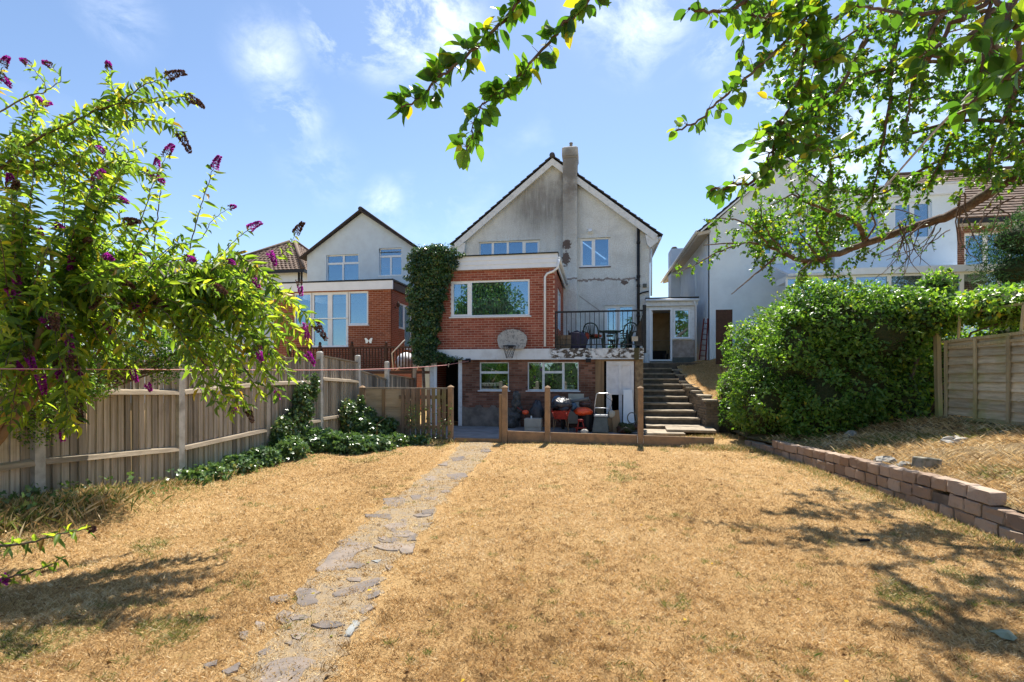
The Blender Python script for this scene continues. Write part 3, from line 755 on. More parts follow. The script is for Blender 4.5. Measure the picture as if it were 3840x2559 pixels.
B(-5.3, -4.0, 17.4, 17.5, 0, 2.2).build('basement_partition', M['dark'], house)
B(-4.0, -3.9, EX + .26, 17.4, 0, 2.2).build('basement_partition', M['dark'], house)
B(-5.4, -5.3, EX + .26, 19.9, 0, 2.2).build('basement_partition', M['brick_flat'], house)
B(1.25, 1.36, EX + .26, HY_ - .01, 0, 2.2).build('side_wall', M['roughcast'], house)
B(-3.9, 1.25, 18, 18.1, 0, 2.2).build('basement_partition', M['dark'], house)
window(house, *bw1, EX + .06, [(0, 1, .63, 1), (0, 1, 0, .63)], .036, mat='white_old', sillmat='white_old')
window(house, *bw2, EX + .06, [(0, .31, 0, 1), (.31, .70, .64, 1), (.31, .70, 0, .64), (.70, 1, 0, 1)], .036, mat='white_old', sillmat='white_old')
# things on the window ledges inside
MB().lathe([(.03, 0), (.05, .05), (.045, .10), (.015, .16), (.018, .2)], (-3.22, EX + .24, 1.2), 10).build('bottle', M['white'], house, smooth=True)
MB().lathe([(.035, 0), (.04, .08), (.02, .11), (.02, .14)], (-2.93, EX + .24, 1.2), 10).build('bottle', M['white'], house, smooth=True)
B(-.98, -.70, EX + .15, EX + .2, 1.2, 1.33).build('sign_board', M['white'], house)
B(-.92, -.76, EX + .147, EX + .15, 1.245, 1.285).build('sign_strip', M['greyplastic'], house)
# basement door, its frame and glazing bars
dr = B(.34, 1.01, EX + .040, EX + .06, 1.15, 1.98).build('door', M['bluewhite'], house)
for q_ in ((.27, .36, 1.05, 2.06), (.63, .72, 1.17, 1.94), (.99, 1.08, 1.05, 2.06)): B(q_[0], q_[1], EX + .0, EX + .039, q_[2], q_[3]).build('door_stile', M['bluewhite'], dr)
for q_ in ((1.05, 1.17), (1.94, 2.06)): B(.36, .99, EX + .002, EX + .039, *q_).build('door_rail', M['bluewhite'], dr)
B(.27, .43, EX + .02, EX + .06, .03, 1.05).build('door_stile', M['bluewhite'], dr); B(.92, 1.08, EX + .02, EX + .06, .03, 1.05).build('door_stile', M['bluewhite'], dr)
B(.43, .92, EX + .02, EX + .06, .03, .16).build('door_rail', M['bluewhite'], dr)
B(.64, .74, EX + .022, EX + .058, .16, 1.05).build('door_bar', M['bluewhite'], dr)
B(.12, .2, EX - .0, EX + .1, 0.03, 2.1).build('door_frame', M['woodraw'], house); B(.2, 1.1, EX - .0, EX + .1, 2.065, 2.1).build('door_frame', M['woodraw'], house)
B(-.06, .115, EX - .02, EX + .029, 0.03, 2.11).build('timber_post', M['woodraw'], house)

# ---- terrace railing
rail = MB().beam((XR + .02, EX + .04, 3.58), (1.37, EX + .04, 3.58), .05, .05).build('railing', M['black'], house)
bal = MB().box(-.009, .009, -.009, .009, 0, 1).mesh('baluster', M['black'])
for k in range(19): inst('baluster', bal, rail, (XR + .09 + k * .1405, EX + .04, 2.58), (0, 0, 0), (1, 1, .98))
MB().beam((XR + .02, EX + .04, 2.57), (1.37, EX + .04, 2.57), .03, .03).build('bottom_rail', M['black'], rail)
B(1.34, 1.44, EX - .02, EX + .08, 2.3, 3.74).build('end_post', M['black'], rail)
B(XR + .015, XR + .05, EX + .02, EX + .06, 2.45, 3.6).build('end_post', M['black'], rail)
B(1.02, 1.20, EX - .01, EX + .02, 2.66, 2.80).build('meter_box', M['cream'], rail)

# ---- porch beside the gable
PX0, PX1 = 1.80, 3.62
pd, pwn = (1.96, 2.80, 2.16, 4.16), (2.86, 3.44, 3.02, 4.12)
porch_w = simple('stained_panel', (.40, .36, .33), (.25, .22, .20), .9, 5, .3, 40)
wall_front(house, 'porch_wall', M['white_old'], PX0, PX1, 2.95, 4.24, HY_ - .05, [(1.96, 2.80, 2.95, 4.16), pwn], .08)
B(2.82, PX1, HY_ - .045, HY_ + .03, 2.3, 2.949).build('porch_panel', porch_w, house)
B(2.82, PX1, HY_ - .05, HY_ + .03, 2.1, 2.299).build('porch_base', M['greyplastic'], house)
B(PX0, 1.96, HY_ - .05, HY_ + .03, 2.1, 2.949).build('porch_wall', M['white_old'], house)
B(PX1 - .08, PX1, HY_ + .031, 24, 2.1, 4.24).build('porch_side', M['white_old'], house)
B(1.99, PX1 - .08, 22.2, 22.3, 2.1, 4.24).build('porch_back_wall', M['brownroom'], house)
B(1.985, 2.0, HY_ + .03, 22.2, 2.1, 4.24).build('porch_inner_wall', M['brownroom'], house)
B(1.98, PX1, HY_ - .04, 24, 2.05, 2.14).build('porch_floor', M['concrete'], house)
B(PX0 + .0, PX1 + .12, HY_ - .22, 24, 4.50, 4.56).build('porch_roof', M['black'], house)
B(PX0 + .02, PX1 + .08, HY_ - .16, 23.9, 4.245, 4.499).build('porch_fascia', M['white_old'], house)
MB().tube([(PX0 + .0, HY_ - .24, 4.46), (PX1 + .12, HY_ - .24, 4.44)], .05, 8).build('gutter', M['white'], house, smooth=True)
MB().tube([(PX1 - .06, HY_ - .22, 4.42), (PX1 - .02, HY_ - .2, 4.3), (PX1 + .03, HY_ - .10, 4.2), (PX1 + .03, HY_ - .10, 2.12)], .035, 8).build('downpipe', M['white'], house, smooth=True)
mb = MB()
for a, b, c, e in ((pd[0], pd[0] + .07, pd[2], pd[3]), (pd[1] - .07, pd[1], pd[2], pd[3]), (pd[0] + .07, pd[1] - .07, pd[3] - .06, pd[3]), (pd[0] + .07, pd[1] - .07, pd[2], pd[2] + .06)): mb.box(a, b, HY_ - .08, HY_ + .03, c, e)
mb.build('door_frame', M['white'], house)
window(house, *pwn, HY_ - .06, [(0, 1, 0, 1)], .05)
od = MB().box(2.04, 2.09, HY_ + .05, HY_ + .8, 2.2, 4.1).build('open_door', M['white'], house)
MB().lathe([(.0, 0), (.09, .0), (.11, .3), (.12, .31), (.0, .32)], (2.62, HY_ + .5, 2.14), 10).build('porch_pot', M['black'], house)
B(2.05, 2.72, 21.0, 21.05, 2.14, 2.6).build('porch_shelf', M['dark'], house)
# ================================================================== neighbour on the left
nbl = thing('neighbour_house', 'pale grey rendered gable house with orange brick extension beyond the fence', 'house', (-11, 21, 0))
g1, g2 = (-12.83, -11.18, 6.08, 7.36), (-10.14, -9.03, 6.29, 7.58)
wall_front(nbl, 'gable_wall', M['nb_render'], -13.83, -8.15, 0, 7.4, 22.5, [g1, (g2[0], g2[1], g2[2], 7.4)], .2, None)
# the gable above, with the head of the right window cut into it
apx = (-11.0, 9.30)
mb = MB()
for dpt in (0, .2):
    Yq = 22.5 + dpt
    zr = lambda x: 7.4 + (apx[1] - 7.4) * ((x + 13.83) / (apx[0] + 13.83) if x < apx[0] else (-8.15 - x) / (-8.15 - apx[0]))
    pts = [[(-13.83, 7.4), (-11.0, 7.4), apx], [(-11.0, 7.4), (g2[0], 7.4), (g2[0], zr(g2[0])), apx], [(g2[0], 7.58), (g2[1], 7.58), (g2[1], zr(g2[1])), (g2[0], zr(g2[0]))], [(g2[1], 7.4), (-8.15, 7.4), (g2[1], zr(g2[1]))]]
    for p in pts: mb.add([(x, Yq, z) for x, z in p], [tuple(range(len(p)))])
mb.add([(g2[0], 22.5, 7.58), (g2[1], 22.5, 7.58), (g2[1], 22.7, 7.58), (g2[0], 22.7, 7.58)], [(0, 1, 2, 3)])
mb.build('gable_top', M['nb_render'], nbl)
B(-13.83, -13.6, 22.7, 32, 0, 7.4).build('side_wall', M['nb_render'], nbl); B(-8.38, -8.15, 22.7, 32, 0, 7.4).build('side_wall', M['nb_render'], nbl)
B(-13.6, -8.38, 26, 26.1, 0, 7.4).build('partition', M['room'], nbl); B(-13.6, -8.38, 22.7, 26, 5.2, 5.4).build('floor', M['room'], nbl)
gable_roof(nbl, -11.0, 9.42, -14.15, -7.83, 7.28, 22.38, 32.2, M['darktile'], .28, .06)
for xe in (-14.1, -7.88):
    MB().beam((-11.0, 22.34, 9.36), (xe, 22.34, 7.22), .07, .17, (0, -1, 0)).build('verge', M['darktile'], nbl)
MB().tube([(-11.0, 22.3, 9.44), (-11.0, 32, 9.44)], .11, 8).build('ridge_tile', M['darktile'], nbl, smooth=True)
window(nbl, *g1, 22.58, [(0, .52, .68, 1), (.52, 1, .68, 1), (0, .5, 0, .68, .04), (.5, 1, 0, .68, .04)], .05)
window(nbl, *g2, 22.58, [(0, 1, .70, 1), (0, .5, 0, .70, .04), (.5, 1, 0, .70, .04)], .05)
B(-12.0, -11.3, 22.95, 22.97, 6.15, 7.1).build('blind', M['cream'], nbl)
# brick extension
NX0, NX1, NY = -13.1, -8.02, 18.9
nd, nw1, nw2 = (-11.42, -9.83, 2.72, 4.96), (-12.19, -11.42, 3.62, 4.96), (-9.83, -8.97, 3.62, 4.96)
nex = wall_front(nbl, 'extension_wall', M['mortar'], NX0, NX1, 0, 5.02, NY, [nd, nw1, nw2], .12)
bricks(nex, NX0, NX1, 1.9, 5.02, NY, [nd, nw1, nw2], 'brick_nb', 300, key=lambda t: (-round(t[2], 2), abs(t[0] + 8.5)))
nsw = (19.7, 21.2, 2.7, 4.6)
wall_front(nbl, 'side_wall', M['brick_nbflat'], NY + .121, 22.49, 0, 5.02, NX1, [nsw], .11, None, 'X', 1)
B(NX1 - .115, NX1, NY + .002, NY + .12, 0, 5.02).build('brick_return', M['brick_nbflat'], nbl)
B(NX0, NX0 + .1, NY + .12, 22.49, 0, 5.02).build('side_wall', M['brick_nbflat'], nbl)
B(NX0 - .15, NX1 + .12, NY - .12, NY - .07, 5.0, 5.34).build('fascia', M['white'], nbl)
B(NX0 - .15, NX1 + .14, NY - .14, 22.48, 5.345, 5.40).build('flat_roof', M['black'], nbl)
B(NX1 + .03, NX1 + .08, NY - .068, 22.48, 5.02, 5.34).build('side_fascia', M['wooddark'], nbl)
B(NX0, NX1 - .12, NY + .13, 22.4, 2.55, 2.7).build('floor', M['room'], nbl)
B(NX0 + .1, NX1 - .12, 22.3, 22.4, 2.7, 5.0).build('partition', M['room'], nbl)
window(nbl, *nw1, NY + .02, [(0, 1, 0, 1)], .07); window(nbl, *nw2, NY + .02, [(0, 1, 0, 1)], .07)
fd = window(nbl, *nd, NY + .02, [(0, .5, 0, 1, .10), (.5, 1, 0, 1, .10)], .1, name='french_door')
B(nd[0], nd[1], NY - .03, NY, 3.88, 3.92).build('guard_bar', M['steel'], fd)
window(nbl, *nsw, NX1 - .03, [(0, .42, .45, 1), (.42, 1, 0, 1, .08)], .06, axis='X', flip=1, sill=False)
B(NX1 - .02, NX1 + .002, 19.71, 20.32, 2.7, 3.53).build('side_infill', M['brick_nbflat'], nbl)
MB().box(NX1, NX1 + .05, 19.25, 19.31, 4.3, 4.36).lathe([(.03, 0), (.07, .05), (.07, .16), (.02, .24)], (NX1 + .14, 19.28, 4.34), 8).tube([(NX1 + .02, 19.28, 4.32), (NX1 + .10, 19.28, 4.27), (NX1 + .14, 19.28, 4.34)], .012, 5).build('wall_lantern', M['wooddark'], nbl)
bf = PY(1382, 1278, NY - .02)
for sx in (-1, 1):
    MB().prism([bf, bf + Vector((sx * .10, 0, .11)), bf + Vector((sx * .17, 0, .09)), bf + Vector((sx * .13, 0, -.02)), bf + Vector((sx * .12, 0, -.11)), bf + Vector((sx * .04, 0, -.09))][::sx], (0, .012, 0)).build('butterfly_wing', M['steel'], nbl)

# its decking balustrade
dk = thing('deck_balustrade', 'dark brown wooden deck railing below the neighbour french doors', 'railing', (-9.5, 17.3, 0))
DY = 17.3
dl, drr = PY(1085, 1330, DY).x, PY(1550, 1300, DY).x
B(dl, drr, DY - .04, DY + .04, 2.60, 2.66).build('handrail', M['wooddark'], dk)
B(dl, drr, DY - .03, DY + .03, 1.84, 1.90).build('bottom_rail', M['wooddark'], dk)
B(dl - .2, drr + .2, DY, 18.85, 1.68, 1.78).build('deck', M['wooddark'], dk)
bm = MB().lathe([(.022, 0), (.022, .1), (.03, .2), (.02, .35), (.03, .5), (.022, .62), (.022, .72)], n=6).mesh('baluster', M['wooddark'], True)
nb_ = int((drr - dl) / .115)
for k in range(nb_): inst('baluster', bm, dk, (dl + .06 + k * (drr - dl) / nb_, DY, 1.88))
for px in (1082, 1200, 1320, 1448, 1549):
    x = PY(px, 1330, DY).x
    MB().box(x - .045, x + .045, DY - .045, DY + .045, 0.0, 2.72).lathe([(.03, 2.72), (.055, 2.77), (.055, 2.81), (.02, 2.86)], (x, DY, 0), 8).build('newel_post', M['wooddark'], dk)
# white cover and the leaning pole on the deck
wc = PY(1520, 1345, 17.9)
o = MB().blob((wc.x, 18.0, 2.1), (.36, .5, .38), 4, .05, 14, 10, .3).build('covered_barbecue', simple('white_cover', (.72, .74, .77), (.6, .62, .66), .5, 3, .3, 8), smooth=True)
tag(o, 'white domed cover standing on the neighbour deck beside the ivy', 'cover')
a, b = PY(1470, 1325, 17.1), PY(1518, 1276, 17.1)
o = MB().tube([(a.x, 17.22, a.z - .6), a, b], .022, 7).build('parasol_pole', simple('pole_white', (.75, .70, .6), None, .6), smooth=True)
tag(o, 'short white pole leaning on the neighbour deck railing', 'pole')

# ================================================================== houses farther left
hf = thing('hipped_house', 'house with brown tiled hip roof and white walls behind the buddleia', 'house', (-22, 33, 0))
hx0, hx1, hy0, hy1, hz = -26.2, -19.2, 30.5, 38.0, 8.45
wa = (-23.2, -21.2, 5.9, 7.7)
wall_front(hf, 'front_wall', M['white_render'], hx0, hx1, 0, hz, hy0, [wa], .2)
B(hx1 - .2, hx1, hy0 + .2, hy1, 0, hz).build('side_wall', M['white_render'], hf); B(hx0, hx0 + .2, hy0 + .2, hy1, 0, hz).build('side_wall', M['white_render'], hf)
B(hx0, hx1, hy1, hy1 + .2, 0, hz).build('rear_wall', M['white_render'], hf)
window(hf, *wa, hy0 + .06, [(0, .33, 0, 1), (.33, .66, 0, 1), (.66, 1, 0, 1)], .08)
ex = .45; c = [Vector((hx0 - ex, hy0 - ex, hz - .05)), Vector((hx1 + ex, hy0 - ex, hz - .05)), Vector((hx1 + ex, hy1 + ex, hz - .05)), Vector((hx0 - ex, hy1 + ex, hz - .05))]
r0, r1 = Vector((-22.4, 34.2, 11.35)), Vector((-22.0, 34.2, 11.35))
mb = MB(); mb.add([c[0], c[1], r1, r0], [(0, 1, 2, 3)]); mb.add([c[1], c[2], r1], [(0, 1, 2)]); mb.add([c[2], c[3], r0, r1], [(0, 1, 2, 3)]); mb.add([c[3], c[0], r0], [(0, 1, 2)])
mb.add(c, [(3, 2, 1, 0)])
rf = mb.build('roof', M['tile'], hf)
tl = MB()                               # courses of pantiles on the two slopes in view
for (p, q, t0, t1) in ((c[0], c[1], r0, r1), (c[1], c[2], r1, r1)):
    nrm = (q - p).cross(t0 - p).normalized(); rows_ = 15
    for k in range(rows_):
        f0, f1 = k / rows_, (k + 1.1) / rows_; f1 = min(f1, 1)
        a0, a1 = p.lerp(t0, f0), q.lerp(t1, f0); b0, b1 = p.lerp(t0, f1), q.lerp(t1, f1)
        n = max(1, int((a1 - a0).length / .3))
        for j in range(n):
            A, Bq = a0.lerp(a1, (j + .04) / n), a0.lerp(a1, (j + .96) / n); Cq, Dq = b0.lerp(b1, (j + .96) / n), b0.lerp(b1, (j + .04) / n)
            up = nrm * .06; md = nrm * .10
            m0, m1 = A.lerp(Bq, .5) + md, Dq.lerp(Cq, .5) + nrm * .05
            tl.add([A + up, m0, Bq + up, Cq + nrm * .015, m1, Dq + nrm * .015, A, Bq], [(0, 1, 4, 5), (1, 2, 3, 4), (6, 7, 2, 1, 0)])
tl.build('roof_tiles', M['tile'], rf, kind='stuff')
for a, b in ((c[0], r0), (c[1], r1), (c[2], r1)): MB().tube([a + Vector((0, 0, .08)), b + Vector((0, 0, .08))], .13, 7).build('hip_tile', M['tile'], rf, smooth=True)
B(hx0 - .4, hx1 + .5, hy0 - .52, hy0 - .46, 8.22, 8.42).build('gutter', M['black'], hf); B(hx1 + .46, hx1 + .52, hy0 - .46, hy1, 8.22, 8.42).build('gutter', M['black'], hf)
MB().tube([(hx1 - .1, hy0 - .06, 8.3), (hx1 - .1, hy0 - .06, 2)], .06, 6).build('downpipe', M['black'], hf, smooth=True)

gf = thing('far_roof_house', 'low house with plain grey brown roof glimpsed through the buddleia leaves', 'house', (-28, 26, 0))
gx0, gx1 = -29.5, -22.2
wall_front(gf, 'front_wall', M['white_render'], gx0, gx1, 0, 5.6, 25.0, [(-26.5, -24.6, 3.2, 4.6)], .2)
window(gf, -26.5, -24.6, 3.2, 4.6, 25.06, [(0, .5, 0, 1), (.5, 1, 0, 1)], .08)
B(gx1 - .2, gx1, 25.2, 33, 0, 5.6).build('side_wall', M['white_render'], gf)
c = [Vector((gx0 - .3, 24.6, 5.5)), Vector((gx1 + .4, 24.6, 5.5)), Vector((gx1 + .4, 33, 5.5)), Vector((gx0 - .3, 33, 5.5))]; r0, r1 = Vector((-29.3, 28.5, 8.9)), Vector((-25.6, 28.5, 8.9))
mb = MB(); mb.add([c[0], c[1], r1, r0], [(0, 1, 2, 3)]); mb.add([c[1], c[2], r1], [(0, 1, 2)]); mb.add([c[2], c[3], r0, r1], [(0, 1, 2, 3)]); mb.add([c[3], c[0], r0], [(0, 1, 2)]); mb.add(c, [(3, 2, 1, 0)])
mb.build('roof', simple('grey_brown_roof', (.22, .18, .15), (.16, .13, .11), .9, 3, .5, 12), gf)

# ================================================================== white house on the right
nbr = thing('white_house', 'white rendered house with flat roofed side wing behind the big hedge', 'house', (7, 22, 0))
WX0, WX1, WY, WZ, AP = 4.05, 9.15, 19.5, 7.05, (6.6, 9.28)
k1, k2 = (5.75, 7.35, 5.98, 7.05), (8.75, 9.05, 6.4, 6.5)
wall_front(nbr, 'gable_wall', M['white_render'], WX0, WX1, 0, WZ, WY, [(5.6, 7.4, 5.95, 7.05)], .2, AP)
B(WX0, WX0 + .2, WY + .2, 29.5, 0, WZ).build('side_wall', M['white_render'], nbr)
B(WX0 - .04, WX0 + .001, 22.0, 22.5, 0, 5.9).build('pilaster', M['white_render'], nbr)
B(WX0 + .2, WX1, 24, 24.1, 0, WZ).build('partition', M['room'], nbr)
gable_roof(nbr, AP[0], 9.40, 3.62, 9.55, 6.86, WY - .2, 29.8, M['slate'])
for xe in (3.7, 9.45):
    MB().beam((AP[0], WY - .16, 9.28), (xe, WY - .16, 6.84), .04, .2, (0, -1, 0)).build('bargeboard', M['white'], nbr)
MB().prism([(3.62, WY - .2, 6.84), (3.62, WY - .2, 6.70), (WX0, WY - .2, 6.80), (WX0, WY - .2, 6.9)], (0, 10, 0)).build('soffit', M['cream'], nbr)
MB().tube([(3.58, WY - .2, 6.86), (3.58, 29.8, 6.86)], .06, 8).build('gutter', M['white_old'], nbr, smooth=True)
chm = MB().box(3.62, WX0 + .4, 26.2, 27.2, 0, 7.9).build('chimney', M['white_render'], nbr)
MB().lathe([(.14, 0), (.16, .12), (.1, .2)], (3.85, 26.7, 7.9), 10).build('chimney_pot', M['darktile'], chm, smooth=True)
window(nbr, 5.6, 7.4, 5.95, 7.05, WY + .06, [(0, .34, 0, 1), (.34, .67, 0, 1), (.67, 1, 0, 1)], .07)
slm2 = MB().box(0, 1, 0, .004, -.012, .012).mesh('blind_slat', M['white'])
bl = B(5.65, 7.35, WY + .24, WY + .27, 6.97, 7.02).build('venetian_blind', M['white'], nbr)
for k in range(20): inst('slat', slm2, bl, (5.66, WY + .25, 6.94 - k * .048), (.5, 0, 0), (1.68, 1, 1))
# flat roofed wing
BX0, BX1 = 8.1, 11.85
wg = [(8.55, 9.55, 6.25, 7.35), (9.95, 11.1, 6.25, 7.5)]
wall_front(nbr, 'wing_wall', M['white_render'], BX0, BX1, 4.9, 7.75, WY - .35, wg, .2)
B(BX1 - .2, BX1, WY - .149, 29, 0, 7.75).build('wing_side', M['white_render'], nbr)
B(BX0 - .05, BX1 + .12, WY - .5, WY - .36, 7.68, 7.98).build('fascia', M['white'], nbr); B(BX0 - .1, BX1 + .15, WY - .53, 29, 7.985, 8.05).build('flat_roof', M['white_old'], nbr)
for w_ in wg: window(nbr, *w_, WY - .29, [(0, .5, 0, 1), (.5, 1, 0, 1)], .07)
# conservatory below
B(6.2, 12.8, 17.2, 19.1, 4.75, 4.95).build('conservatory_gutter', M['white'], nbr)
MB().prism([(5.9, 17.1, 4.75), (5.9, 19.1, 5.5), (5.9, 19.1, 5.55), (5.9, 17.1, 4.82)], (1.6, 0, 0)).build('conservatory_roof', M['white_old'], nbr)
window(nbr, 5.9, 12.8, 2.4, 4.74, 17.3, [(k / 7, (k + 1) / 7, .72, 1) for k in range(7)] + [(k / 7, (k + 1) / 7, 0, .72) for k in range(7)], .06, sill=False, name='conservatory_glazing')
B(5.9, 12.8, 17.25, 17.4, 0, 2.4).build('conservatory_base', M['white_render'], nbr)
tag(B(PY(2684, 1180, 18).x, PY(2710, 1180, 18).x + .3, 17.95, 18.0, 2.0, PY(2690, 1163, 18).z).build('side_gate', M['wooddark']), 'dark red side gate panel between white house and hedge', 'gate')

# ================================================================== brick house far right
bh = thing('brick_house', 'dark red brick house with brown tiled roof at the right edge', 'house', (17, 24, 0))
bwn = (13.85, 16.3, 5.75, 7.05)
bwl = wall_front(bh, 'front_wall', M['mortar'], 13.25, 24, 0, 7.45, 22, [bwn], .2)
bricks(bwl, 13.25, 18.5, 4.9, 7.45, 22, [bwn], 'brick_old', 0)
B(13.25, 13.45, 22.2, 30, 0, 7.45).build('side_wall', M['brick_nbflat'], bh)
window(bh, *bwn, 22.05, [(0, .3, 0, 1), (.3, .62, 0, 1), (.62, 1, 0, 1)], .08)
cu = MB()
for k in range(24): cu.tube([(13.95 + k * .1, 22.35, 5.8), (13.95 + k * .1, 22.35, 7.0)], .05, 6)
cu.build('curtain', simple('pale_curtain', (.55, .60, .64), None, .9), bh, smooth=True)
B(12.9, 24, 21.5, 21.6, 7.32, 7.5).build('gutter', M['black'], bh)
B(12.9, 24, 21.6, 22.0, 7.3, 7.34).build('soffit', M['white_old'], bh)
mb = MB(); e0, e1, rg = Vector((12.9, 21.5, 7.5)), Vector((24, 21.5, 7.5)), Vector((13.6, 26.5, 11.0)); rg1 = Vector((24, 26.5, 11.0))
mb.add([e0, e1, rg1, rg], [(0, 1, 2, 3)]); mb.add([e0, rg, Vector((12.9, 31, 7.5))], [(0, 1, 2)]); mb.add([rg, rg1, Vector((24, 31, 7.5)), Vector((12.9, 31, 7.5))], [(0, 1, 2, 3)])
rf = mb.build('roof', M['tile'], bh); tl = MB()
nrm = (e1 - e0).cross(rg - e0).normalized()
for k in range(20):
    f0, f1 = k / 20, (k + 1.15) / 20
    a0, b0 = e0.lerp(rg, f0), e0.lerp(rg, min(f1, 1))
    x = a0.x
    while x < 19:
        w_ = .27; tl.add([Vector((x, a0.y, a0.z)) + nrm * .05, Vector((x + w_ - .012, a0.y, a0.z)) + nrm * random.uniform(.045, .06), Vector((x + w_ - .012, b0.y, b0.z)) + nrm * .012, Vector((x, b0.y, b0.z)) + nrm * .012, Vector((x, a0.y, a0.z)), Vector((x + w_ - .012, a0.y, a0.z))], [(0, 1, 2, 3), (4, 5, 1, 0)])
        x += w_
tl.build('roof_tiles', M['tile'], rf, kind='stuff')
MB().tube([rg, rg1], .13, 7).build('ridge_tile', M['tile'], bh, smooth=True)
ae = PY(3426, 700, 24); MB().tube([(ae.x, 24, 7.8), (ae.x, 24, 10.2)], .018, 5).tube([(ae.x - .3, 24, 10.0), (ae.x + .3, 24, 10.0)], .012, 5).build('aerial_mast', M['steel'], nbr)
# ================================================================== steps up to the porch
stp = thing('stone_steps', 'worn flight of concrete steps climbing beside the terrace to the porch', 'steps', (2.1, 16.7, 0))
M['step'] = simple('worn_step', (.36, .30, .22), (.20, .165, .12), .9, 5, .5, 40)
M['riser'] = simple('dark_riser', (.13, .105, .08), (.07, .06, .045), .95, 6, .6, 30)  # a darker brown than the treads
NS, sy0, sy1, sz0, sz1 = 11, 14.75, 19.3, .22, 2.08
for k in range(NS):
    y = sy0 + (sy1 - sy0) * k / (NS - 1); z = sz0 + (sz1 - sz0) * k / (NS - 1)
    xr = 2.95 - .33 * k / (NS - 1) + random.uniform(-.03, .03)
    yn = y + (sy1 - sy0) / (NS - 1) + .02 if k < NS - 1 else 19.9
    if k == 0: xr += .15
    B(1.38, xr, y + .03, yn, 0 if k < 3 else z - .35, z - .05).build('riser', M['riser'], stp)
    n = 8; mb = MB(); top = []
    xs_ = [1.37 + (xr - 1.37) * j / n for j in range(n + 1)]
    fr = [(x, y + random.uniform(-.02, .02), z + random.uniform(-.008, .006)) for x in xs_]; bk = [(x, yn, z + random.uniform(-.004, .006)) for x in xs_]
    mb.add(fr + bk + [(p[0], p[1] + .005, z - .052) for p in fr] + [(p[0], yn, z - .052) for p in bk],
           [(j, j + 1, n + 2 + j, n + 1 + j) for j in range(n)] + [(2 * n + 2 + j, 2 * n + 3 + j, j + 1, j) for j in range(n)] + [(n, 3 * n + 2, 4 * n + 3, 2 * n + 1), (2 * n + 2, 0, n + 1, 3 * n + 3)])
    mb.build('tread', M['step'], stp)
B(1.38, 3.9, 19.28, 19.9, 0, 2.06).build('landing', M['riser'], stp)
# broken slabs at the foot
for (x0, x1, y0, y1, z, rz) in ((1.25, 2.25, 13.75, 14.6, .10, .05), (1.85, 3.1, 14.0, 14.75, .17, -.06)):
    MB().obox(((x0 + x1) / 2, (y0 + y1) / 2, z), (x1 - x0, y1 - y0, .07), Matrix.Rotation(rz, 3, 'Z') @ Matrix.Rotation(.02, 3, 'X')).build('loose_slab', M['step'], stp, bevel=.015)

# brick side wall stepping up beside them
sw = thing('step_side_wall', 'dirty stepped brick wall along the right of the steps', 'wall', (2.9, 17, 0))
def swx(y): return 2.98 - (y - 14.8) * .075
tops = [(14.80, .92), (15.35, 1.03), (15.9, 1.13), (16.5, 1.22), (17.1, 1.30), (17.7, 1.40), (18.2, 1.62), (18.8, 1.80), (19.3, 1.98)]
Lw = 4.55; ang = math.atan2(swx(19.3) - swx(14.8), 4.5)
cap = lambda a: [z for y, z in tops if y <= 14.8 + a + .01][-1]
mb = MB()
for k in range(len(tops) - 1):
    y0, y1, z = tops[k][0], tops[k + 1][0], tops[k][1]
    mb.hexa([(swx(y0) + .012, y0, 0), (swx(y0) + .33, y0, 0), (swx(y1) + .33, y1, 0), (swx(y1) + .012, y1, 0), (swx(y0) + .012, y0, z - .02), (swx(y0) + .33, y0, z - .02), (swx(y1) + .33, y1, z - .02), (swx(y1) + .012, y1, z - .02)])
mb.build('core', M['mortar_dark'], sw)
me = BRICK.mesh('brick', M['brick_grey']); row = 0; z = .03; Rz = Matrix.Rotation(-ang, 3, 'Z'); cnt = 0
while z < 2.0:
    y = 14.8 - (.1 if row % 2 else 0)
    while y < 19.3:
        yc = y + .107
        zt = [q for yy, q in tops if yy <= max(yc, 14.8)][-1]
        if z + .06 < zt and yc > 14.82 and cnt < 300:
            o = inst('brick', me, sw, (swx(yc) + .03 + random.uniform(-.006, .006), yc, z + .0325), (0, 0, -math.pi / 2 - ang), (.213, .08, .065)); cnt += 1
        y += .225
    row += 1; z += .075
for k in range(len(tops) - 1):            # copings, one to a step, loosely laid
    y0, y1, z = tops[k][0], tops[k + 1][0], tops[k][1]
    MB().obox((swx((y0 + y1) / 2) + .17, (y0 + y1) / 2, z + .01), (.38, y1 - y0 - .02, .06), Matrix.Rotation(random.uniform(-.05, .05), 3, 'Z') @ Matrix.Rotation(random.uniform(-.03, .03), 3, 'X')).build('coping', M['step'], sw, bevel=.01)
z = .03; row = 0
while z < .9:                             # the end of the wall, facing the lawn
    for x0, x1 in ((2.985, 3.19), (3.2, 3.31)) if row % 2 else ((2.985, 3.09), (3.10, 3.31)):
        inst('brick', me, sw, ((x0 + x1) / 2, 14.80, z + .0325), (0, 0, 0), (x1 - x0, .05, .065))
    z += .075; row += 1

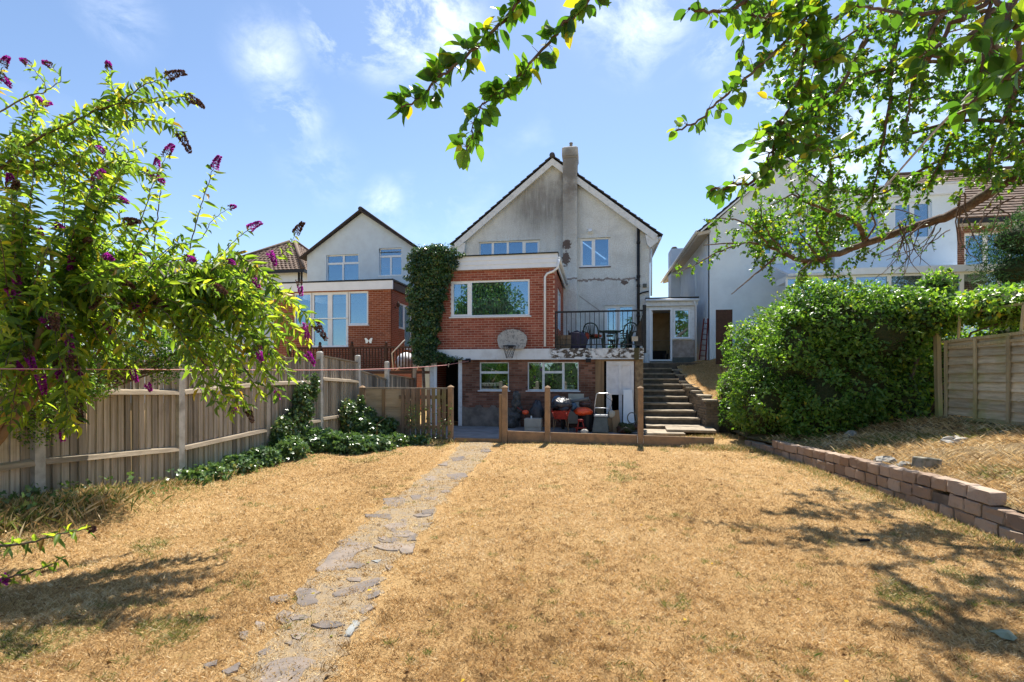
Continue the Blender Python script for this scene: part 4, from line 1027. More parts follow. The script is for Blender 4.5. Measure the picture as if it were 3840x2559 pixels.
# grassy bank above it
ny2, nx2 = 30, 16
bx, by = np.meshgrid(np.linspace(0, 1, nx2), np.linspace(0, 1, ny2))
BY = 14.9 + by * 5.2; BX = (2.98 - (BY - 14.8) * .075) + .2 + bx * 1.6
def bank_z(y): return np.interp(y, [14.9, 16, 17.5, 18.6, 19.3, 20.1], [.86, 1.15, 1.38, 1.72, 1.95, 2.0])
BZ = bank_z(BY) + .05 * vnoise(BX * 3, BY * 3, 8) + .25 * bx
idx = np.arange(nx2 * ny2).reshape(ny2, nx2)
o = np_mesh('bank', np.stack([BX.ravel(), BY.ravel(), BZ.ravel()], 1), np.stack([idx[:-1, :-1].ravel(), idx[:-1, 1:].ravel(), idx[1:, 1:].ravel(), idx[1:, :-1].ravel()], 1), M['lawn'], smooth=True)
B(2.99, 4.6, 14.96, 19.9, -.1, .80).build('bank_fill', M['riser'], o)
tag(o, 'small dry grass bank between the stepped wall and hedge', 'bank', kind='structure')
# low dirty wall at the top of the bank
lw = thing('low_wall', 'low mossy wall at the foot of the porch', 'wall', (3.3, 19.5, 0))
for k in range(7):
    MB().obox((2.75 + k * .24, 19.42, 1.98 + random.uniform(-.02, .03)), (.23, .2, .2), Matrix.Rotation(random.uniform(-.06, .06), 3, 'Z')).build('block', M['brick_grey'], lw, bevel=.015)

# ladder and timber leaning in the side passage
ld = thing('ladder', 'dark red metal ladder leaning by the porch side', 'ladder', (3.95, 18.9, 2))
a0, a1 = PY(2622, 1350, 18.9), PY(2640, 1195, 18.9)
b0, b1 = PY(2646, 1352, 18.9), PY(2655, 1195, 18.9)
for p, q in ((a0, a1), (b0, b1)): MB().beam(p, q, .03, .05).build('stile', M['darkred'], ld)
for k in range(7): MB().beam(a0.lerp(a1, .1 + k * .13), b0.lerp(b1, .1 + k * .13), .025, .025).build('rung', M['darkred'], ld)

# ================================================================== low concrete fence and gateway at the end of the lawn
FY = 12.3
def conc_post(px, lab, h=1.40, w=.125, dy=0):
    x = PY(px, 1500, FY).x; r = thing('concrete_post', lab, 'post', (x, FY + dy, 0), 'concrete posts at the end of the lawn')
    MB().box(x - w / 2, x + w / 2, FY - w / 2 + dy, FY + w / 2 + dy, -.1, h - .05).build('shaft', M['brown_concrete'], r, bevel=.01)
    e = .012
    MB().hexa([(x - w / 2 - e, FY - w / 2 - e + dy, h - .05), (x + w / 2 + e, FY - w / 2 - e + dy, h - .05), (x + w / 2 + e, FY + w / 2 + e + dy, h - .05), (x - w / 2 - e, FY + w / 2 + e + dy, h - .05),
               (x - .01, FY - .01 + dy, h), (x + .01, FY - .01 + dy, h), (x + .01, FY + .01 + dy, h), (x - .01, FY + .01 + dy, h)]).build('cap', M['brown_concrete'], r)
    return r
conc_post(1690, 'brown concrete post where the picket gate hangs')
conc_post(1893, 'brown concrete post at the right of the gateway')
conc_post(2053, 'brown concrete post in front of the red wheelbarrow')
conc_post(2402, 'brown concrete post in front of the steps')
conc_post(1359, 'short concrete post among ivy at the left of the panel fence', 1.38)
x = PY(1878, 1500, FY).x
tag(B(x - .035, x + .03, FY - .04, FY + .03, 0, 1.18).build('gate_stop_post', M['woodraw']), 'thin timber gate stop beside the gateway post', 'post')
xx = [PY(p, 1500, FY).x for p in (1893, 2053, 2402, 2690)]
labs = ('weathered gravel board between gateway post and middle post', 'long weathered gravel board below the red wheelbarrow', 'mossy gravel board at the foot of the steps')
for k in range(3):
    z1 = (.27, .25, .22)[k]
    o = MB().hexa([(xx[k] + .07, FY - .025, -.08), (xx[k + 1] - .07, FY - .025, -.08), (xx[k + 1] - .07, FY + .025, -.08), (xx[k] + .07, FY + .025, -.08),
                   (xx[k] + .07, FY - .02, z1 + .01), (xx[k + 1] - .07, FY - .02, z1 - .01), (xx[k + 1] - .07, FY + .025, z1 - .01), (xx[k] + .07, FY + .025, z1 + .01)]).build('gravel_board', M['brown_concrete'], bevel=.008)
    tag(o, labs[k], 'gravel board', 'gravel boards')
o = B(PY(1700, 1500, FY).x + .05, PY(1880, 1500, FY).x - .04, FY - .03, FY + .06, -.05, .075).build('threshold', M['woodraw'])
tag(o, 'timber threshold across the open gateway', 'threshold')
# horizontal panel fence left of the gate
pf = thing('panel_fence', 'brown horizontal board fence panel behind the ivy left of the gate', 'fence', (-5, FY, 0))
x0, x1 = PY(1372, 1500, FY).x, PY(1530, 1500, FY).x
for k in range(5):
    MB().hexa([(x0, FY - .02, .12 + k * .235), (x1, FY - .02, .12 + k * .235), (x1, FY + .02, .12 + k * .235), (x0, FY + .02, .12 + k * .235), (x0, FY - .005, .35 + k * .235), (x1, FY - .005, .35 + k * .235), (x1, FY + .02, .35 + k * .235), (x0, FY + .02, .35 + k * .235)]).build('board', M['palepanel'], pf)
B(x0, PY(1690, 1500, FY).x - .07, FY - .03, FY + .03, 1.30, 1.335).build('top_rail', M['fence_rail'], pf)
xm = PY(1440, 1500, FY).x; B(xm - .04, xm + .04, FY - .05, FY - .021, .05, 1.29).build('batten', M['woodraw'], pf)
# the picket gate, swung against it
gt = thing('picket_gate', 'weathered picket gate overgrown with ivy beside the gateway', 'gate', (PY(1600, 1500, FY).x, FY - .1, 0))
px0, px1 = 1502, 1675
for k in range(9):
    x = PY(px0 + (px1 - px0) * (k + .5) / 9, 1500, FY - .1).x; w = random.uniform(.085, .115)
    M_ = Matrix.Rotation(random.uniform(-.015, .015), 3, 'Y')
    MB().obox((x, FY - .12, .67 + random.uniform(-.015, .015)), (w, .02, 1.27), M_).build('picket', M['picket'], gt)
for z in (.3, 1.05): B(PY(px0, 1500, FY).x, PY(px1, 1500, FY).x, FY - .108, FY - .07, z, z + .09).build('gate_rail', M['picket'], gt)

# ================================================================== close boarded fence on the left
FX = -6.2
fy = [2.75, 4.71, 6.67, 8.70, 10.59, 12.43, 14.3, 16.64]
ftop = [2.0, 1.98, 1.93, 2.04, 2.12, 2.10, 1.98, 1.98]
def postz(k): return gz1(-6.1, min(fy[k], 12.2))
bf_ = thing('boarded_fence', 'tall weathered close boarded fence with concrete posts along the left', 'fence', (FX, 9, 0))
for k, y in enumerate(fy):
    m_ = 'white_post' if k in (1, 2, 4, 5, 6) else 'concrete'
    MB().box(FX - .05, FX + .06, y - .055, y + .055, -.1, ftop[k] + .05).hexa([(FX - .05, y - .055, ftop[k] + .05), (FX + .06, y - .055, ftop[k] + .05), (FX + .06, y + .055, ftop[k] + .05), (FX - .05, y + .055, ftop[k] + .05), (FX - .02, y - .03, ftop[k] + .075), (FX + .03, y - .03, ftop[k] + .075), (FX + .03, y + .03, ftop[k] + .075), (FX - .02, y + .03, ftop[k] + .075)]).build('concrete_post', M[m_], bf_)
bmes = []
for q_ in range(5):                       # feather edged boards, thick edge lapping the thin one
    w_ = random.uniform(-.03, .03)
    bmes.append(MB().add([(-.011, -.5, 0), (.021, -.5, 0), (.001, .5, 0), (-.011, .5, 0), (-.011, -.5 + w_, 1), (.021, -.5 + w_, 1), (.001, .5, 1), (-.011, .5, 1)],
               [(0, 3, 2, 1), (4, 5, 6, 7), (0, 1, 5, 4), (1, 2, 6, 5), (2, 3, 7, 6), (3, 0, 4, 7)]).mesh('board', M['fence']))
for k in range(len(fy) - 1):
    y0, y1 = fy[k] + .056, fy[k + 1] - .056
    z0a, z0b = postz(k) + .02, postz(k + 1) + .02
    za, zb = ftop[k] - .04, ftop[k + 1] - .04
    if k >= 3: zb -= .10
    if k >= 5: za -= .3; zb -= .35
    pn = MB().beam((FX, y0, za + .02), (FX, y1, zb + .02), .07, .035).build('panel', M['fence_rail'], bf_)
    n = round((y1 - y0) / .104)
    for j in range(n):
        y = y0 + (y1 - y0) * (j + .5) / n; f = (y - y0) / (y1 - y0)
        zb_ = z0a * (1 - f) + z0b * f + random.uniform(-.02, .02); zt = za * (1 - f) + zb * f + random.uniform(-.006, .006)
        inst('board', random.choice(bmes), pn, (FX + random.uniform(-.004, .004), y, zb_), (random.uniform(-.01, .01), 0, random.uniform(-.03, .03)), (1, (y1 - y0) / n * random.uniform(.93, 1.02), zt - zb_))
    for fr_ in ((.28, .74) if k < 5 else (.5,)):
        p = Vector((FX + .042, y0, z0a + (za - z0a) * fr_)); q = Vector((FX + .042, y1, z0b + (zb - z0b) * fr_))
        MB().hexa([p + Vector((-.028, 0, -.04)), p + Vector((.03, 0, -.035)), q + Vector((.03, 0, -.035)), q + Vector((-.028, 0, -.04)), p + Vector((-.028, 0, .04)), p + Vector((.012, 0, .02)), q + Vector((.012, 0, .02)), q + Vector((-.028, 0, .04))]).build('rail', M['fence_rail'], pn)

# ================================================================== retaining wall on the right
rw = thing('retaining_wall', 'low reddish block retaining wall between the lawn and raised bed', 'wall', (4, 8.5, 0))
W0, W1 = Vector((4.55, 2.6, 0)), Vector((3.72, 12.2, 0))
def wx(y): return np.interp(y, [2.6, 5.82, 7.35, 10.4, 11.9, 12.6], [4.45, 4.19, 4.02, 3.80, 3.55, 3.35])
blk = [MB().add([(-.5 + random.uniform(0, .015), -.5, -.5), (.5, -.5, -.5), (.5, .5, -.5), (-.5, .5, -.5), (-.5 + random.uniform(-.01, .03), -.5 + random.uniform(-.03, .05), .5), (.5 - random.uniform(0, .03), -.5 + random.uniform(-.03, .05), .5 + random.uniform(-.05, .02)), (.5, .5, .5), (-.5, .5, .5 + random.uniform(-.03, .02))],
                [(0, 3, 2, 1), (4, 5, 6, 7), (0, 1, 5, 4), (1, 2, 6, 5), (2, 3, 7, 6), (3, 0, 4, 7)]).mesh('block', M['block']) for _ in range(6)]
for me_ in blk:                           # chip and round the edges
    bmx = bmesh.new(); bmx.from_mesh(me_); bmesh.ops.bevel(bmx, geom=list(bmx.edges), offset=.06, segments=1, affect='EDGES'); bmesh.ops.subdivide_edges(bmx, edges=[e for e in bmx.edges if e.calc_length() > .5], cuts=1)
    for v_ in bmx.verts: v_.co += Vector((random.gauss(0, .016), random.gauss(0, .03), random.gauss(0, .025)))
    bmx.to_mesh(me_); bmx.free()
for row in range(3):
    y = 2.5 + (.13 if row % 2 else 0)
    while y < 12.4:
        L = random.uniform(.20, .31); yc = y + L / 2
        z = -.05 + row * .158 - .13 * float(np.clip((yc - 7.2) / 3.6, 0, 1)); ok = True
        if row == 2 and not (6.35 < yc < 11.4): ok = False
        if row == 1 and abs(yc - 6.95) < .12: ok = False
        if ok:
            a = math.atan2(wx(yc + .2) - wx(yc - .2), .4)
            inst('block', random.choice(blk), rw, (wx(yc) + .09 + random.uniform(-.012, .012), yc, z + .08 + .02 * vnoise(yc, 0, 3)), (random.uniform(-.02, .02), random.uniform(-.02, .02), -a + math.pi / 2 + math.pi * 0 + random.uniform(-.03, .03) + math.pi), (L, .17, .148))
        y += L + .012
mb = MB()
ys = np.arange(2.5, 12.5, .4)
for y in ys: mb.hexa([(wx(y) + .02, y, -.3), (wx(y) + .16, y, -.3), (wx(y + .4) + .16, y + .4, -.1), (wx(y + .4) + .02, y + .4, -.1), (wx(y) + .03, y, .24 - .13 * float(np.clip((y - 7.2) / 3.6, 0, 1))), (wx(y) + .16, y, .22 - .13 * float(np.clip((y - 7.2) / 3.6, 0, 1))), (wx(y + .4) + .16, y + .4, .22 - .13 * float(np.clip((y - 6.8) / 3.6, 0, 1))), (wx(y + .4) + .03, y + .4, .24 - .13 * float(np.clip((y - 6.8) / 3.6, 0, 1)))])
mb.build('mortar_core', M['mortar_dark'], rw)

# raised bed behind it
t = NT('dry_cuttings')
c0 = t.mix(t.ramp(t.noise(4, 6, .7), .35, .7), (.30, .21, .11), (.15, .11, .06)); c0 = t.mix(t.ramp(t.noise(45, 5, .8), .5, .8), c0, (.52, .41, .24)); c0 = t.mix(t.ramp(t.noise(1.5, 4), .55, .75, 0, .6), c0, (.10, .12, .04))
M['cuttings'] = t.done(t.bsdf(c0, .95, .1, t.bump(t.noise(35, 6, .75), .9, .05)))
ny2, nx2 = 70, 40
bx, by = np.meshgrid(np.linspace(0, 1, nx2), np.linspace(0, 1, ny2)); BY = 2.0 + by * 12.5; BX = wx(BY) + .15 + bx * (9.0 - wx(BY))
def bed_z(x, y):
    f = np.clip((x - wx(y)) / 3.2, 0, 1.4)
    return .25 - .10 * np.clip((y - 7.2) / 3.6, 0, 1) + (.46 + .1 * np.clip((y - 7.2) / 3.6, 0, 1)) * f + .06 * vnoise(x * 2, y * 2, 11) * np.minimum(f * 3, 1) + .025 * vnoise(x * 8, y * 8, 12) * np.minimum(f * 3, 1)
idx = np.arange(nx2 * ny2).reshape(ny2, nx2)
o = np_mesh('raised_bed', np.stack([BX.ravel(), BY.ravel(), bed_z(BX, BY).ravel()], 1), np.stack([idx[:-1, :-1].ravel(), idx[:-1, 1:].ravel(), idx[1:, 1:].ravel(), idx[1:, :-1].ravel()], 1), M['cuttings'], smooth=True)
tag(o, 'raised bed strewn with dry cuttings behind the block wall', 'bed', kind='structure')
def bed_at(px, py):                     # walk the ray down to the bed
    d = ray(px, py); tt = 2.0
    while tt < 30:
        p = Vector((0, 0, EYE)) + d * tt
        if p.z < float(bed_z(np.array(p.x), np.array(p.y))): return p
        tt += .02
    return p
for n_, (px, py, r, sd, lb) in enumerate([(3320, 1650 + 95, (.16, .13, .11), 3, 'mossy grey boulder at the left of the raised bed'), (3395, 1755, (.12, .10, .07), 5, 'flat pale stone beside the square block'), (3580, 1665, (.22, .14, .10), 8, 'pale rounded stone below the lap fence'), (3190, 1640, (.12, .1, .1), 9, 'small round stone at the foot of the hedge')]):
    p = bed_at(px, py); o = MB().blob((p.x, p.y, p.z + r[2] * .25), r, sd, .22, 11, 8).build('stone', M['stone']); tag(o, lb, 'stone', 'stones on the raised bed')
p = bed_at(3475, 1758); o = MB().obox((p.x, p.y, p.z + .075), (.30, .2, .17), Matrix.Rotation(.3, 3, 'Z') @ Matrix.Rotation(.1, 3, 'Y')).build('concrete_block', simple('mossy_block', (.34, .31, .25), (.14, .13, .08), .95, 9, .6, 40), bevel=.02)
tag(o, 'broken square concrete block lying on the raised bed', 'block')

# lap fence on its brick plinth
lf = thing('lap_fence', 'leaning silvered lap fence panels at the right edge', 'fence', (7.3, 10.5, .8))
A = Vector((6.95, 11.6, 0)); Bv = Vector((7.75, 7.6, 0)); dv = (Bv - A).normalized(); nv = Vector((dv.y, -dv.x, 0))
if nv.x > 0: nv = -nv
LB, LT = .83, 2.33
def lp(s, z, off=0): return A + dv * s + nv * off + Vector((0, 0, z))
for k in range(9):
    z = LB + .05 + k * .162; zz = random.uniform(-.012, .012)
    for j, (s0, s1) in enumerate(((.1, 1.95), (2.02, 3.9))):
        tlt = random.uniform(-.03, .03) + .04 * (k / 9)
        p, q = lp(s0, z + zz, .0), lp(s1, z + zz + tlt, .0)
        up = Vector((0, 0, .19)); MB().hexa([p + nv * .045, q + nv * .045, q + nv * .030, p + nv * .030, p + up - nv * .004, q + up - nv * .004, q + up - nv * .012, p + up - nv * .012]).build('slat', M['lap'], lf)
for s in (.1, .72, 1.34, 1.95, 2.6, 3.2, 3.85): MB().beam(lp(s, LB, .065), lp(s, LT + .02 + .03 * s / 2, .065), .03, .055, tuple(dv)).build('batten', M['lapframe'], lf)
MB().beam(lp(.0, LB - .02, .03), lp(3.95, LB + .03, .03), .05, .06).build('bottom_rail', M['lapframe'], lf)
MB().beam(lp(.0, LT + .0, .04), lp(3.95, LT + .16, .04), .04, .055).build('top_rail', M['lapframe'], lf)
MB().beam(lp(.05, LT - .12, .045), lp(3.9, LT + .05, .045), .025, .05).build('top_rail', M['lapframe'], lf)
MB().beam(lp(-.12, LB - .3, .0), lp(-.18, LT + .25, .0), .09, .09).build('post', M['lapframe'], lf)
MB().beam(lp(.2, LT + .52, .0), lp(3.9, LT + .66, .0), .03, .045).build('trellis_rail', M['lapframe'], lf)
for s in (.3, 1.5, 2.7, 3.8): MB().beam(lp(s, LT + .02, .0), lp(s + .05, LT + .56, .0), .03, .04).build('trellis_post', M['lapframe'], lf)
MB().beam(lp(1.6, LT + .28, .01), lp(3.9, LT + .38, .01), .02, .03).build('trellis_rail', M['lapframe'], lf)
pb = [lp(-.3, .3, .02), lp(4.2, .3, .02), lp(4.2, .3, -.2), lp(-.3, .3, -.2)]
MB().hexa(pb + [p + Vector((0, 0, LB - .36)) for p in pb]).build('brick_plinth', M['mortar_dark'], lf)
me = BRICK.mesh('brick', M['brick']); ra = math.atan2(dv.y, dv.x)
for r_ in range(6):
    s = -.25 + (.11 if r_ % 2 else 0)
    while s < 4.0:
        if not (1.0 < s < 1.8 and r_ > 1): inst('brick', me, lf, lp(s + .107, .34 + r_ * .075, .02), (0, 0, ra), (.213, .05, .064))
        s += .225
# ================================================================== foliage kit
def unit(a): return a / np.maximum(np.linalg.norm(a, axis=-1, keepdims=True), 1e-9)
LEAF8 = (np.array([(0, 0, 0), (0, .30, -.02), (0, .66, -.05), (0, 1, -.14), (-.5, .34, .07), (-.40, .68, .02), (.5, .34, .07), (.40, .68, .02)], float),
         np.array([(0, 1, 4), (1, 2, 5), (1, 5, 4), (2, 3, 5), (0, 6, 1), (1, 7, 2), (1, 6, 7), (2, 7, 3)]))
LEAF6 = (np.array([(0, 0, 0), (0, .5, -.03), (0, 1, -.12), (-.5, .42, .08), (.5, .42, .08)], float), np.array([(0, 1, 3), (1, 2, 3), (0, 4, 1), (1, 4, 2)]))
_s = [0, .12, .28, .46, .64, .82, 1.0]; _w = [0, .27, .44, .5, .43, .25, 0]    # a smooth ovate leaf for the close boughs
_V = [(0, s, .02 - .16 * s * s) for s in _s] + [(-w, s + .02, .08 * math.sin(w * 3) - .16 * s * s + .02) for s, w in zip(_s[1:-1], _w[1:-1])] + [(w, s + .02, .08 * math.sin(w * 3) - .16 * s * s + .02) for s, w in zip(_s[1:-1], _w[1:-1])]
_F = [(0, 1, 7), (0, 12, 1), (5, 6, 11), (5, 16, 6)]
for _k in range(1, 5): _F += [(_k, _k + 1, 6 + _k + 1), (_k, 6 + _k + 1, 6 + _k), (_k, 11 + _k, 11 + _k + 1), (_k, 11 + _k + 1, _k + 1)]
OVATE = (np.array(_V, float), np.array(_F))
IVY = (np.array([(0, 0, 0), (-.42, -.05, .03), (-.55, .35, .05), (-.22, .5, 0), (0, 1, -.1), (.22, .5, 0), (.55, .35, .05), (.42, -.05, .03)], float),
       np.array([(0, 1, 2), (0, 2, 3), (0, 3, 4), (0, 4, 5), (0, 5, 6), (0, 6, 7)]))
def frames(A, N):
    A = unit(A); N = N - A * (A * N).sum(-1, keepdims=True); N = unit(N); return A, N, np.cross(A, N)
def foliage(parent, P, A, N, L, W, mat, tpl=LEAF6, var=None, n_obj=0, name='foliage', leafname='leaf', curl=.0):
    """all leaves of one plant: the largest in view as objects of their own, the others one part."""
    n = len(P); A, N, S = frames(np.asarray(A, float), np.asarray(N, float)); P = np.asarray(P, float); L = np.asarray(L, float)
    W = np.broadcast_to(np.asarray(W, float), (n,))
    if var is None: var = rng.random(n)
    T, Fc = tpl
    if n_obj:
        rel = P - np.array([0, 0, EYE]); dep = rel[:, 1] * CS - rel[:, 0] * SN; lat = rel[:, 0] * CS + rel[:, 1] * SN
        px = np.where(dep > .3, np.abs(lat / np.maximum(dep, .3)) * FPX, 9e9); py = np.where(dep > .3, rel[:, 2] / np.maximum(dep, .3) * FPX, 9e9)
        vis = (px < 1900) & (py < 1390) & (py > -1150)
        score = np.where(vis, L / np.maximum(dep, .3), 0)
        order = np.argsort(-score); pick = order[:n_obj]; rest = order[n_obj:]
        mes = []
        for k in range(4):
            me = D.meshes.new(leafname); TT = T.copy(); TT[:, 2] *= (.6 + .5 * k); TT[:, 0] += .03 * math.sin(k * 2) * TT[:, 1]
            me.from_pydata([tuple(q) for q in TT], [], [tuple(int(i) for i in f) for f in Fc]); me.update()
            a = me.attributes.new('var', 'FLOAT', 'POINT'); a.data.foreach_set('value', [k * .23] * len(TT)); me.materials.append(mat); mes.append(me)
        for i in pick:
            o = D.objects.new(leafname, mes[int(rng.integers(4))]); C.objects.link(o); attach(o, parent)
            o.matrix_basis = Matrix(((S[i, 0] * L[i] * W[i], A[i, 0] * L[i], N[i, 0] * L[i], P[i, 0]), (S[i, 1] * L[i] * W[i], A[i, 1] * L[i], N[i, 1] * L[i], P[i, 1]), (S[i, 2] * L[i] * W[i], A[i, 2] * L[i], N[i, 2] * L[i], P[i, 2]), (0, 0, 0, 1)))
        P, A, N, S, L, W, var = P[rest], A[rest], N[rest], S[rest], L[rest], W[rest], var[rest]; n = len(P)
    if n == 0: return None
    cz = rng.uniform(.5, 1.6, (n, 1, 1)) if curl == 0 else rng.uniform(.5, 1.6 + curl, (n, 1, 1))
    V = P[:, None, :] + L[:, None, None] * (T[None, :, 1:2] * A[:, None, :] + T[None, :, 0:1] * W[:, None, None] * S[:, None, :] + T[None, :, 2:3] * cz * N[:, None, :])
    k = len(T); Fa = (Fc[None] + (np.arange(n) * k)[:, None, None]).reshape(-1, 3)
    return np_mesh(name, V.reshape(-1, 3), Fa, mat, parent, np.repeat(var, k), 'stuff')
def smooth_line(pts, rad, per=6, jit=0):
    """Catmull-Rom through points, with the radii eased along."""
    P = [Vector(p) for p in pts]; out, ro = [], []
    for i in range(len(P) - 1):
        p0, p1, p2, p3 = P[max(i - 1, 0)], P[i], P[i + 1], P[min(i + 2, len(P) - 1)]
        for k in range(per):
            t_ = k / per; q = ((p1 * 2) + (p2 - p0) * t_ + (p0 * 2 - p1 * 5 + p2 * 4 - p3) * t_ * t_ + (p1 * 3 - p0 - p2 * 3 + p3) * t_ ** 3) * .5
            if jit: q += Vector((random.gauss(0, jit), random.gauss(0, jit), random.gauss(0, jit)))
            out.append(q); ro.append(rad[i] * (1 - t_) + rad[i + 1] * t_)
    out.append(P[-1]); ro.append(rad[-1]); return out, ro
def along(pts, step, start=0.):
    """points and directions every step metres along a polyline"""
    res = []; acc = -start * 1.0; L = sum((pts[i + 1] - pts[i]).length for i in range(len(pts) - 1)); s = start; cum = 0
    for i in range(len(pts) - 1):
        e = pts[i + 1] - pts[i]; l = e.length
        while s <= cum + l and l > 1e-6:
            res.append((pts[i] + e * ((s - cum) / l), e / l, s / max(L, 1e-6))); s += step
        cum += l
    return res
def rv(): 
    v = Vector((random.gauss(0, 1), random.gauss(0, 1), random.gauss(0, 1))); return v.normalized()
M['bark'] = simple('apple_bark', (.11, .07, .052), (.23, .19, .155), .9, 14, .8, 50, contrast=(.45, .75))
M['twig'] = simple('twig_bark', (.10, .07, .05), (.17, .13, .10), .85, 20)
M['apple'] = leafmat('apple_leaf', [(0, (.035, .09, .02)), (.35, (.065, .16, .025)), (.7, (.11, .22, .03)), (.93, (.18, .27, .035)), (.98, (.30, .30, .03)), (1, (.40, .28, .03))], .5, .42, .5, (1.3, 1.35, .45))
M['budd'] = leafmat('buddleia_leaf', [(0, (.04, .085, .035)), (.2, (.08, .15, .035)), (.5, (.14, .235, .04)), (.85, (.22, .31, .05)), (.96, (.33, .33, .05)), (1, (.22, .13, .04))], .58, .5, .4, (1.65, 1.55, .55))
M['hedge'] = leafmat('privet_leaf', [(0, (.035, .085, .022)), (.45, (.085, .18, .038)), (.8, (.155, .275, .05)), (.96, (.26, .37, .06)), (1, (.42, .36, .03))], .44, .38, .5, (1.25, 1.3, .45))
M['ivy'] = leafmat('ivy_leaf', [(0, (.018, .055, .022)), (.6, (.045, .115, .038)), (.92, (.085, .18, .055)), (1, (.16, .19, .06))], .22, .3, .6)
M['groundivy'] = leafmat('ground_ivy_leaf', [(0, (.04, .085, .03)), (.5, (.095, .175, .055)), (.85, (.16, .26, .085)), (.97, (.24, .27, .11)), (1, (.32, .24, .12))], .25, .3, .6)
M['core'] = simple('dark_filler', (.03, .045, .015), (.06, .06, .025), .95, 12, .8, 20, dist=.05)  # dark filler colour; inside the plants it paints the depth between leaves

# ================================================================== apple tree, trunk off to the right
tree = thing('apple_tree', 'old apple tree with leafy boughs hanging over the lawn', 'tree', (6.75, 6.3, .6))
hub = Vector((6.3, 6.0, 4.9))
pts, rd = smooth_line([(6.75, 6.3, .5), (6.72, 6.25, 1.6), (6.55, 6.15, 3.0), hub], [.22, .18, .16, .13], 5, .01)
MB().tube(pts, rd, 12).build('trunk', M['bark'], tree, smooth=True)
z4 = lambda x, y, Y: PY(2400 + x / 1.634, 550 + y / 1.634, Y)
zt = lambda x, y, Y: PY(2400 + x / 1.426, y / 1.426, Y)
boughs, twigs, leafpts = [], [], []     # leafpts: (pos, dir, size)
def bough(pts, rad, twig=.14, tl=(.12, .4), size=(.055, .085), leaf=.042, per=3, droop=.25, density=1.0, start=.0, name='branch', sides=8):
    p, r = smooth_line(pts, rad, 6, .006)
    boughs.append((p, r, sides))
    for q, d, f in along(p, twig, start):
        if random.random() > density: continue
        dirn = (d * .4 + rv() * 1.0 + Vector((0, 0, -droop))).normalized(); L = random.uniform(*tl)
        tp = [q]; 
        for k in range(4):
            dirn = (dirn + rv() * .25 + Vector((0, 0, -droop * .35))).normalized(); tp.append(tp[-1] + dirn * L / 4)
        twigs.append(tp)
        for w, e, g in along(tp, leaf, .03):
            for _ in range(per): leafpts.append((w, e, random.uniform(*size)))
    return p
def rosettes(p, step=.05, per=4, size=(.05, .085), start=0., spur=.05):
    for q, d, f in along(p, step, start):
        sd = (rv() + d * .2).normalized(); L_ = random.uniform(.006, spur)
        for _ in range(random.randint(max(per - 2, 1), per + 1)):
            w = (sd + rv() * .55).normalized(); e = q + w * L_ * random.uniform(.4, 1); twigs.append([q, q + w * L_ * .2, e]); leafpts.append((e, (w * 1.6 + d * .3 + Vector((0, 0, -.15))).normalized(), random.uniform(*size)))
Yl = 7.8
limb = [hub, PY(4050, 480, 7.0), PY(3900, 590, 7.3), z4(2150, 270, 7.5), z4(1900, 420, 7.65), z4(1700, 485, Yl), z4(1400, 590, Yl), z4(1250, 640, 7.9), z4(1100, 695, 7.95), z4(1000, 702, 8.0), z4(900, 665, 8.0), z4(800, 615, 8.1), z4(640, 590, 8.2), z4(390, 605, 8.3)]
p = bough(limb, [.12, .10, .085, .075, .062, .055, .048, .043, .04, .035, .03, .022, .014, .006], twig=.2, tl=(.1, .35), size=(.055, .08), start=3.3, density=.5)
def tw(pts, r0=.02, r1=.004, **k): 
    n = len(pts); return bough(pts, [r0 + (r1 - r0) * i / (n - 1) for i in range(n)], **k)
tw([z4(1380, 580, Yl), z4(1365, 540, Yl), z4(1330, 475, 7.7), z4(1250, 430, 7.6), z4(1100, 372, 7.5), z4(1000, 335, 7.4), z4(930, 300, 7.4), z4(800, 360, 7.4)], .04, .006, twig=.1, tl=(.1, .3), size=(.055, .08))
tw([z4(830, 680, 8.0), z4(700, 790, 7.9), z4(560, 905, 7.8)], .018, .006, twig=.35, tl=(.1, .25), density=.5)
tw([z4(800, 610, 8.0), z4(640, 470, 7.8), z4(500, 440, 7.8), z4(420, 450, 7.8)], .015, .004, twig=.07, tl=(.08, .25), size=(.05, .075), per=3)
tw([z4(640, 590, 8.1), z4(500, 640, 8.1), z4(340, 720, 8.1), z4(230, 770, 8.1)], .014, .004, twig=.09, tl=(.06, .18), size=(.05, .075))
tw([z4(900, 660, 8.0), z4(780, 520, 7.9), z4(740, 380, 7.9), z4(750, 300, 7.9)], .014, .004, twig=.07, tl=(.08, .25), size=(.05, .075))
tw([z4(1000, 335, 7.4), z4(940, 240, 7.4), z4(890, 110, 7.4)], .012, .003, twig=.12, tl=(.05, .12), size=(.03, .045), density=.8)
tw([z4(1150, 640, 7.9), z4(1080, 520, 7.8), z4(1150, 420, 7.7), z4(1180, 320, 7.7)], .018, .004, twig=.06, tl=(.1, .3), size=(.055, .08), per=3)
tw([z4(1100, 690, 7.9), z4(1000, 560, 7.8), z4(960, 470, 7.8)], .016, .004, twig=.06, tl=(.1, .28), size=(.055, .08), per=3)
tw([z4(1100, 700, 7.9), z4(1180, 760, 7.8), z4(1230, 830, 7.8)], .012, .003, twig=.07, tl=(.1, .25), size=(.05, .075), droop=.5)
for _ in range(36):
    a = z4(random.uniform(560, 1350), random.uniform(300, 680), random.uniform(7.8, 10.8)); tw([a, a + rv() * .18, a + rv() * .3], .007, .002, twig=.06, tl=(.12, .3), size=(.05, .075), leaf=.04, per=3, sides=5)
tw([z4(1050, 705, 7.9), z4(980, 770, 7.8), z4(960, 830, 7.8)], .012, .003, twig=.07, tl=(.1, .25), size=(.05, .075), droop=.5)
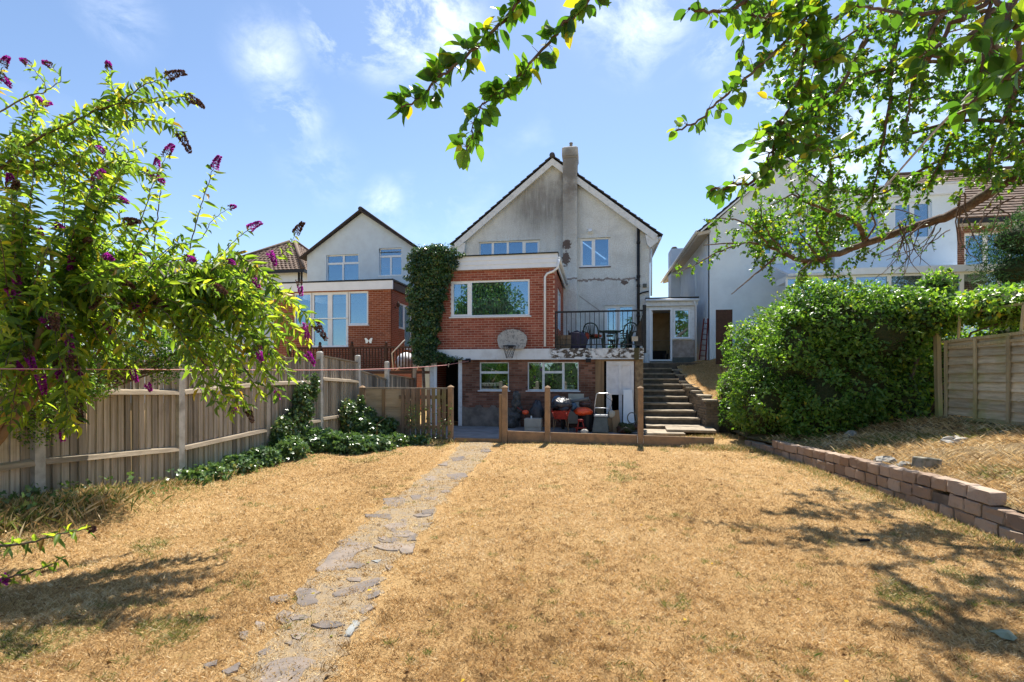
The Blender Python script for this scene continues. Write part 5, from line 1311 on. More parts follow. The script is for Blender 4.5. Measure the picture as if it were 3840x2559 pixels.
tw([z4(1370, 590, 7.8), z4(1440, 480, 7.6), z4(1420, 400, 7.6), z4(1560, 385, 7.6), z4(1720, 430, 7.6)], .014, .004, twig=.09, tl=(.1, .25), size=(.055, .08))
# bare hanging shoots below the crook
for k in range(16):
    a = z4(random.uniform(1500, 1900), random.uniform(440, 510), 7.7); b = z4(random.uniform(1330, 1850), random.uniform(640, 840), 7.5 + random.uniform(-.3, .3))
    c_ = a.lerp(b, .5) + Vector((random.uniform(-.1, .1), 0, -.06)); tw([a, c_, b], .008, .003, twig=.11, tl=(.05, .2), size=(.03, .05), density=.45 if k % 2 else .15, droop=.5, sides=5, leaf=.06, per=2)
for k in range(9):
    a = z4(random.uniform(1900, 2350), random.uniform(200, 430), 7.4); b = z4(random.uniform(1950, 2330), random.uniform(480, 720), 7.2); tw([a, a.lerp(b, .5) + rv() * .12, b], .012, .003, twig=.15, tl=(.05, .2), size=(.03, .05), density=.2, sides=5)
# upper crown behind the near leaves
crown = [[(3980, 250, 7.0), (3600, 230, 7.0), (3300, 260, 6.8), (3060, 380, 6.6), (2980, 470, 6.5)], [(3980, 480, 7.2), (3650, 450, 7.2), (3350, 520, 7.1), (3120, 600, 7.0), (2990, 660, 7.0)],
         [(3980, 60, 6.6), (3500, 40, 6.6), (3250, 100, 6.4), (3020, 230, 6.2)], [(3900, 600, 7.3), (3650, 560, 7.2), (3450, 640, 7.2), (3300, 730, 7.2), (3180, 720, 7.2)],
         [(3420, -60, 6.8), (3350, 200, 6.8), (3335, 400, 6.8), (3300, 600, 6.9), (3260, 780, 6.9)], [(3080, 300, 6.6), (3060, 480, 6.6), (3120, 640, 6.7), (3100, 720, 6.7)],
         [(3700, 200, 6.8), (3620, 420, 6.8), (3550, 560, 6.9), (3480, 700, 6.9)], [(3900, 200, 6.2), (3780, 420, 6.3), (3720, 560, 6.4), (3700, 690, 6.4)], [(3250, 150, 6.5), (3150, 330, 6.5), (3000, 520, 6.5)],
         [(3980, 360, 6.8), (3800, 330, 6.8), (3560, 350, 6.8), (3400, 400, 6.8)], [(3820, -50, 7.2), (3760, 200, 7.2), (3790, 480, 7.2), (3830, 700, 7.2)],
         [(3300, -40, 6.0), (3150, 60, 6.0), (3020, 150, 6.0), (2950, 260, 6.0)], [(3600, -40, 6.4), (3480, 150, 6.4), (3420, 320, 6.4), (3400, 480, 6.4)], [(3980, 560, 6.6), (3860, 520, 6.6), (3760, 600, 6.6), (3640, 640, 6.6)]]
for c_ in crown:
    q = [PY(*v) for v in c_]
    tw([hub.lerp(q[0], .6)] + q if c_[0][0] > 3890 else q, .034, .006, twig=.056, tl=(.15, .55), size=(.055, .09), leaf=.048, per=3, density=.95)
# the straight pale shoot
wsh = [PY(3640, 350, 6.2), PY(3480, 520, 6.25), PY(3330, 690, 6.3), PY(3300, 720, 6.3)]
MB().tube(*smooth_line(wsh, [.016, .013, .010, .004]), 7).build('pale_shoot', simple('pale_shoot_bark', (.42, .38, .34), (.30, .26, .23), .8, 20), tree, smooth=True)
# near boughs overhead
over = [hub, (4.2, 3.6, 4.6), (2.2, 2.3, 4.0), (1.0, 2.0, 3.6)]
ov, ovr = smooth_line(over, [.10, .07, .045, .025], 6, .01); boughs.append((ov, ovr, 8))
near_start = len(leafpts)
zc = lambda x, y, Y: PY(1300 + x / 1.961, y / 1.961, Y)
c1 = [Vector((1.0, 2.0, 3.6)), zc(1500, -260, 2.2), zc(1270, 0, 2.2), zc(1130, 180, 2.2), zc(870, 420, 2.15), zc(680, 570, 2.1), zc(560, 700, 2.1), zc(400, 790, 2.1)]
c2 = [Vector((1.0, 2.0, 3.6)), zc(2000, -230, 2.4), zc(1790, 0, 2.3), zc(1600, 190, 2.3), zc(1440, 360, 2.3), zc(1260, 550, 2.25), zc(1090, 690, 2.25), zc(970, 810, 2.2), zc(930, 930, 2.2), zc(880, 1110, 2.2)]
for c_ in (c1, c2):
    p, r = smooth_line(c_, [.018, .013] + [.0085 - .0010 * k for k in range(len(c_) - 2)], 6, .004); boughs.append((p, [max(q, .0025) for q in r], 7))
    rosettes(p, .016, 3, (.045, .09), .25)
    leafpts.append((p[-1], (p[-1] - p[-2]).normalized(), .085)); leafpts.append((p[-1], rv(), .075))
b1 = [Vector((2.2, 2.3, 4.0)), zt(1050, -150, 2.9), zt(930, 40, 2.8), zt(780, 220, 2.7), zt(620, 370, 2.6), zt(470, 500, 2.55), zt(320, 640, 2.5), zt(190, 700, 2.5)]
b2 = [Vector((2.2, 2.3, 4.0)), zt(1100, -120, 2.9), zt(900, 120, 2.8), zt(880, 300, 2.8), zt(830, 480, 2.8), zt(760, 620, 2.8), zt(720, 740, 2.8), zt(690, 860, 2.8)]
b3 = [zt(760, 640, 2.8), zt(700, 860, 2.85), zt(600, 960, 2.9), zt(480, 1000, 2.9), zt(380, 1020, 2.9)]
b4 = [Vector((2.2, 2.3, 4.0)), zt(700, -150, 2.5), zt(560, 20, 2.4), zt(420, 60, 2.4), zt(260, 50, 2.4)]
b5 = [Vector((2.2, 2.3, 4.0)), zt(1000, -100, 2.6), zt(820, 30, 2.6), zt(680, 90, 2.5), zt(600, 80, 2.5)]
for c_, per in ((b1, 3), (b2, 5), (b3, 4), (b4, 4), (b5, 5)):
    p, r = smooth_line(c_, [.016] + [.009 - .0008 * k for k in range(len(c_) - 1)], 6, .006); boughs.append((p, [max(q, .003) for q in r], 7))
    rosettes(p, .026, per - 1, (.04, .075), .2, .08)
for k in range(22):                      # short side sprays in the cluster left of centre
    a = zt(random.uniform(640, 1000), random.uniform(60, 840), 2.8); tp = [a, a + rv() * .1, a + rv() * .2 + Vector((0, 0, -.08))]; twigs.append(tp); rosettes(tp, .03, 3, (.04, .075))
d1 = [Vector((2.2, 2.3, 4.0)), zt(1900, -260, 1.6), zt(1880, 0, 1.5), zt(1870, 200, 1.5), zt(1820, 380, 1.5)]
d2 = [zt(1880, 0, 1.5), zt(1700, 120, 1.45), zt(1550, 300, 1.45), zt(1450, 420, 1.45)]
d3 = [zt(1870, 200, 1.5), zt(1960, 380, 1.5), zt(1780, 540, 1.5), zt(1700, 600, 1.5)]
d5 = [zt(1900, -40, 1.4), zt(1990, 100, 1.35), zt(2040, 260, 1.35), zt(1980, 420, 1.35)]
d6 = [zt(1880, 60, 1.5), zt(1760, 200, 1.45), zt(1640, 280, 1.45), zt(1480, 300, 1.5)]
d4 = [zt(1880, 0, 1.6), zt(1600, 60, 1.6), zt(1350, 60, 1.7), zt(1150, 20, 1.8)]
for c_ in (d1, d2, d3, d4, d5, d6):
    p, r = smooth_line(c_, [.0065 - .0008 * k for k in range(len(c_))], 6, .005); boughs.append((p, [max(q, .003) for q in r], 7)); rosettes(p, .026, 3, (.032, .062), .1, .05)
for p, r, sd in boughs: MB().tube(p, r, sd).build('branch', M['bark'], tree, smooth=True)
tm = MB()
for tp in twigs: tm.tube(tp, [.004, .0035, .003, .0025, .002][:len(tp)] if len(tp) > 3 else [.0022, .0016, .001], 4)
tm.build('twigs', M['twig'], tree, kind='stuff')
P = np.array([tuple(a) for a, _, _ in leafpts]); Tn = np.array([tuple(b) for _, b, _ in leafpts]); L = np.array([c_ for _, _, c_ in leafpts])
n = len(P); R3 = unit(rng.normal(size=(n, 3)))
A = unit(Tn * np.where(np.arange(n) >= near_start, 1.9, .55)[:, None] + R3 + np.array([0, 0, -.25])); N = rng.normal(size=(n, 3)) * .8 + np.array([0, 0, .7])
near = np.arange(n) >= near_start
foliage(tree, P[near], A[near], N[near], L[near], rng.uniform(.55, .7, near.sum()), M['apple'], OVATE, None, 300)
foliage(tree, P[~near], A[~near], N[~near], L[~near], .62, M['apple'], LEAF6)
print('apple leaves', n)

# ================================================================== buddleia
bud = thing('buddleia', 'sprawling buddleia with lime leaves and purple flower spikes over the fence', 'shrub', (-5.95, 3.6, .3))
zb = lambda x, y, Y: PY(x / 1.96, 150 + y / 1.96, Y)
stems, bl, flowers = [], [], []
def stem(pts, r0, r1, leaf=.07, size=(.07, .13), start=.15, flower=None, jit=.004):
    n = len(pts); p, r = smooth_line(pts, [r0 + (r1 - r0) * i / (n - 1) for i in range(n)], 6, jit); stems.append((p, r))
    tot = sum((p[i + 1] - p[i]).length for i in range(len(p) - 1)); ph = random.uniform(0, 3)
    if leaf:
        for q, d, f in along(p, leaf, start * tot):
            ph += 1.57; s = d.cross(Vector((0, 0, 1))); s = s.normalized() if s.length > .1 else Vector((1, 0, 0)); u = s.cross(d)
            o_ = s * math.cos(ph) + u * math.sin(ph)
            for sg in (-1, 1):
                bl.append((q, (o_ * sg + d * .55 + Vector((0, 0, -.35)) + rv() * .25).normalized(), random.uniform(*size) * 1.45 * (1.1 - .3 * f)))
            for _ in range(random.randint(0, 2)): bl.append((q, (rv() + d * .4).normalized(), size[0] * random.uniform(.6, 1.1)))
    if flower: flowers.append((p[-1], (p[-1] - p[-3]).normalized(), *flower))
    return p
trunkA = [(-6.0, 3.5, .1), PY(-60, 1720, 4.0), PY(30, 1600, 4.1), PY(130, 1490, 4.2), PY(230, 1400, 4.3), PY(330, 1300, 4.4), PY(411, 1198, 4.5), PY(478, 1179, 4.6), PY(574, 1188, 4.7), PY(720, 1240, 4.8)]
stem(trunkA, .06, .008, 0)
stem([(-6.0, 3.5, .1), PY(-30, 1620, 4.0), PY(60, 1480, 3.9), PY(150, 1250, 3.9), PY(200, 1050, 4.0), PY(180, 900, 4.1)], .05, .012, 0)
stem([(-6.0, 3.5, .1), PY(-120, 1500, 3.8), PY(-60, 1200, 3.9), PY(-20, 900, 4.0), PY(-30, 640, 4.1)], .045, .012, 0)
FL, FB, FM = 'bright', 'brown', 'mixed'
# the stems that stand against the sky
stem([PY(-60, 700, 4.0), zb(60, 900, 4.0), zb(280, 720, 4.0), zb(480, 640, 4.0), zb(680, 530, 4.0), zb(880, 460, 4.0), zb(1050, 340, 4.05), zb(1220, 275, 4.1)], .016, .003, .034, (.08, .125), .1, (FB, .18))
stem([zb(680, 530, 4.0), zb(900, 470, 4.0), zb(1120, 460, 4.0), zb(1300, 420, 4.0), zb(1380, 425, 4.0)], .006, .002, .036, (.07, .11), .05, (FB, .15))
stem([zb(680, 530, 4.0), zb(850, 600, 4.0), zb(1050, 590, 4.0), zb(1250, 620, 4.0), zb(1320, 690, 4.0)], .006, .002, .034, (.07, .11), .05, (FB, .15))
stem([zb(880, 460, 4.0), zb(820, 330, 4.0), zb(800, 220, 4.0)], .005, .002, .034, (.07, .11), .05, (FM, .09))
stem([zb(0, 920, 4.1), zb(70, 920, 4.1), zb(400, 915, 4.15), zb(800, 915, 4.2), zb(1000, 950, 4.2), zb(1140, 1000, 4.2)], .01, .002, .036, (.07, .11), .05, (FM, .10))
stem([zb(40, 950, 4.1), zb(300, 960, 4.1), zb(500, 1080, 4.2), zb(760, 1150, 4.2), zb(860, 1170, 4.2)], .008, .002, .036, (.07, .11), .05, (FM, .15))
stem([zb(-50, 560, 4.2), zb(200, 420, 4.2), zb(330, 380, 4.2), zb(300, 280, 4.2), zb(210, 180, 4.2)], .008, .002, .06, (.05, .09), .1, (FM, .10))
stem([zb(330, 380, 4.2), zb(450, 290, 4.2), zb(370, 190, 4.2)], .004, .002, .06, (.04, .07), .2, (FM, .10))
stem([zb(-60, 420, 4.0), zb(-20, 300, 4.0), zb(20, 200, 4.0)], .006, .003, .06, (.06, .1), .1, (FM, .13))
stem([zb(-80, 380, 4.0), zb(-30, 270, 4.0), zb(0, 260, 4.0)], .006, .003, .06, (.06, .1), .1, (FM, .12))
for _ in range(26):                      # more arching sprays in the upper left
    x0, y0 = random.uniform(-150, 700), random.uniform(620, 1000); x1, y1 = x0 + random.uniform(60, 420), y0 + random.uniform(-200, 160)
    a_, b_ = zb(x0, y0 + 120, 4.1), zb(x1, y1, random.uniform(3.8, 4.6)); stem([a_, a_.lerp(b_, .5) + Vector((0, 0, .06)), b_], .005, .002, .045, (.065, .105), .1, (random.choice([FB, FM, FL]), .11) if random.random() < .25 else None)
stem([zb(620, 1000, 4.2), zb(750, 880, 4.2), zb(850, 750, 4.2), zb(900, 700, 4.2)], .005, .002, .05, (.06, .11), .1)
stem([zb(1120, 1640, 4.7), zb(1150, 1350, 4.7), zb(1175, 1150, 4.7), zb(1170, 1000, 4.7), zb(1150, 935, 4.7)], .007, .003, .075, (.07, .11), .1, (FL, .13))
stem([zb(1360, 1680, 4.7), zb(1430, 1400, 4.7), zb(1490, 1180, 4.7), zb(1570, 950, 4.7)], .007, .003, .085, (.08, .13), .05, (FL, .17))
stem([zb(1560, 1660, 4.8), zb(1700, 1500, 4.8), zb(1830, 1390, 4.8)], .005, .003, .07, (.06, .10), .1, (FL, .16))
stem([zb(2000, 1640, 4.8), zb(2120, 1520, 4.8), zb(2170, 1430, 4.8)], .004, .002, .06, (.05, .08), .2, (FB, .17))
stem([zb(1490, 1450, 4.7), zb(1560, 1330, 4.7), zb(1680, 1240, 4.7)], .004, .002, .06, (.05, .09), .2, (FM, .08))
stem([zb(1080, 1620, 4.5), zb(980, 1480, 4.5), zb(890, 1350, 4.5), zb(880, 1250, 4.5)], .006, .003, .07, (.08, .13), .1)
# the mass: arching shoots from the crown to many tips
tips = []
for _ in range(96):
    x = random.uniform(-150, 1120); 
    lo = np.interp(x, [-150, 0, 300, 700, 900, 1120], [1420, 1480, 1330, 1520, 1560, 1330]); hi = np.interp(x, [-150, 0, 400, 700, 950, 1120], [430, 470, 600, 900, 1000, 1120])
    tips.append((x, random.uniform(hi, lo)))
tips += [(random.uniform(-80, 520), random.uniform(850, 1420)) for _ in range(38)]
tips += [(random.uniform(-60, 620), random.uniform(560, 980)) for _ in range(34)]
tips += [(random.uniform(-60, 330), random.uniform(1330, 1640)) for _ in range(30)]
tips += [(1180, 1215), (1150, 1180), (1165, 1290), (1090, 1420), (1050, 1490), (990, 1500), (930, 1540), (880, 1550), (820, 1530), (1000, 1380), (760, 1480), (1130, 1340), (960, 1300), (1040, 1240), (890, 1400)]
for k, (x, y) in enumerate(tips):
    Yt = np.interp(x, [-150, 300, 1100], [3.7, 4.2, 4.85]) + random.uniform(-.6, .45)
    T_ = PY(x, y, Yt); f = random.uniform(.25, .9); hb = PY(*[(60, 1300, 4.0), (230, 1150, 4.2), (420, 1180, 4.5), (600, 1190, 4.7)][min(3, max(0, int((x + 100) / 330)))])
    mid = hb.lerp(T_, .5) + Vector((0, random.uniform(-.1, .1), abs(T_.x - hb.x) * .25 + random.uniform(.0, .15))) * (1 if y > 1080 else .25); e = T_ + Vector((0, 0, 0))
    fl = (random.choice([FL, FM, FB]), random.uniform(.09, .17)) if k % 6 == 0 else None
    stem([hb, mid, mid.lerp(e, .6) + Vector((0, 0, .04)), e], .006, .002, .06, (.08, .13), .2, fl)
# a low shoot reaching over the lawn
stem([(-6.0, 3.5, .15), PY(-420, 2080, 3.2), PY(-150, 2050, 2.95), PY(60, 2045, 2.9), PY(200, 2010, 2.9), PY(330, 1985, 2.9)], .02, .002, .07, (.07, .10), .72, (FB, .04))
stem([PY(-420, 2080, 3.2), PY(-100, 2180, 2.9), PY(60, 2160, 2.85), PY(160, 2130, 2.85), PY(240, 2090, 2.85)], .012, .002, .06, (.045, .075), .5)
for p, r in stems: MB().tube(p, r, 7).build('stem', M['woodraw'] if r[0] > .03 else M['twig'], bud, smooth=True)
P = np.array([tuple(a) for a, _, _ in bl]); A = np.array([tuple(b) for _, b, _ in bl]); L = np.array([c_ for _, _, c_ in bl]); n = len(P)
foliage(bud, P, A, rng.normal(size=(n, 3)) * .55 + np.array([0, 0, .8]), L, rng.uniform(.21, .32, n), M['budd'], LEAF8, None, 300, curl=1.0)
print('buddleia leaves', n)
mp_ = leafmat('purple_floret', [(0, (.17, .015, .16)), (.5, (.33, .03, .29)), (1, (.48, .08, .42))], .4, .6, .2, (1.2, .6, 1.2))
mb_ = leafmat('spent_floret', [(0, (.06, .035, .028)), (.6, (.14, .085, .06)), (.9, (.20, .13, .09)), (1, (.16, .02, .12))], .2, .8, .1, (1, .9, .8))
FLORET = (np.array([(0, 0, 0), (-.5, .7, .1), (0, 1, .2), (.5, .7, .1), (0, .6, -.4), (0, .7, .5)], float), np.array([(0, 1, 2), (0, 2, 3), (0, 4, 2), (0, 2, 5)]))
flowers += [(PY(x, y, Y), Vector((random.uniform(-.3, .8), 0, random.uniform(-.9, -.1))).normalized(), k_, s_) for x, y, Y, k_, s_ in
            ((360, 655, 4.2, FL, .17), (60, 1020, 3.7, FL, .16), (30, 1075, 3.7, FL, .1), (250, 1250, 3.8, FL, .16), (90, 1310, 3.6, FM, .15), (20, 1350, 3.6, FM, .17), (150, 1405, 3.7, FL, .13), (500, 1140, 4.3, FL, .12),
             (590, 1145, 4.4, FL, .10), (400, 1215, 4.2, FL, .12), (140, 850, 4.0, FL, .09), (210, 845, 4.0, FL, .09), (275, 950, 4.0, FL, .12), (160, 1190, 3.8, FL, .10), (270, 1360, 3.9, FM, .12), (1010, 945, 4.8, FL, .12),
             (1150, 1210, 4.8, FL, .13), (1150, 1325, 4.8, FL, .11), (1040, 1465, 4.8, FL, .07), (550, 1440, 4.6, FL, .07), (880, 1525, 4.8, FL, .06), (940, 1030, 4.7, FM, .12), (1120, 1050, 4.8, FM, .12), (450, 1110, 4.2, FB, .2), (560, 1120, 4.3, FB, .2), (380, 1100, 4.0, FB, .14), (5, 2165, 2.85, FL, .05))]
for q, d, kind_, ln in flowers:
    ln *= 1.1; n = int(210 * ln / .13); tt = rng.random(n); d = np.array(tuple(d)); bend = np.array([0, 0, -.5])
    ax = np.array(tuple(q)) + (d[None] * tt[:, None] + bend[None] * (tt[:, None] ** 2) * .5) * ln; rr = .03 * (1 - tt * .75) * (ln / .13) ** .5 * rng.uniform(.3, 1, n) ** .5
    rad = unit(rng.normal(size=(n, 3))); rad -= d[None] * (rad @ d)[:, None]; rad = unit(rad)
    pt = ax + rad * rr[:, None]
    m_ = mp_ if kind_ == FL else mb_ if kind_ == FB else None
    if m_: foliage(bud, pt, rad + d * .4, rng.normal(size=(n, 3)), rng.uniform(.012, .02, n), 1.0, m_, FLORET, name='flower_spike')
    else:
        h = tt > .45; foliage(bud, pt[h], (rad + d * .4)[h], rng.normal(size=(h.sum(), 3)), rng.uniform(.012, .02, h.sum()), 1.0, mp_, FLORET, name='flower_spike')
        foliage(bud, pt[~h], (rad + d * .4)[~h], rng.normal(size=((~h).sum(), 3)), rng.uniform(.009, .015, (~h).sum()), 1.0, mb_, FLORET, name='flower_spike')
for o_ in bud.children:
    if o_.name.startswith('flower_spike'): del o_['kind']

# ================================================================== masses of small leaves
def shell(ells, n, thick=.28, seed=0, cut=None):
    """points spread through the outer skin of a set of ellipsoids, with outward directions"""
    r = np.random.default_rng(seed); E = np.array(ells, float); ar = (E[:, 3] * E[:, 4] + E[:, 4] * E[:, 5] + E[:, 3] * E[:, 5]); out, dirs = [], []
    pick = r.choice(len(E), n, p=ar / ar.sum()); d = unit(r.normal(size=(n, 3)))
    lump = 1 + .14 * np.sin(d[:, 0] * 7 + pick) * np.sin(d[:, 2] * 8 + pick * 2) + .10 * np.sin(d[:, 1] * 13 + d[:, 2] * 11 + pick)
    k = lump * (1 - thick * r.random(n) ** 2.0)
    p = E[pick, :3] + d * E[pick, 3:6] * k[:, None]; nd = unit(d / E[pick, 3:6])
    keep = np.ones(n, bool)
    for i, e in enumerate(E):
        q = np.sqrt((((p - e[:3]) / e[3:6]) ** 2).sum(1)); keep &= (pick == i) | (q > 1 - thick * .9)
    if cut is not None: keep &= cut(p)
    return p[keep], nd[keep]
def mass(root, ells, n, size, W, mat, tpl, thick=.28, seed=0, cut=None, up=.35, core=.80, n_obj=0):
    p, d = shell(ells, n, thick, seed, cut); m = len(p); r = np.random.default_rng(seed + 1)
    vc = vnoise(p[:, 0] * 3.1 + p[:, 1] * 1.7, p[:, 2] * 3.1 - p[:, 1], seed) * .5 + .5
    var_ = np.clip(.55 * vc + .5 * r.random(m) + .06 * r.normal(size=m), 0, .999)
    A = unit(d * .5 + r.normal(size=(m, 3)) * .7 + np.array([0, 0, -.15])); N = unit(d + np.array([0, 0, up]) + r.normal(size=(m, 3)) * .55)
    foliage(root, p, A, N, r.uniform(*size, m), W, mat, tpl, var_, n_obj=n_obj)
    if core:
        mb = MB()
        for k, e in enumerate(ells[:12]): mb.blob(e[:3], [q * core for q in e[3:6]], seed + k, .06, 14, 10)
        mb.build('dark_core', M['core'], root, smooth=True, kind='stuff')  # solid dark blobs added inside the leaves to block light and deepen gaps
hed = thing('hedge', 'tall glossy green privet hedge on the raised bed beside the steps', 'hedge', (4.9, 13, .4))
HE = [(4.4, 13.3, 1.35, 1.05, 1.25, 1.55), (5.05, 12.8, 2.15, 1.15, 1.15, 1.4), (5.9, 12.4, 2.6, 1.0, 1.0, .85), (4.45, 14.2, 1.95, .85, 1.1, 1.2), (4.0, 12.9, .95, .7, .85, .85), (5.0, 12.3, 1.0, .95, .8, .85), (4.75, 13.0, 2.85, .65, .8, .7), (5.7, 12.4, 1.5, .7, .7, .9), (3.62, 14.35, .55, .38, .42, .6), (3.75, 14.9, 1.2, .45, .5, .55)]
HL = list(HE)
for k in range(90):                       # shoots and bulges that break the outline
    e = HE[random.choice([0, 1, 2, 3, 4, 5, 6, 6, 7, 1, 2])]; dd_ = rv(); dd_.y = -abs(dd_.y) if random.random() < .6 else dd_.y; s_ = random.uniform(.14, .55) if dd_.z > .1 else random.uniform(.14, .3)
    HL.append((e[0] + dd_.x * e[3] * .98, e[1] + dd_.y * e[4] * .98, max(e[2] + dd_.z * e[5] * .98, .45), s_, s_, s_ * random.uniform(.7, 1.5)))
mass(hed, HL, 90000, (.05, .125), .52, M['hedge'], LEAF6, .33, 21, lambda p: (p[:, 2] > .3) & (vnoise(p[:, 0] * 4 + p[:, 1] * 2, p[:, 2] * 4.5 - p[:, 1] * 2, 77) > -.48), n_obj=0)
MB().tube([(4.8, 13, .2), (4.7, 12.9, 1.5), (4.9, 12.8, 2.6)], [.09, .07, .03], 8).build('trunk', M['bark'], hed, smooth=True)
# straggly shoots out of the hedge's side and top
sp_ = []; mb = MB()
for k in range(320):
    e = HE[random.choice([0, 1, 2, 3, 6])]; dd = rv(); dd.z = abs(dd.z) if k % 3 else dd.z * .3; dd.x -= .3; dd.normalize()
    q = Vector(e[:3]) + Vector((dd.x * e[3], dd.y * e[4], dd.z * e[5])) * .95; L_ = random.uniform(.12, .55); pts = [q, q + dd * L_ * .6, q + dd * L_ + Vector((0, 0, -.05))]
    mb.tube(pts, [.005, .004, .002], 4)
    for w, e2, f in along([Vector(v) for v in pts], .025): sp_ += [(w, (e2 + rv()).normalized(), random.uniform(.035, .06)) for _ in range(2)]
mb.build('shoots', M['twig'], hed, kind='stuff')
foliage(hed, np.array([tuple(a) for a, _, _ in sp_]), np.array([tuple(b) for _, b, _ in sp_]), rng.normal(size=(len(sp_), 3)) + np.array([0, 0, .8]), np.array([c_ for _, _, c_ in sp_]), .5, M['hedge'], LEAF6, name='shoot_leaves')
clm = thing('climber', 'leafy climber sprawling over the top of the lap fence', 'climber', (7.2, 11.5, 2.6))
CE = [(6.75, 12.0, 2.92, .9, .7, .48), (7.6, 11.0, 2.98, .8, 1.0, .36), (7.15, 12.2, 3.4, .32, .3, .5), (8.2, 9.6, 3.1, .5, 1.2, .30), (6.5, 12.3, 2.4, .5, .5, .6), (6.9, 12.6, 1.7, .45, .4, .6), (6.4, 13.3, 1.2, .9, .5, 1.0), (6.45, 12.15, 1.1, .5, .4, .75), (7.6, 13.0, 1.6, .9, .5, 1.3), (8.6, 12.2, 2.0, .8, .6, 1.2)]
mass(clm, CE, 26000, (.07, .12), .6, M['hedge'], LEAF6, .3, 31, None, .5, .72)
MB().tube([(6.7, 12.1, .5), (6.62, 12.1, 1.6), (6.9, 12.0, 2.8)], [.06, .045, .03], 7).tube([(6.75, 12.0, .5), (7.3, 11.4, 2.5), (8.0, 10.0, 3.0)], [.03, .02, .01], 6).build('stems', M['twig'], clm, smooth=True)
# feathery tree behind it at the edge
cf = thing('feathery_tree', 'blue green feathery tree behind the climber at the right edge', 'tree', (11, 15, 0))
CFE = [(11.0, 15.2, 5.2, 1.1, 1.0, .7), (11.9, 15.0, 5.9, 1.0, 1.0, .7), (12.3, 15, 4.9, 1.2, 1.0, .8), (10.9, 15.3, 4.4, .9, .9, .6)]
mass(cf, CFE, 9000, (.10, .18), .18, leafmat('feathery_needle', [(0, (.025, .07, .03)), (1, (.07, .14, .05))], .3, .6, .2), LEAF6, .5, 41, None, .3, .55)
MB().tube([(12.2, 15, 0), (12.0, 15, 3), (11.8, 15, 5.5)], [.14, .11, .05], 8).build('trunk', M['bark'], cf, smooth=True)

ivc = thing('ivy_column', 'thick dark ivy climbing the corner of the brick extension', 'ivy', (-5.4, 15.4, 0))
IE = []
for z, l, r_ in ((2.25, -5.75, -5.15), (2.7, -5.85, -5.0), (3.2, -5.9, -4.95), (3.7, -5.92, -4.85), (4.2, -5.95, -4.72), (4.7, -5.95, -4.58), (5.1, -5.95, -4.38), (5.4, -5.9, -4.3)):
    IE.append(((l + r_) / 2, 15.42, z, (r_ - l) / 2 + .04, .30, .34))
IE += [(-5.05, 15.32, 2.2, .4, .14, .14), (-4.75, 15.30, 2.12, .3, .10, .07), (-5.3, 15.32, 2.35, .3, .2, .25)]
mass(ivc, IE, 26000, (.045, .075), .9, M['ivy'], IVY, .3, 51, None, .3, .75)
lp_ = []
for k in range(160):
    x = random.uniform(-5.9, -4.3); lp_.append((Vector((x, 15.4, 5.6 + random.random() ** 2 * .22)), rv(), random.uniform(.03, .06)))
for k in range(130):
    x = -4.9 + random.random() * .75; lp_.append((Vector((x, 15.44, 2.20 - (x + 4.9) * .09 + random.gauss(0, .035))), rv(), random.uniform(.03, .06)))
foliage(ivc, np.array([tuple(a) for a, _, _ in lp_]), np.array([tuple(b) for _, b, _ in lp_]), rng.normal(size=(len(lp_), 3)), np.array([c_ for _, _, c_ in lp_]), .9, M['ivy'], IVY, name='trailing_leaves')
MB().tube([(-5.5, 15.5, 0), (-5.45, 15.48, 1.2), (-5.5, 15.45, 2.6), (-5.2, 15.4, 4.6)], [.06, .05, .04, .02], 7).tube([(-4.95, 15.42, 2.2), (-4.4, 15.44, 2.14), (-4.1, 15.44, 2.10)], .008, 5).build('stem', M['bark'], ivc, smooth=True)

giv = thing('ground_ivy', 'ivy and bramble mound along the foot of the fence', 'ivy', (-5.3, 10.5, 0))
GE = []
for px, py, w_, h_ in ((1040, 1640, .5, .42), (1150, 1620, .55, .5), (1250, 1630, .55, .42), (1330, 1640, .5, .4), (1420, 1645, .45, .38), (1090, 1690, .5, .3), (1200, 1690, .55, .3), (1310, 1690, .5, .28), (1400, 1680, .4, .26), (1490, 1660, .3, .2), (1570, 1655, .22, .14), (1000, 1720, .45, .3), (930, 1745, .35, .22), (850, 1770, .3, .2), (770, 1795, .26, .17), (700, 1815, .2, .14)):
    g = PZ(px, py + 8); g.x = max(g.x, -5.98); GE.append((g.x, min(g.y, 12.0), gz1(g.x, g.y) + h_ * .45, w_ * .9, w_ * .8, h_ * .85))
mass(giv, GE, 30000, (.06, .10), .85, M['groundivy'], IVY, .4, 61, lambda p: p[:, 2] > gz(p[:, 0], p[:, 1]) - .02, .7, .7)
GE2 = [(-6.05, 9.7, 1.0, .12, .3, .55), (-6.05, 9.4, .6, .15, .35, .4), (-6.02, 10.1, 1.4, .07, .12, .28), (-6.0, 11.6, .7, .15, .35, .35), (-5.7, 12.0, .6, .22, .13, .22), (-5.2, 12.0, .42, .3, .15, .16), (-5.9, 12.0, .95, .1, .1, .18), (-6.03, 9.0, .5, .12, .3, .35)]
mass(giv, GE2, 5000, (.05, .08), .85, M['groundivy'], IVY, .5, 71, None, .4, .6)
gv = []
for k in range(2600):                     # loose runners round the mound
    e = random.choice(GE); a_ = random.uniform(0, 6.28); r_ = random.uniform(.7, 1.5); x_, y_ = max(e[0] + math.cos(a_) * e[3] * r_, -6.1), min(e[1] + math.sin(a_) * e[4] * r_, 12.1)
    gv.append((Vector((x_, y_, gz1(x_, y_) + random.random() ** 2 * .22)), rv(), random.uniform(.03, .08)))
for k in range(420):                      # leaves on the picket gate and round the post feet
    x = random.uniform(-4.75, -3.55); z = random.random() ** 2.2 * .95; gv.append((Vector((x, 12.14 + random.uniform(-.08, .02), z)), rv(), random.uniform(.035, .065)))
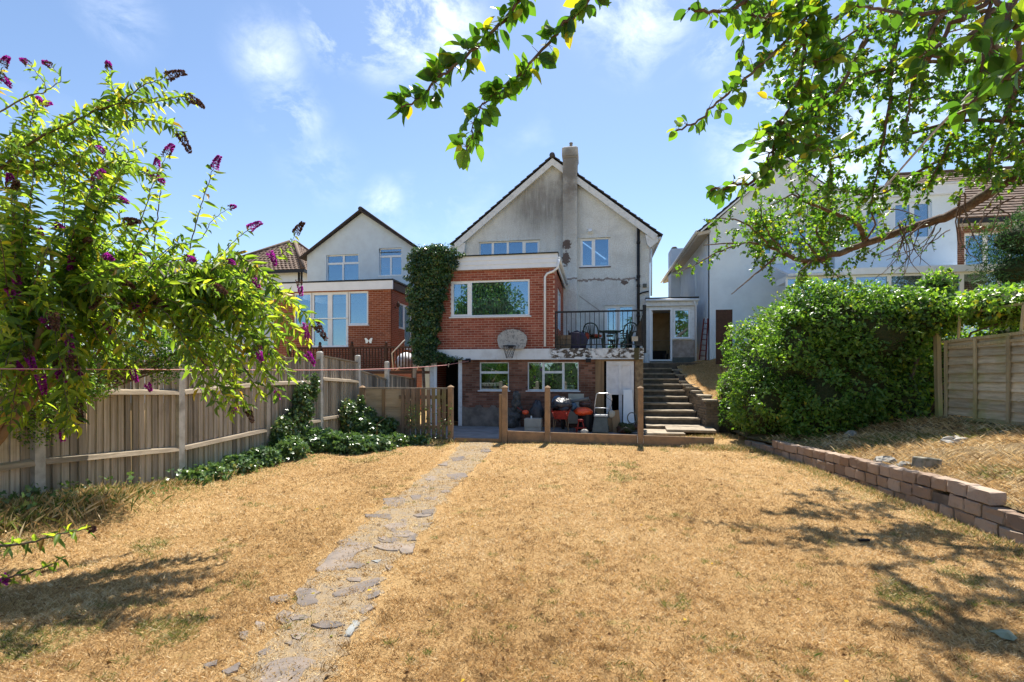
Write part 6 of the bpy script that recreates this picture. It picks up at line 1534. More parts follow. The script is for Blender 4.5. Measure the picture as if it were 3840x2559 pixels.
for k in range(900):
    y = random.choice([random.uniform(2.8, 9.2), random.uniform(3.2, 5.2)]); gv.append((Vector((-6.08 + random.random() ** 2 * .5, y, gz1(-6, y) + random.random() ** 2 * .28)), rv(), random.uniform(.035, .07)))
foliage(giv, np.array([tuple(a) for a, _, _ in gv]), np.array([tuple(b) for _, b, _ in gv]), rng.normal(size=(len(gv), 3)) + np.array([0, 0, .5]), np.array([c_ for _, _, c_ in gv]), .85, M['groundivy'], IVY, name='trailing_leaves')
MB().tube([(-5.9, 9.5, 0), (-6.05, 9.7, .6), (-6.08, 10.1, 1.6)], [.02, .015, .006], 6).tube([(-5.2, 11.4, .0), (-5.1, 11.2, .5), (-4.7, 11.0, .75)], [.012, .01, .004], 5).build('stems', M['twig'], giv, smooth=True)

sml = thing('small_leaved_shrub', 'dark small leaved shrub spilling over the fence under the buddleia', 'shrub', (-5.8, 6.0, 1.5))
SE = [(*PY(560, 1260, 5.6), .5, .4, .30), (*PY(680, 1310, 5.9), .35, .35, .25), (*PY(450, 1330, 5.4), .35, .3, .22), (*PY(120, 1560, 4.6), .35, .3, .3), (*PY(620, 1380, 5.8), .18, .2, .2), (*PY(290, 1450, 4.9), .4, .3, .18), (*PY(120, 1420, 4.6), .4, .3, .3)]
mass(sml, SE, 11000, (.03, .05), .5, M['hedge'], LEAF6, .8, 81, None, .3, 0)
mb = MB()
for e in SE:
    for k in range(7): mb.tube([(-6.1, 5.2 + k * .1, 1.6), Vector(e[:3]) + rv() * .05, Vector(e[:3]) + rv() * e[3] * .9], [.01, .006, .002], 4)
mb.build('twigs', M['twig'], sml, kind='stuff')

# the hedge at the bottom of the garden, behind the photographer: it darkens the low window panes
bh_ = thing('end_hedge', 'dark hedge at the garden end mirrored in the basement windows', 'hedge', (-2, -8.5, 0))
mass(bh_, [(-11 + k * 2.1, -8.8 + .4 * math.sin(k * 2.3), 1.2, 1.5, .9, 1.7 + .5 * math.sin(k * 1.7)) for k in range(11)], 12000, (.12, .2), .55, M['hedge'], LEAF6, .3, 95, lambda p: p[:, 2] > -.1, .3, .85)
# a broad tree at the other end of the garden, seen only in the window glass
rt = thing('reflected_tree', 'tall dark tree mirrored in the big extension window', 'tree', (-9, -11, 0))
RE = [(-9.2, -11, 7.0, 3.0, 2.5, 2.4), (-7.8, -11.5, 5.0, 2.4, 2, 2.2), (-11, -11, 5.2, 2.6, 2.2, 2.6), (-9.3, -11, 9.0, 2.0, 1.8, 1.6)]
mass(rt, RE, 9000, (.2, .35), .55, M['hedge'], LEAF6, .4, 91, None, .3, .7)
MB().tube([(-9, -11, -.1), (-9, -11, 2.5), (-9.2, -11, 6)], [.28, .22, .1], 8).build('trunk', M['bark'], rt, smooth=True)
# ================================================================== on the house wall and terrace
zq = lambda x, y, Y: PY(1900 + x / 4.278, 1420 + y / 4.278, Y)
zr = lambda x, y, Y: PY(2050 + x / 3.62, 1120 + y / 3.62, Y)
z2 = lambda x, y, Y: PY(1500 + x / 1.961, 1200 + y / 1.961, Y)
bb = thing('basketball_hoop', 'weathered grey fan shaped basketball backboard with net on the brick wall', 'basketball hoop', (-2.6, 15.35, 2.5))
yb = 15.38
out = [z2(x, y, yb) for x, y in ((740, 213), (905, 213), (922, 195), (935, 150), (930, 118), (905, 92), (870, 74), (825, 68), (780, 74), (745, 92), (720, 118), (715, 150), (725, 195))]
t = NT('faded_backboard'); c0 = t.mix(t.ramp(t.noise(9, 5, .6), .4, .7), (.42, .43, .42), (.30, .31, .31)); c0 = t.mix(t.ramp(t.noise(6, 3, .5, dist=2.5), .53, .56, 0, .6), c0, (.12, .13, .14))
MB().prism(out, (0, .04, 0)).build('backboard', t.done(t.bsdf(c0, .7)), bb)
hc = z2(815, 195, yb); hc.y = yb - .27; hr = .20
ring = [(hc.x + hr * math.cos(a), hc.y + hr * math.sin(a), hc.z) for a in np.linspace(0, 2 * math.pi, 24, endpoint=False)]
MB().tube(ring, .011, 6, True).build('rim', M['black'], bb, smooth=True)
MB().box(hc.x - .07, hc.x + .07, yb - .07, yb, hc.z - .05, hc.z + .03).build('rim_bracket', M['black'], bb)
nm = MB()
for k in range(12):
    for s in (1, -1):
        pts = []
        for j in range(6):
            a = 2 * math.pi * (k + s * j * .5) / 12; r_ = hr * (1 - .11 * j + (.02 if j > 3 else 0)); pts.append((hc.x + r_ * math.cos(a), hc.y + r_ * math.sin(a), hc.z - j * .075))
        nm.tube(pts, .004, 4)
nm.build('net', simple('frayed_net', (.05, .05, .06), None, .8), bb)
MB().box(hc.x - .1, hc.x + .1, yb + .041, 15.59, hc.z, hc.z + .3).build('mounting_block', M['wooddark'], bb)

def garden_chair(lab, loc, rz):
    r = thing('garden_chair', lab, 'chair', (0, 0, 0), 'plastic chairs on the terrace'); m_ = M['greenplastic']
    MB().hexa([(-.2, -.2, .40), (.2, -.2, .40), (.23, .22, .43), (-.23, .22, .43), (-.2, -.2, .425), (.2, -.2, .425), (.23, .22, .455), (-.23, .22, .455)]).build('seat', m_, r, bevel=.01)
    for x, y, tx, ty in ((-.2, .2, -.24, .26), (.2, .2, .24, .26), (-.19, -.18, -.23, -.26), (.19, -.18, .23, -.26)): MB().beam((x, y, .42), (tx, ty, 0), .045, .045).build('leg', m_, r)
    loop = [(-.25, -.18, .43), (-.27, -.22, .62), (-.24, -.26, .80), (-.14, -.29, .90), (0, -.30, .93), (.14, -.29, .90), (.24, -.26, .80), (.27, -.22, .62), (.25, -.18, .43)]
    bk = MB().tube(smooth_line(loop, [.022] * 9, 4)[0], .022, 7).build('backrest', m_, r, smooth=True)
    for k in range(5):
        x = -.13 + k * .065; MB().tube([(x * .6, -.19, .44), (x * .85, -.25, .66), (x * 1.15, -.285, .885 - abs(x) * .3)], .014, 6).build('back_slat', m_, bk, smooth=True)
    for s in (-1, 1): MB().tube(smooth_line([(s * .26, -.24, .68), (s * .31, -.1, .665), (s * .31, .12, .65), (s * .25, .22, .60), (s * .22, .23, .42)], [.02] * 5, 4)[0], .02, 7).build('armrest', m_, r, smooth=True)
    r.location = loc; r.rotation_euler = (0, 0, rz); return r
c1_, c2_ = zr(640, 400, 17.2), zr(1085, 400, 17.4)
garden_chair('dark green plastic chair with red cushion, left of the terrace table', (c1_.x, 17.35, 2.44), -.45)
garden_chair('dark green plastic chair with light leaf pattern, right of the terrace table', (c2_.x, 17.45, 2.44), .55)
cs = thing('cushion', 'red cushion on the left terrace chair', 'cushion', (c1_.x, 17.35, 2.9))
MB().blob((c1_.x + .05, 17.4, 2.955), (.22, .2, .07), 3, .06, 14, 8).build('cushion_body', M['terracotta'], cs, smooth=True); MB().blob((c1_.x - .24, 17.1, 2.93), (.1, .08, .12), 5, .1, 12, 8).build('cushion_corner', M['terracotta'], cs, smooth=True)
tb = thing('terrace_table', 'dark round plastic table between the two terrace chairs', 'table', ((c1_.x + c2_.x) / 2, 17.7, 2.44))
tx = (c1_.x + c2_.x) / 2
MB().lathe([(.36, .66), (.38, .675), (.38, .70), (.36, .71)], (tx, 17.75, 2.44), 20).build('table_top', M['greenplastic'], tb)
for a in (.6, 2.2, 3.8, 5.3): MB().tube([(tx + .3 * math.cos(a), 17.75 + .3 * math.sin(a), 3.1), (tx + .26 * math.cos(a), 17.75 + .26 * math.sin(a), 2.44)], .025, 6).build('leg', M['greenplastic'], tb)
B(tx - .12, tx + .1, 17.5, 17.52, 2.93, 3.0).build('apron', M['greenplastic'], tb)
def sack(name, p, r, mat, lab, cat, seed, flat=None):
    o = MB().blob(p, r, seed, .10, 16, 11, flat).build(name, M[mat], smooth=True); return tag(o, lab, cat)
q = zr(460, 590, 16.4); sack('fabric_bag', (q.x - .12, 16.5, 2.72), (.34, .25, .34), 'purplebag', 'dark violet fabric bag slumped behind the terrace railing', 'bag', 12, .27)
q = zr(390, 580, 16.2); o = MB().box(q.x - .16, q.x + .14, 16.05, 16.3, 2.44, 2.98).build('storage_box', M['purplebag'], bevel=.03); tag(o, 'dark blue grey box beside the fabric bag on the terrace', 'box')
q0, q1 = zr(305, 380, 18.6), zr(480, 500, 18.6)
sh = thing('wooden_cabinet', 'small brown wooden cabinet against the terrace house wall', 'cabinet', (q0.x, 18.6, 2.44))
for z in (2.46, 2.8, 3.13): B(q0.x, q1.x, 18.5, 18.8, z, z + .03).build('shelf', M['wooddark'], sh)
for x in (q0.x - .03, q1.x): B(x, x + .03, 18.5, 18.8, 2.44, 3.25).build('side', M['wooddark'], sh)
B(q0.x, q1.x, 18.79, 18.81, 2.44, 3.2).build('back', M['wooddark'], sh)
q0, q1 = zr(120, 510, 16.0), zr(330, 680, 16.0)
pl = thing('planter_wall', 'low grey block planter at the left end of the terrace', 'planter', (q0.x, 16, 2.44))
for k in range(3):
    for j in range(3): MB().box(q0.x + (q1.x - q0.x) * j / 3 + .005, q0.x + (q1.x - q0.x) * (j + 1) / 3 - .005, 15.9, 16.1, 2.45 + k * .15, 2.45 + k * .15 + .14).build('block', M['brick_grey'], pl)
tp = [zr(1325, 160, 16.9), zr(1335, 640, 16.9), zr(1210, 640, 16.9), zr(1215, 470, 16.9), zr(1270, 300, 16.9)]
o = MB().prism([(p.x, 16.9 + .15 * (k % 2), max(p.z, 2.45)) for k, p in enumerate(tp)], (.05, .25, 0)).build('tarpaulin', simple('black_brown_tarpaulin', (.03, .026, .022), (.06, .045, .035), .6, 6, .8, 15)); tag(o, 'dark folded tarpaulin leaning in the right corner of the terrace', 'tarpaulin')

# ================================================================== clutter on the patio
G = .03
wb = thing('wheelbarrow', 'old red wheelbarrow heaped with bags under the basement window', 'wheelbarrow', (zq(875, 700, 14.6).x, 14.6, G))
wx0, wx1 = zq(735, 600, 14.4).x, zq(1015, 600, 14.4).x; wc_ = (wx0 + wx1) / 2; hw_ = (wx1 - wx0) / 2
z0, z1 = G + .38, G + .62
tr_ = MB(); a_, b_ = (hw_ * .72, hw_ * 1.05), None
ring0 = [(wc_ - hw_ * .7, 14.2, z0), (wc_ + hw_ * .7, 14.2, z0), (wc_ + hw_ * .6, 14.9, z0), (wc_ - hw_ * .6, 14.9, z0)]; ring1 = [(wc_ - hw_ * 1.05, 14.05, z1), (wc_ + hw_ * 1.05, 14.05, z1), (wc_ + hw_ * .9, 15.15, z1 + .06), (wc_ - hw_ * .9, 15.15, z1 + .06)]
tr_.add(ring0 + ring1, [(3, 2, 1, 0), (0, 1, 5, 4), (1, 2, 6, 5), (2, 3, 7, 6), (3, 0, 4, 7)]); o = tr_.build('tray', M['redmetal'], wb); sm_ = o.modifiers.new('s', 'SOLIDIFY'); sm_.thickness = .012
MB().tube([Vector(p) for p in ring1], .014, 6, True).build('tray_rim', M['redmetal'], wb, smooth=True)
for s in (-1, 1):
    MB().tube([(wc_ + s * hw_ * .75, 13.75, G + .58), (wc_ + s * hw_ * .7, 14.2, G + .42), (wc_ + s * .08, 15.2, G + .2)], .018, 7).build('handle', M['redmetal'], wb, smooth=True)
    MB().tube([(wc_ + s * hw_ * .8, 14.3, G + .40), (wc_ + s * hw_ * .88, 14.25, G), (wc_ + s * hw_ * .5, 14.3, G + .38)], .014, 6).build('leg', M['woodraw'], wb, smooth=True)
Mx = Matrix.Rotation(math.pi / 2, 3, 'Y')
MB().lathe([(.10, -.03), (.17, -.045), (.19, -.02), (.19, .02), (.17, .045), (.10, .03)], (wc_, 15.2, G + .19), 18, Mx).build('wheel', M['black'], wb, smooth=True)
sack('bin_bag', (wc_ + .0, 14.5, G + .78), (.30, .34, .20), 'blackbag', 'shiny black bin bag lying in the wheelbarrow', 'bag', 21)
q = zq(820, 390, 14.7); sack('blue_bag', (q.x, 14.75, q.z), (.18, .2, .20), 'blueplastic', 'blue plastic bag on top of the wheelbarrow load', 'bag', 22)
q = zq(1065, 460, 14.7); sack('pale_blue_bag', (q.x, 14.8, q.z), (.13, .15, .12), 'blueplastic', 'small pale blue bag beside the orange sack', 'bag', 28)
q = zq(900, 480, 14.35); sack('grey_bag', (q.x + .02, 14.3, q.z - .02), (.16, .12, .10), 'blackbag', 'crumpled dark bag at the front of the wheelbarrow', 'bag', 23)
q = zq(480, 570, 15.0); sack('bin_bag', (q.x, 15.1, G + .42), (.22, .2, .42), 'blackbag', 'upright black bin bag behind the cream box', 'bag', 24, .4)
q = zq(1230, 530, 14.6); sack('orange_sack', (q.x, 14.6, q.z), (.27, .2, .12), 'orange', 'crumpled glossy orange sack on a dark tub', 'sack', 25)
tub = MB().lathe([(.16, 0), (.22, .05), (.25, .50), (.27, .52), (.25, .56), (.0, .57)], (q.x + .12, 14.75, G), 18).build('tub', M['black']); tag(tub, 'dark plastic tub under the orange sack', 'tub')
q = zq(1255, 410, 15.0); o = MB().lathe([(.05, 0), (.16, .04), (.19, .12), (.17, .15), (.18, .2), (.15, .26), (.10, .27)], (q.x, 15.05, q.z - .12), 18).build('round_pot', simple('brown_glaze', (.08, .045, .04), (.14, .10, .09), .4, 9)); tag(o, 'round brown pot behind the orange sack', 'pot')
st_ = MB().lathe([(.02, 0), (.02, .04)], (0, 0, 0), 6)
o = MB().box(q.x - .2, q.x + .2, 14.9, 15.2, G, q.z - .125).build('crate', M['dark']); tag(o, 'dark crate holding the round brown pot', 'crate')
rc = thing('red_stand', 'small red metal stand with splayed legs below the orange sack', 'stand', (zq(1185, 700, 14.3).x, 14.3, G)); rx = zq(1185, 700, 14.3).x; rz0 = zq(1185, 755, 14.3).z
MB().tube([(rx + .16 * math.cos(a), 14.3 + .1 * math.sin(a), G + .14) for a in np.linspace(0, 6.28, 16, endpoint=False)], .012, 6, True).build('ring', M['redmetal'], rc, smooth=True)
for a in (.5, 2.6, 4.0, 5.6): MB().tube([(rx + .16 * math.cos(a), 14.3 + .1 * math.sin(a), G), (rx + .06 * math.cos(a), 14.3 + .05 * math.sin(a), G + .34)], .012, 6).build('leg', M['redmetal'], rc, smooth=True)
MB().lathe([(.02, .30), (.09, .33), (.08, .38), (.0, .39)], (rx, 14.3, G), 12).build('top', M['redmetal'], rc)
q = zq(1250, 780, 14.1); o = MB().blob((q.x, 14.1, G + .06), (.11, .09, .07), 5, .1).build('pale_stone', M['stone'], smooth=True); tag(o, 'pale stone on the patio below the red stand', 'stone')
a_, b_ = zq(280, 645, 14.55), zq(555, 825, 14.55)
cb = thing('cream_box', 'plain cream box standing on the patio left of the wheelbarrow', 'box', ((a_.x + b_.x) / 2, 14.7, G))
MB().box(a_.x, b_.x, 14.55, 14.9, G + .11, a_.z).build('box_body', M['cream'], cb, bevel=.006); MB().box(a_.x + .005, b_.x - .005, 14.56, 14.89, G, G + .105).build('box_base', M['cream'], cb, bevel=.006)
q = zq(395, 620, 14.7); MB().box(q.x - .02, q.x + .02, 14.7, 14.72, a_.z, q.z + .04).build('flap', M['white'], cb)
stm = thing('strimmer', 'garden strimmer with bright orange head leaning on the basement wall', 'strimmer', (zq(300, 550, 14.9).x, 14.9, G))
p0, p1, p2 = zq(110, 420, 15.3), zq(220, 500, 15.0), zq(290, 545, 14.85)
MB().tube([p0, p1, p2], .014, 7).build('shaft', M['redmetal'], stm, smooth=True)
MB().blob(p2 + Vector((.02, 0, 0)), (.10, .09, .075), 2, .05, 14, 9).build('motor_head', M['orange'], stm, smooth=True)
MB().tube([p2, p2 + Vector((.05, .05, -.2)), (p2.x + .1, 15.1, G)], .014, 6).build('guard_leg', M['black'], stm, smooth=True)
sh_ = MB(); 
q = zq(120, 560, 15.2)
for k in range(5): sh_.blob((q.x + random.uniform(-.1, .12), 15.25 + random.uniform(-.05, .05), G + .15 + k * .2), (.2 - k * .02, .14, .17), 30 + k, .2, 14, 9)
o = sh_.build('heap_of_netting', simple('grey_netting', (.13, .13, .125), (.05, .052, .05), .85, 10, 1, 14, dist=.06), smooth=True); tag(o, 'heap of tangled grey netting against the basement wall', 'netting')
a_, b_ = zq(990, 240, 15.5), zq(1240, 335, 15.5)
o = MB().obox(((a_.x + b_.x) / 2, 15.38, a_.z - .45), (b_.x - a_.x, .03, .9), Matrix.Rotation(-.12, 3, 'X')).build('cream_board', M['cream']); tag(o, 'cream board leaning below the basement window sill', 'board')
o = MB().tube([zq(1030, 372, 14.9), zq(1320, 320, 14.9)], .045, 10).build('grey_pipe', simple('grey_pipe_plastic', (.16, .17, .17), None, .5), smooth=True); tag(o, 'grey pipe lying across the patio clutter', 'pipe')
# mower with its grass box
mw = thing('lawn_mower', 'grey mower box with bent tubular steel handles in front of the door', 'mower', (zq(1500, 720, 14.3).x, 14.3, G))
a_, b_ = zq(1365, 590, 14.2), zq(1640, 840, 14.2)
MB().hexa([(a_.x, 14.1, G + .02), (b_.x, 14.1, G + .02), (b_.x - .02, 14.6, G + .02), (a_.x + .02, 14.6, G + .02), (a_.x + .07, 14.2, a_.z - .04), (b_.x - .04, 14.2, a_.z - .04), (b_.x - .05, 14.55, a_.z - .02), (a_.x + .08, 14.55, a_.z - .02)]).build('grass_box', M['greyplastic'], mw, bevel=.04)
MB().box(a_.x + .06, b_.x - .03, 14.19, 14.52, a_.z - .035, a_.z + .015).build('lid', simple('pale_grey_plastic', (.42, .43, .43), None, .5), mw, bevel=.012)
for s in (a_.x + .02, b_.x - .02): MB().lathe([(.02, -.03), (.09, -.03), (.1, 0), (.09, .03), (.02, .03)], (s, 14.5, G + .1), 14, Mx).build('wheel', M['black'], mw, smooth=True)
MB().tube(smooth_line([zq(1415, 600, 14.6), zq(1410, 480, 14.5), zq(1432, 300, 14.4), zq(1455, 242, 14.35), zq(1540, 238, 14.35), zq(1640, 245, 14.35), zq(1685, 330, 14.4), zq(1660, 440, 14.5), zq(1625, 585, 14.6)], [.012] * 9, 4)[0], .013, 7).build('handle', M['steel'], mw, smooth=True)
MB().tube([zq(1410, 495, 14.45), zq(1425, 470, 14.45), zq(1620, 476, 14.45), zq(1632, 500, 14.45)], .012, 7).build('handle_bar', M['steel'], mw, smooth=True)
MB().tube(smooth_line([zq(1640, 250, 14.35), zq(1600, 300, 14.32), zq(1690, 380, 14.4), zq(1630, 560, 14.5)], [.006] * 4, 5)[0], .006, 5).build('cable', M['black'], mw, smooth=True)
# boards and sacks by the door
o = MB().obox((zq(1760, 700, 14.5).x, 14.6, G + .30), (.22, .04, .64), Matrix.Rotation(-.25, 3, 'X') @ Matrix.Rotation(-.1, 3, 'Y')).build('timber_board', M['woodraw']); tag(o, 'short brown timber board leaning beside the mower', 'board')
q = zq(1680, 620, 14.6); sack('paper_sack', (q.x, 14.68, G + .50), (.12, .1, .12), 'cream', 'crumpled paper sack between mower and door', 'sack', 26)
o = MB().box(q.x - .13, q.x + .13, 14.62, 14.85, G, G + .40).build('wooden_stump', M['woodraw'], bevel=.02); tag(o, 'rough timber block under the paper sack', 'block')
a_, b_ = z2(1645, 515, 15.3), z2(1715, 780, 15.2)
o = MB().hexa([(a_.x - .02, 15.28, G), (b_.x + .06, 15.28, G), (b_.x + .06, 15.31, G), (a_.x - .02, 15.31, G), (a_.x, 15.46, a_.z), (b_.x - .02, 15.46, a_.z), (b_.x - .02, 15.49, a_.z), (a_.x, 15.49, a_.z)]).build('white_board', M['white']); tag(o, 'plain white board leaning on the right of the basement door', 'board')
q = zq(2015, 640, 14.5)
o = MB().tube([(q.x + .125 * math.cos(a), 14.6 + .04 * math.sin(a), q.z + .15 * math.sin(a)) for a in np.linspace(0, 6.28, 22, endpoint=False)], .016, 7, True).build('hose_loop', M['greyplastic'], smooth=True); tag(o, 'upright loop of grey hose beside the white board', 'hose')
q = zq(1960, 810, 14.2); hp = thing('scrap_heap', 'low heap of dark scrap at the foot of the steps', 'heap', (q.x, 14.3, G))
for k in range(7): MB().blob((q.x + random.uniform(-.25, .25), 14.35 + random.uniform(-.1, .25), G + .07 + random.random() * .12), (random.uniform(.1, .2), .12, random.uniform(.06, .12)), 50 + k, .22).build('scrap_piece', M['wooddark'] if k % 2 else M['core'], hp, smooth=True)
MB().tube(smooth_line([(q.x - .3, 14.1, G + .05), (q.x - .1, 14.0, G + .2), (q.x + .1, 14.05, G + .1), (q.x + .25, 14.0, G + .16)], [.015] * 4, 5)[0], .015, 6).build('cable', M['black'], hp, smooth=True)
# flood lights under the slab
for px, py, lab in ((505, 297, 'small black floodlight under the white band left of the windows'), (1385, 297, 'small black floodlight under the white band above the mower')):
    q = z2(px, py, 15.42); fl_ = thing('floodlight', lab, 'floodlight', (q.x, 15.45, q.z), 'floodlights under the white band')
    MB().obox((q.x, 15.34, q.z - .01), (.16, .09, .10), Matrix.Rotation(.5, 3, 'X')).build('lamp_body', M['black'], fl_, bevel=.01); MB().tube([(q.x, 15.36, q.z), (q.x, 15.42, q.z + .03), (q.x, 15.485, q.z + .03)], .012, 6).build('bracket', M['black'], fl_)
    
# ================================================================== washing line
Aw, Bw = PY(-50, 1383, 3.2), z2(515, 300, 15.44)
tgt = [(-60, 1383.5), (0, 1383.5), (700, 1387), (1150, 1388.5), (1347, 1387), (1490, 1382), (1571, 1378), (1673, 1370), (1763, 1353.5)]
pts = []
for k in range(61):
    f = (k / 60) ** .7; X, Y_ = Aw.x + (Bw.x - Aw.x) * f, Aw.y + (Bw.y - Aw.y) * f
    dep = Y_ * CS - X * SN; sx = 1920 + FPX * (X * CS + Y_ * SN) / dep; sy = np.interp(sx, [a for a, _ in tgt], [b for _, b in tgt])
    pts.append(Vector((X, Y_, EYE + (HORIZON - sy) / FPX * dep)))
wlr = thing('washing_line', 'thin pink washing line strung from the left to the house', 'washing line', (-4.5, 3.2, 0))
MB().tube(pts, [.0028 + .0004 * (p.y) for p in pts], 5).build('line', M['pink'], wlr, smooth=True)
MB().tube([(Aw.x, 3.15, 0), (Aw.x, 3.15, 2.0)], .03, 8).build('line_post', M['steel'], wlr, smooth=True)
def on_line(px): 
    return min(pts, key=lambda p: abs(1920 + FPX * (p.x * CS + p.y * SN) / (p.y * CS - p.x * SN) - px))
for px, ang, lab in ((290, -.7, 'pale wooden peg at the left on the washing line'), (1490, .9, 'wooden peg pair tilted on the line left of the ivy'), (1567, .5, 'wooden peg on the line just before the ivy'), (1685, .1, 'small hanging peg on the line near the doorway')):
    q = on_line(px); pg = thing('clothes_peg', lab, 'peg', tuple(q), 'pegs on the washing line')
    R3_ = Matrix.Rotation(ang, 3, 'Y'); sc_ = 1.0 if px < 400 else 1.5
    for s in (-1, 1): MB().obox(q + R3_ @ Vector((s * .006, 0, -.02)), (.009, .012, .075 * sc_), R3_ @ Matrix.Rotation(s * .1, 3, 'Y')).build('peg_half', M['pegwood'], pg)

# odds and ends on the lawn
q = PZ(3760, 2394); g = gz1(q.x, q.y); o = MB().add([(q.x - .06, q.y - .02, g + .045), (q.x + .0, q.y - .04, g + .06), (q.x + .07, q.y - .02, g + .02), (q.x - .06, q.y + .03, g + .03), (q.x + .01, q.y + .03, g + .05), (q.x + .06, q.y + .03, g + .045), (q.x + .02, q.y - .06, g + .02), (q.x - .04, q.y - .05, g + .025)], [(0, 1, 4, 3), (1, 2, 5, 4), (7, 6, 1, 0), (6, 2, 1)]).build('crumpled_wrapper', simple('pale_green_wrapper', (.30, .34, .24), (.18, .21, .13), .5, 12)); sm_ = o.modifiers.new('s', 'SOLIDIFY'); sm_.thickness = .004
tag(o, 'crumpled pale green wrapper on the lawn at the lower right', 'wrapper')
q = PZ(3240, 2026); o = MB().obox((q.x, q.y, gz1(q.x, q.y) + .02), (.11, .03, .02), Matrix.Rotation(.2, 3, 'Z')).build('black_scrap', M['black']); tag(o, 'small black scrap lying in the tree shadow', 'scrap')
# ================================================================== dry grass
def blades(name, x, y, z, h, w, var, lean, lab, mat='blade'):
    n = len(x); a = rng.uniform(0, 2 * np.pi, n); b = rng.uniform(0, 2 * np.pi, n)
    base = np.stack([x, y, z], 1); side = np.stack([np.cos(a), np.sin(a), np.zeros(n)], 1) * (w * .5)[:, None]
    off = np.stack([np.cos(b) * lean, np.sin(b) * lean, np.sqrt(np.maximum(1 - lean ** 2, .02))], 1) * h[:, None]
    V = np.stack([base - side, base + side, base + off * .55 + side * .7 + np.array([0, 0, .0]), base + off * np.array([1.15, 1.15, .85])], 1).reshape(-1, 3)
    k = np.arange(n) * 4; Fc = np.concatenate([np.stack([k, k + 1, k + 2], 1), np.stack([k, k + 2, k + 3], 1)])
    o = np_mesh(name, V, Fc, M[mat], None, np.repeat(var, 4)); tag(o, lab, 'grass', kind='stuff'); return o
N_ = 470000
u, v = rng.random(N_ * 2), rng.random(N_ * 2)
dd = 2.3 * (12.6 / 2.3) ** (v ** .82)                       # more near the camera
lat = (u * 2 - 1) * 1.08 * dd
gxx = lat * CS - dd * SN; gyy = dd * CS + lat * SN
ok = (gxx > -6.1) & (gxx < wx(gyy) - .02) & (gyy < 12.2) & (gyy > 1.5)
pd_ = path_dist(gxx, gyy); ok &= (pd_ > .85 + .2 * vnoise(gxx * 4, gyy * 4, 21)) | (rng.random(len(gxx)) < np.where(vnoise(gxx * 3, gyy * 3, 22) > -.1, .72, .3))
clump = vnoise(gxx * 20, gyy * 20, 37) + .6 * vnoise(gxx * 45, gyy * 45, 38); ok &= (clump > -.25) | (rng.random(len(gxx)) < .35)
gxx, gyy, dd, pd_ = gxx[ok][:N_], gyy[ok][:N_], dd[ok][:N_], pd_[ok][:N_]; n = len(gxx)
# thin over the stones
patch = vnoise(gxx * 1.4, gyy * 1.4, 31); fine = vnoise(gxx * 7, gyy * 7, 32); cl = vnoise(gxx * 16, gyy * 16, 33)
big = vnoise(gxx * .55, gyy * .55, 36)
var = np.clip(.57 + .12 * big + .13 * patch + .12 * fine + rng.normal(0, .16, n), .02, .87)
var = np.where(cl < -.6, var * .5, var)
green = (vnoise(gxx * 1.0 + 9, gyy * 1.0, 34) + .5 * vnoise(gxx * 3, gyy * 3, 35) > .95) & (rng.random(n) < .5)
edge = ((gxx < -5.2) | (gyy > 11.6) | (gxx > wx(gyy) - .5)) & (rng.random(n) < .28)
var = np.where(green | edge, rng.uniform(.89, 1, n), var)
onp = pd_ < .95; var = np.where(onp, np.clip(var + .06, 0, .88), var)
h = rng.uniform(.018, .050, n) * (1 + .45 * fine) * np.where(onp, .75, 1); h = np.where(green, h * 1.25, h)
w = .0040 * np.maximum(dd / 3.0, .9) ** .85 * rng.uniform(.7, 1.4, n)
blades('grass', gxx, gyy, gz(gxx, gyy) - .003 + np.where(onp, .010, 0), h, w, var, rng.uniform(.45, .97, n), 'short parched grass blades covering the lawn')
# tufts: clumps that stayed green or died standing
nt_ = 520; dd2 = 2.5 * 4.6 ** rng.random(nt_); lt2 = rng.uniform(-1.05, 1.05, nt_) * dd2; tx_ = lt2 * CS - dd2 * SN; ty_ = dd2 * CS + lt2 * SN
k_ = (tx_ > -5.9) & (tx_ < wx(ty_) - .15) & (ty_ < 12); tx_, ty_ = tx_[k_], ty_[k_]; nt_ = len(tx_); per_ = 34
sp2 = np.repeat(rng.uniform(.015, .06, nt_), per_); x = np.repeat(tx_, per_) + rng.normal(size=nt_ * per_) * sp2; y = np.repeat(ty_, per_) + rng.normal(size=nt_ * per_) * sp2 * .8
isg = np.repeat(rng.random(nt_) < .42, per_); vr = np.where(isg, rng.uniform(.90, 1, nt_ * per_), np.clip(rng.normal(.25, .13, nt_ * per_), .02, .6))
blades('grass_tufts', x, y, gz(x, y) - .003, rng.uniform(.03, .065, nt_ * per_), rng.uniform(.003, .006, nt_ * per_), vr, rng.uniform(.2, .9, nt_ * per_), 'small green and brown tufts dotted over the lawn')
# bank
n = 26000; f = rng.random(n); yb_ = 14.95 + rng.random(n) * 4.6; xb_ = (2.98 - (yb_ - 14.8) * .075) + .3 + f * 1.3
zb_ = bank_z(yb_) + .05 * vnoise(xb_ * 3, yb_ * 3, 8) + .25 * (xb_ - (2.98 - (yb_ - 14.8) * .075) - .2) / 1.6
blades('bank_grass', xb_, yb_, zb_ - .01, rng.uniform(.03, .08, n), np.full(n, .008), np.clip(.6 + rng.normal(0, .14, n), 0, .87), rng.uniform(.3, .9, n), 'dry grass on the small bank beside the steps')
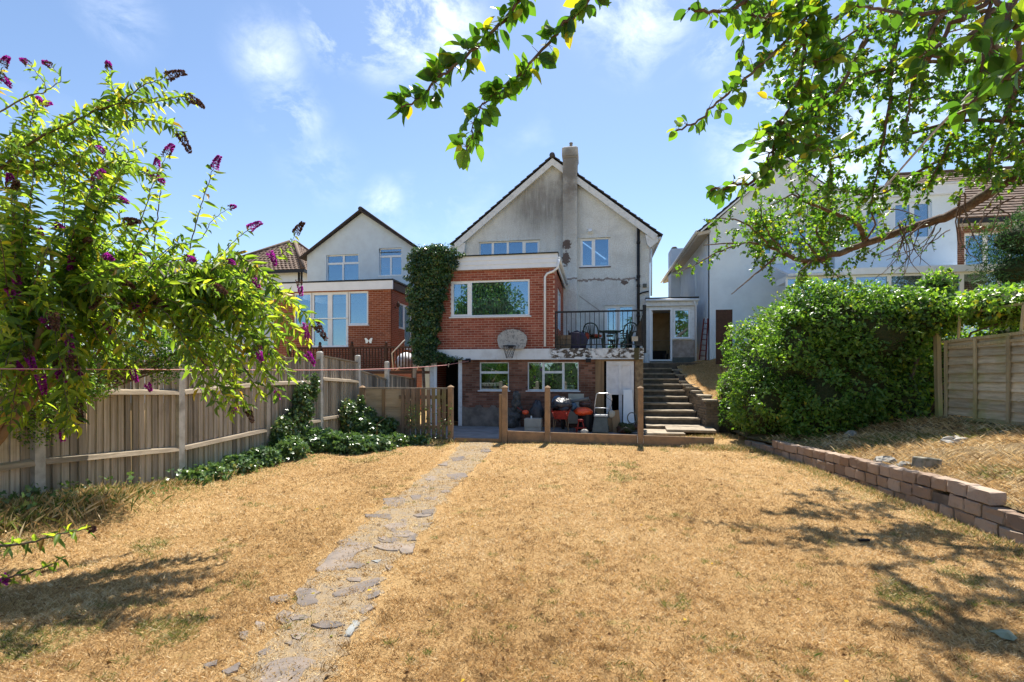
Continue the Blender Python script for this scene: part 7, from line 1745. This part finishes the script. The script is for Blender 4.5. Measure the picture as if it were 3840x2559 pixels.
# cuttings on the raised bed: longer, paler, lying about
n = 60000; yc = 3.0 + rng.random(n) * 9.2; xc = wx(yc) + .15 + rng.random(n) ** .8 * 3.4
pt = vnoise(xc * 1.6, yc * 1.6, 41); kp = rng.random(n) < np.clip(.55 + .5 * pt, .1, 1); xc, yc = xc[kp], yc[kp]; n = len(xc)
vr = np.clip(.62 + .16 * vnoise(xc * 2, yc * 2, 42) + rng.normal(0, .17, n), .02, .87); gr = (vnoise(xc * 1.2, yc * 1.2, 43) > .45) & (rng.random(n) < .6); vr = np.where(gr, rng.uniform(.89, 1, n), vr)
blades('cuttings', xc, yc, bed_z(xc, yc) - .005, rng.uniform(.05, .20, n), rng.uniform(.004, .009, n), vr, rng.uniform(.6, .99, n), 'dry cuttings strewn over the raised bed')
# rank tufts along the bottom of the fences, plinth and walls
segs = [((-6.1, 2.9), (-6.1, 8.6), .35, 5200, .16), ((-6.0, 3.0), (-5.9, 5.4), .4, 5200, .24), ((-5.9, 11.7), (-3.7, 12.0), .4, 2600, .14), ((-2.2, 12.2), (3.2, 12.2), .10, 1600, .07), ((2.3, 12.15), (3.35, 12.0), .45, 3200, .13), ((4.15, 4.6), (3.5, 12.0), .14, 7000, .08), ((1.6, 12.5), (3.3, 14.0), .5, 2600, .12)]
X, Y_, H_ = [], [], []
for a, b, sp, n, hh in segs:
    f = rng.random(n); x = a[0] + (b[0] - a[0]) * f + rng.normal(0, sp * .5, n); y = a[1] + (b[1] - a[1]) * f + rng.normal(0, sp * .35, n)
    x = np.maximum(x, -6.12); X.append(x); Y_.append(y); H_.append(rng.uniform(.3, 1.2, n) * hh)
x, y, h = np.concatenate(X), np.concatenate(Y_), np.concatenate(H_); n = len(x)
zz = np.where(y > 12.42, .03, gz(x, np.minimum(y, 12.2)))
vr = np.where(rng.random(n) < .5, rng.uniform(.88, 1, n), np.clip(.6 + rng.normal(0, .16, n), .02, .87))
blades('weeds', x, y, zz - .005, h, rng.uniform(.005, .011, n), vr, rng.uniform(.1, .8, n), 'rank weeds and dry tufts along walls and fence')
# fallen leaves
n = 420; dd = 2.6 * 3.6 ** rng.random(n); lt = rng.uniform(-1, 1, n) * dd; x = lt * CS - dd * SN; y = dd * CS + lt * SN; k = (x > -5.9) & (x < wx(y) - .1) & (y < 12); x, y = x[k], y[k]; n = len(x)
lm = leafmat('fallen_leaf', [(0, (.10, .055, .025)), (.6, (.22, .12, .05)), (.9, (.30, .19, .06)), (.97, (.65, .42, .02)), (1, (.05, .12, .02))], .2, .8, .1)
o = foliage(None, np.stack([x, y, gz(x, y) + .02], 1), np.stack([rng.normal(size=n), rng.normal(size=n), rng.normal(0, .2, n)], 1), rng.normal(size=(n, 3)) * .35 + np.array([0, 0, 1]), rng.uniform(.025, .05, n), .55, lm, LEAF6, name='fallen_leaves')
tag(o, 'withered leaves scattered over the dry lawn', 'leaves', kind='stuff')
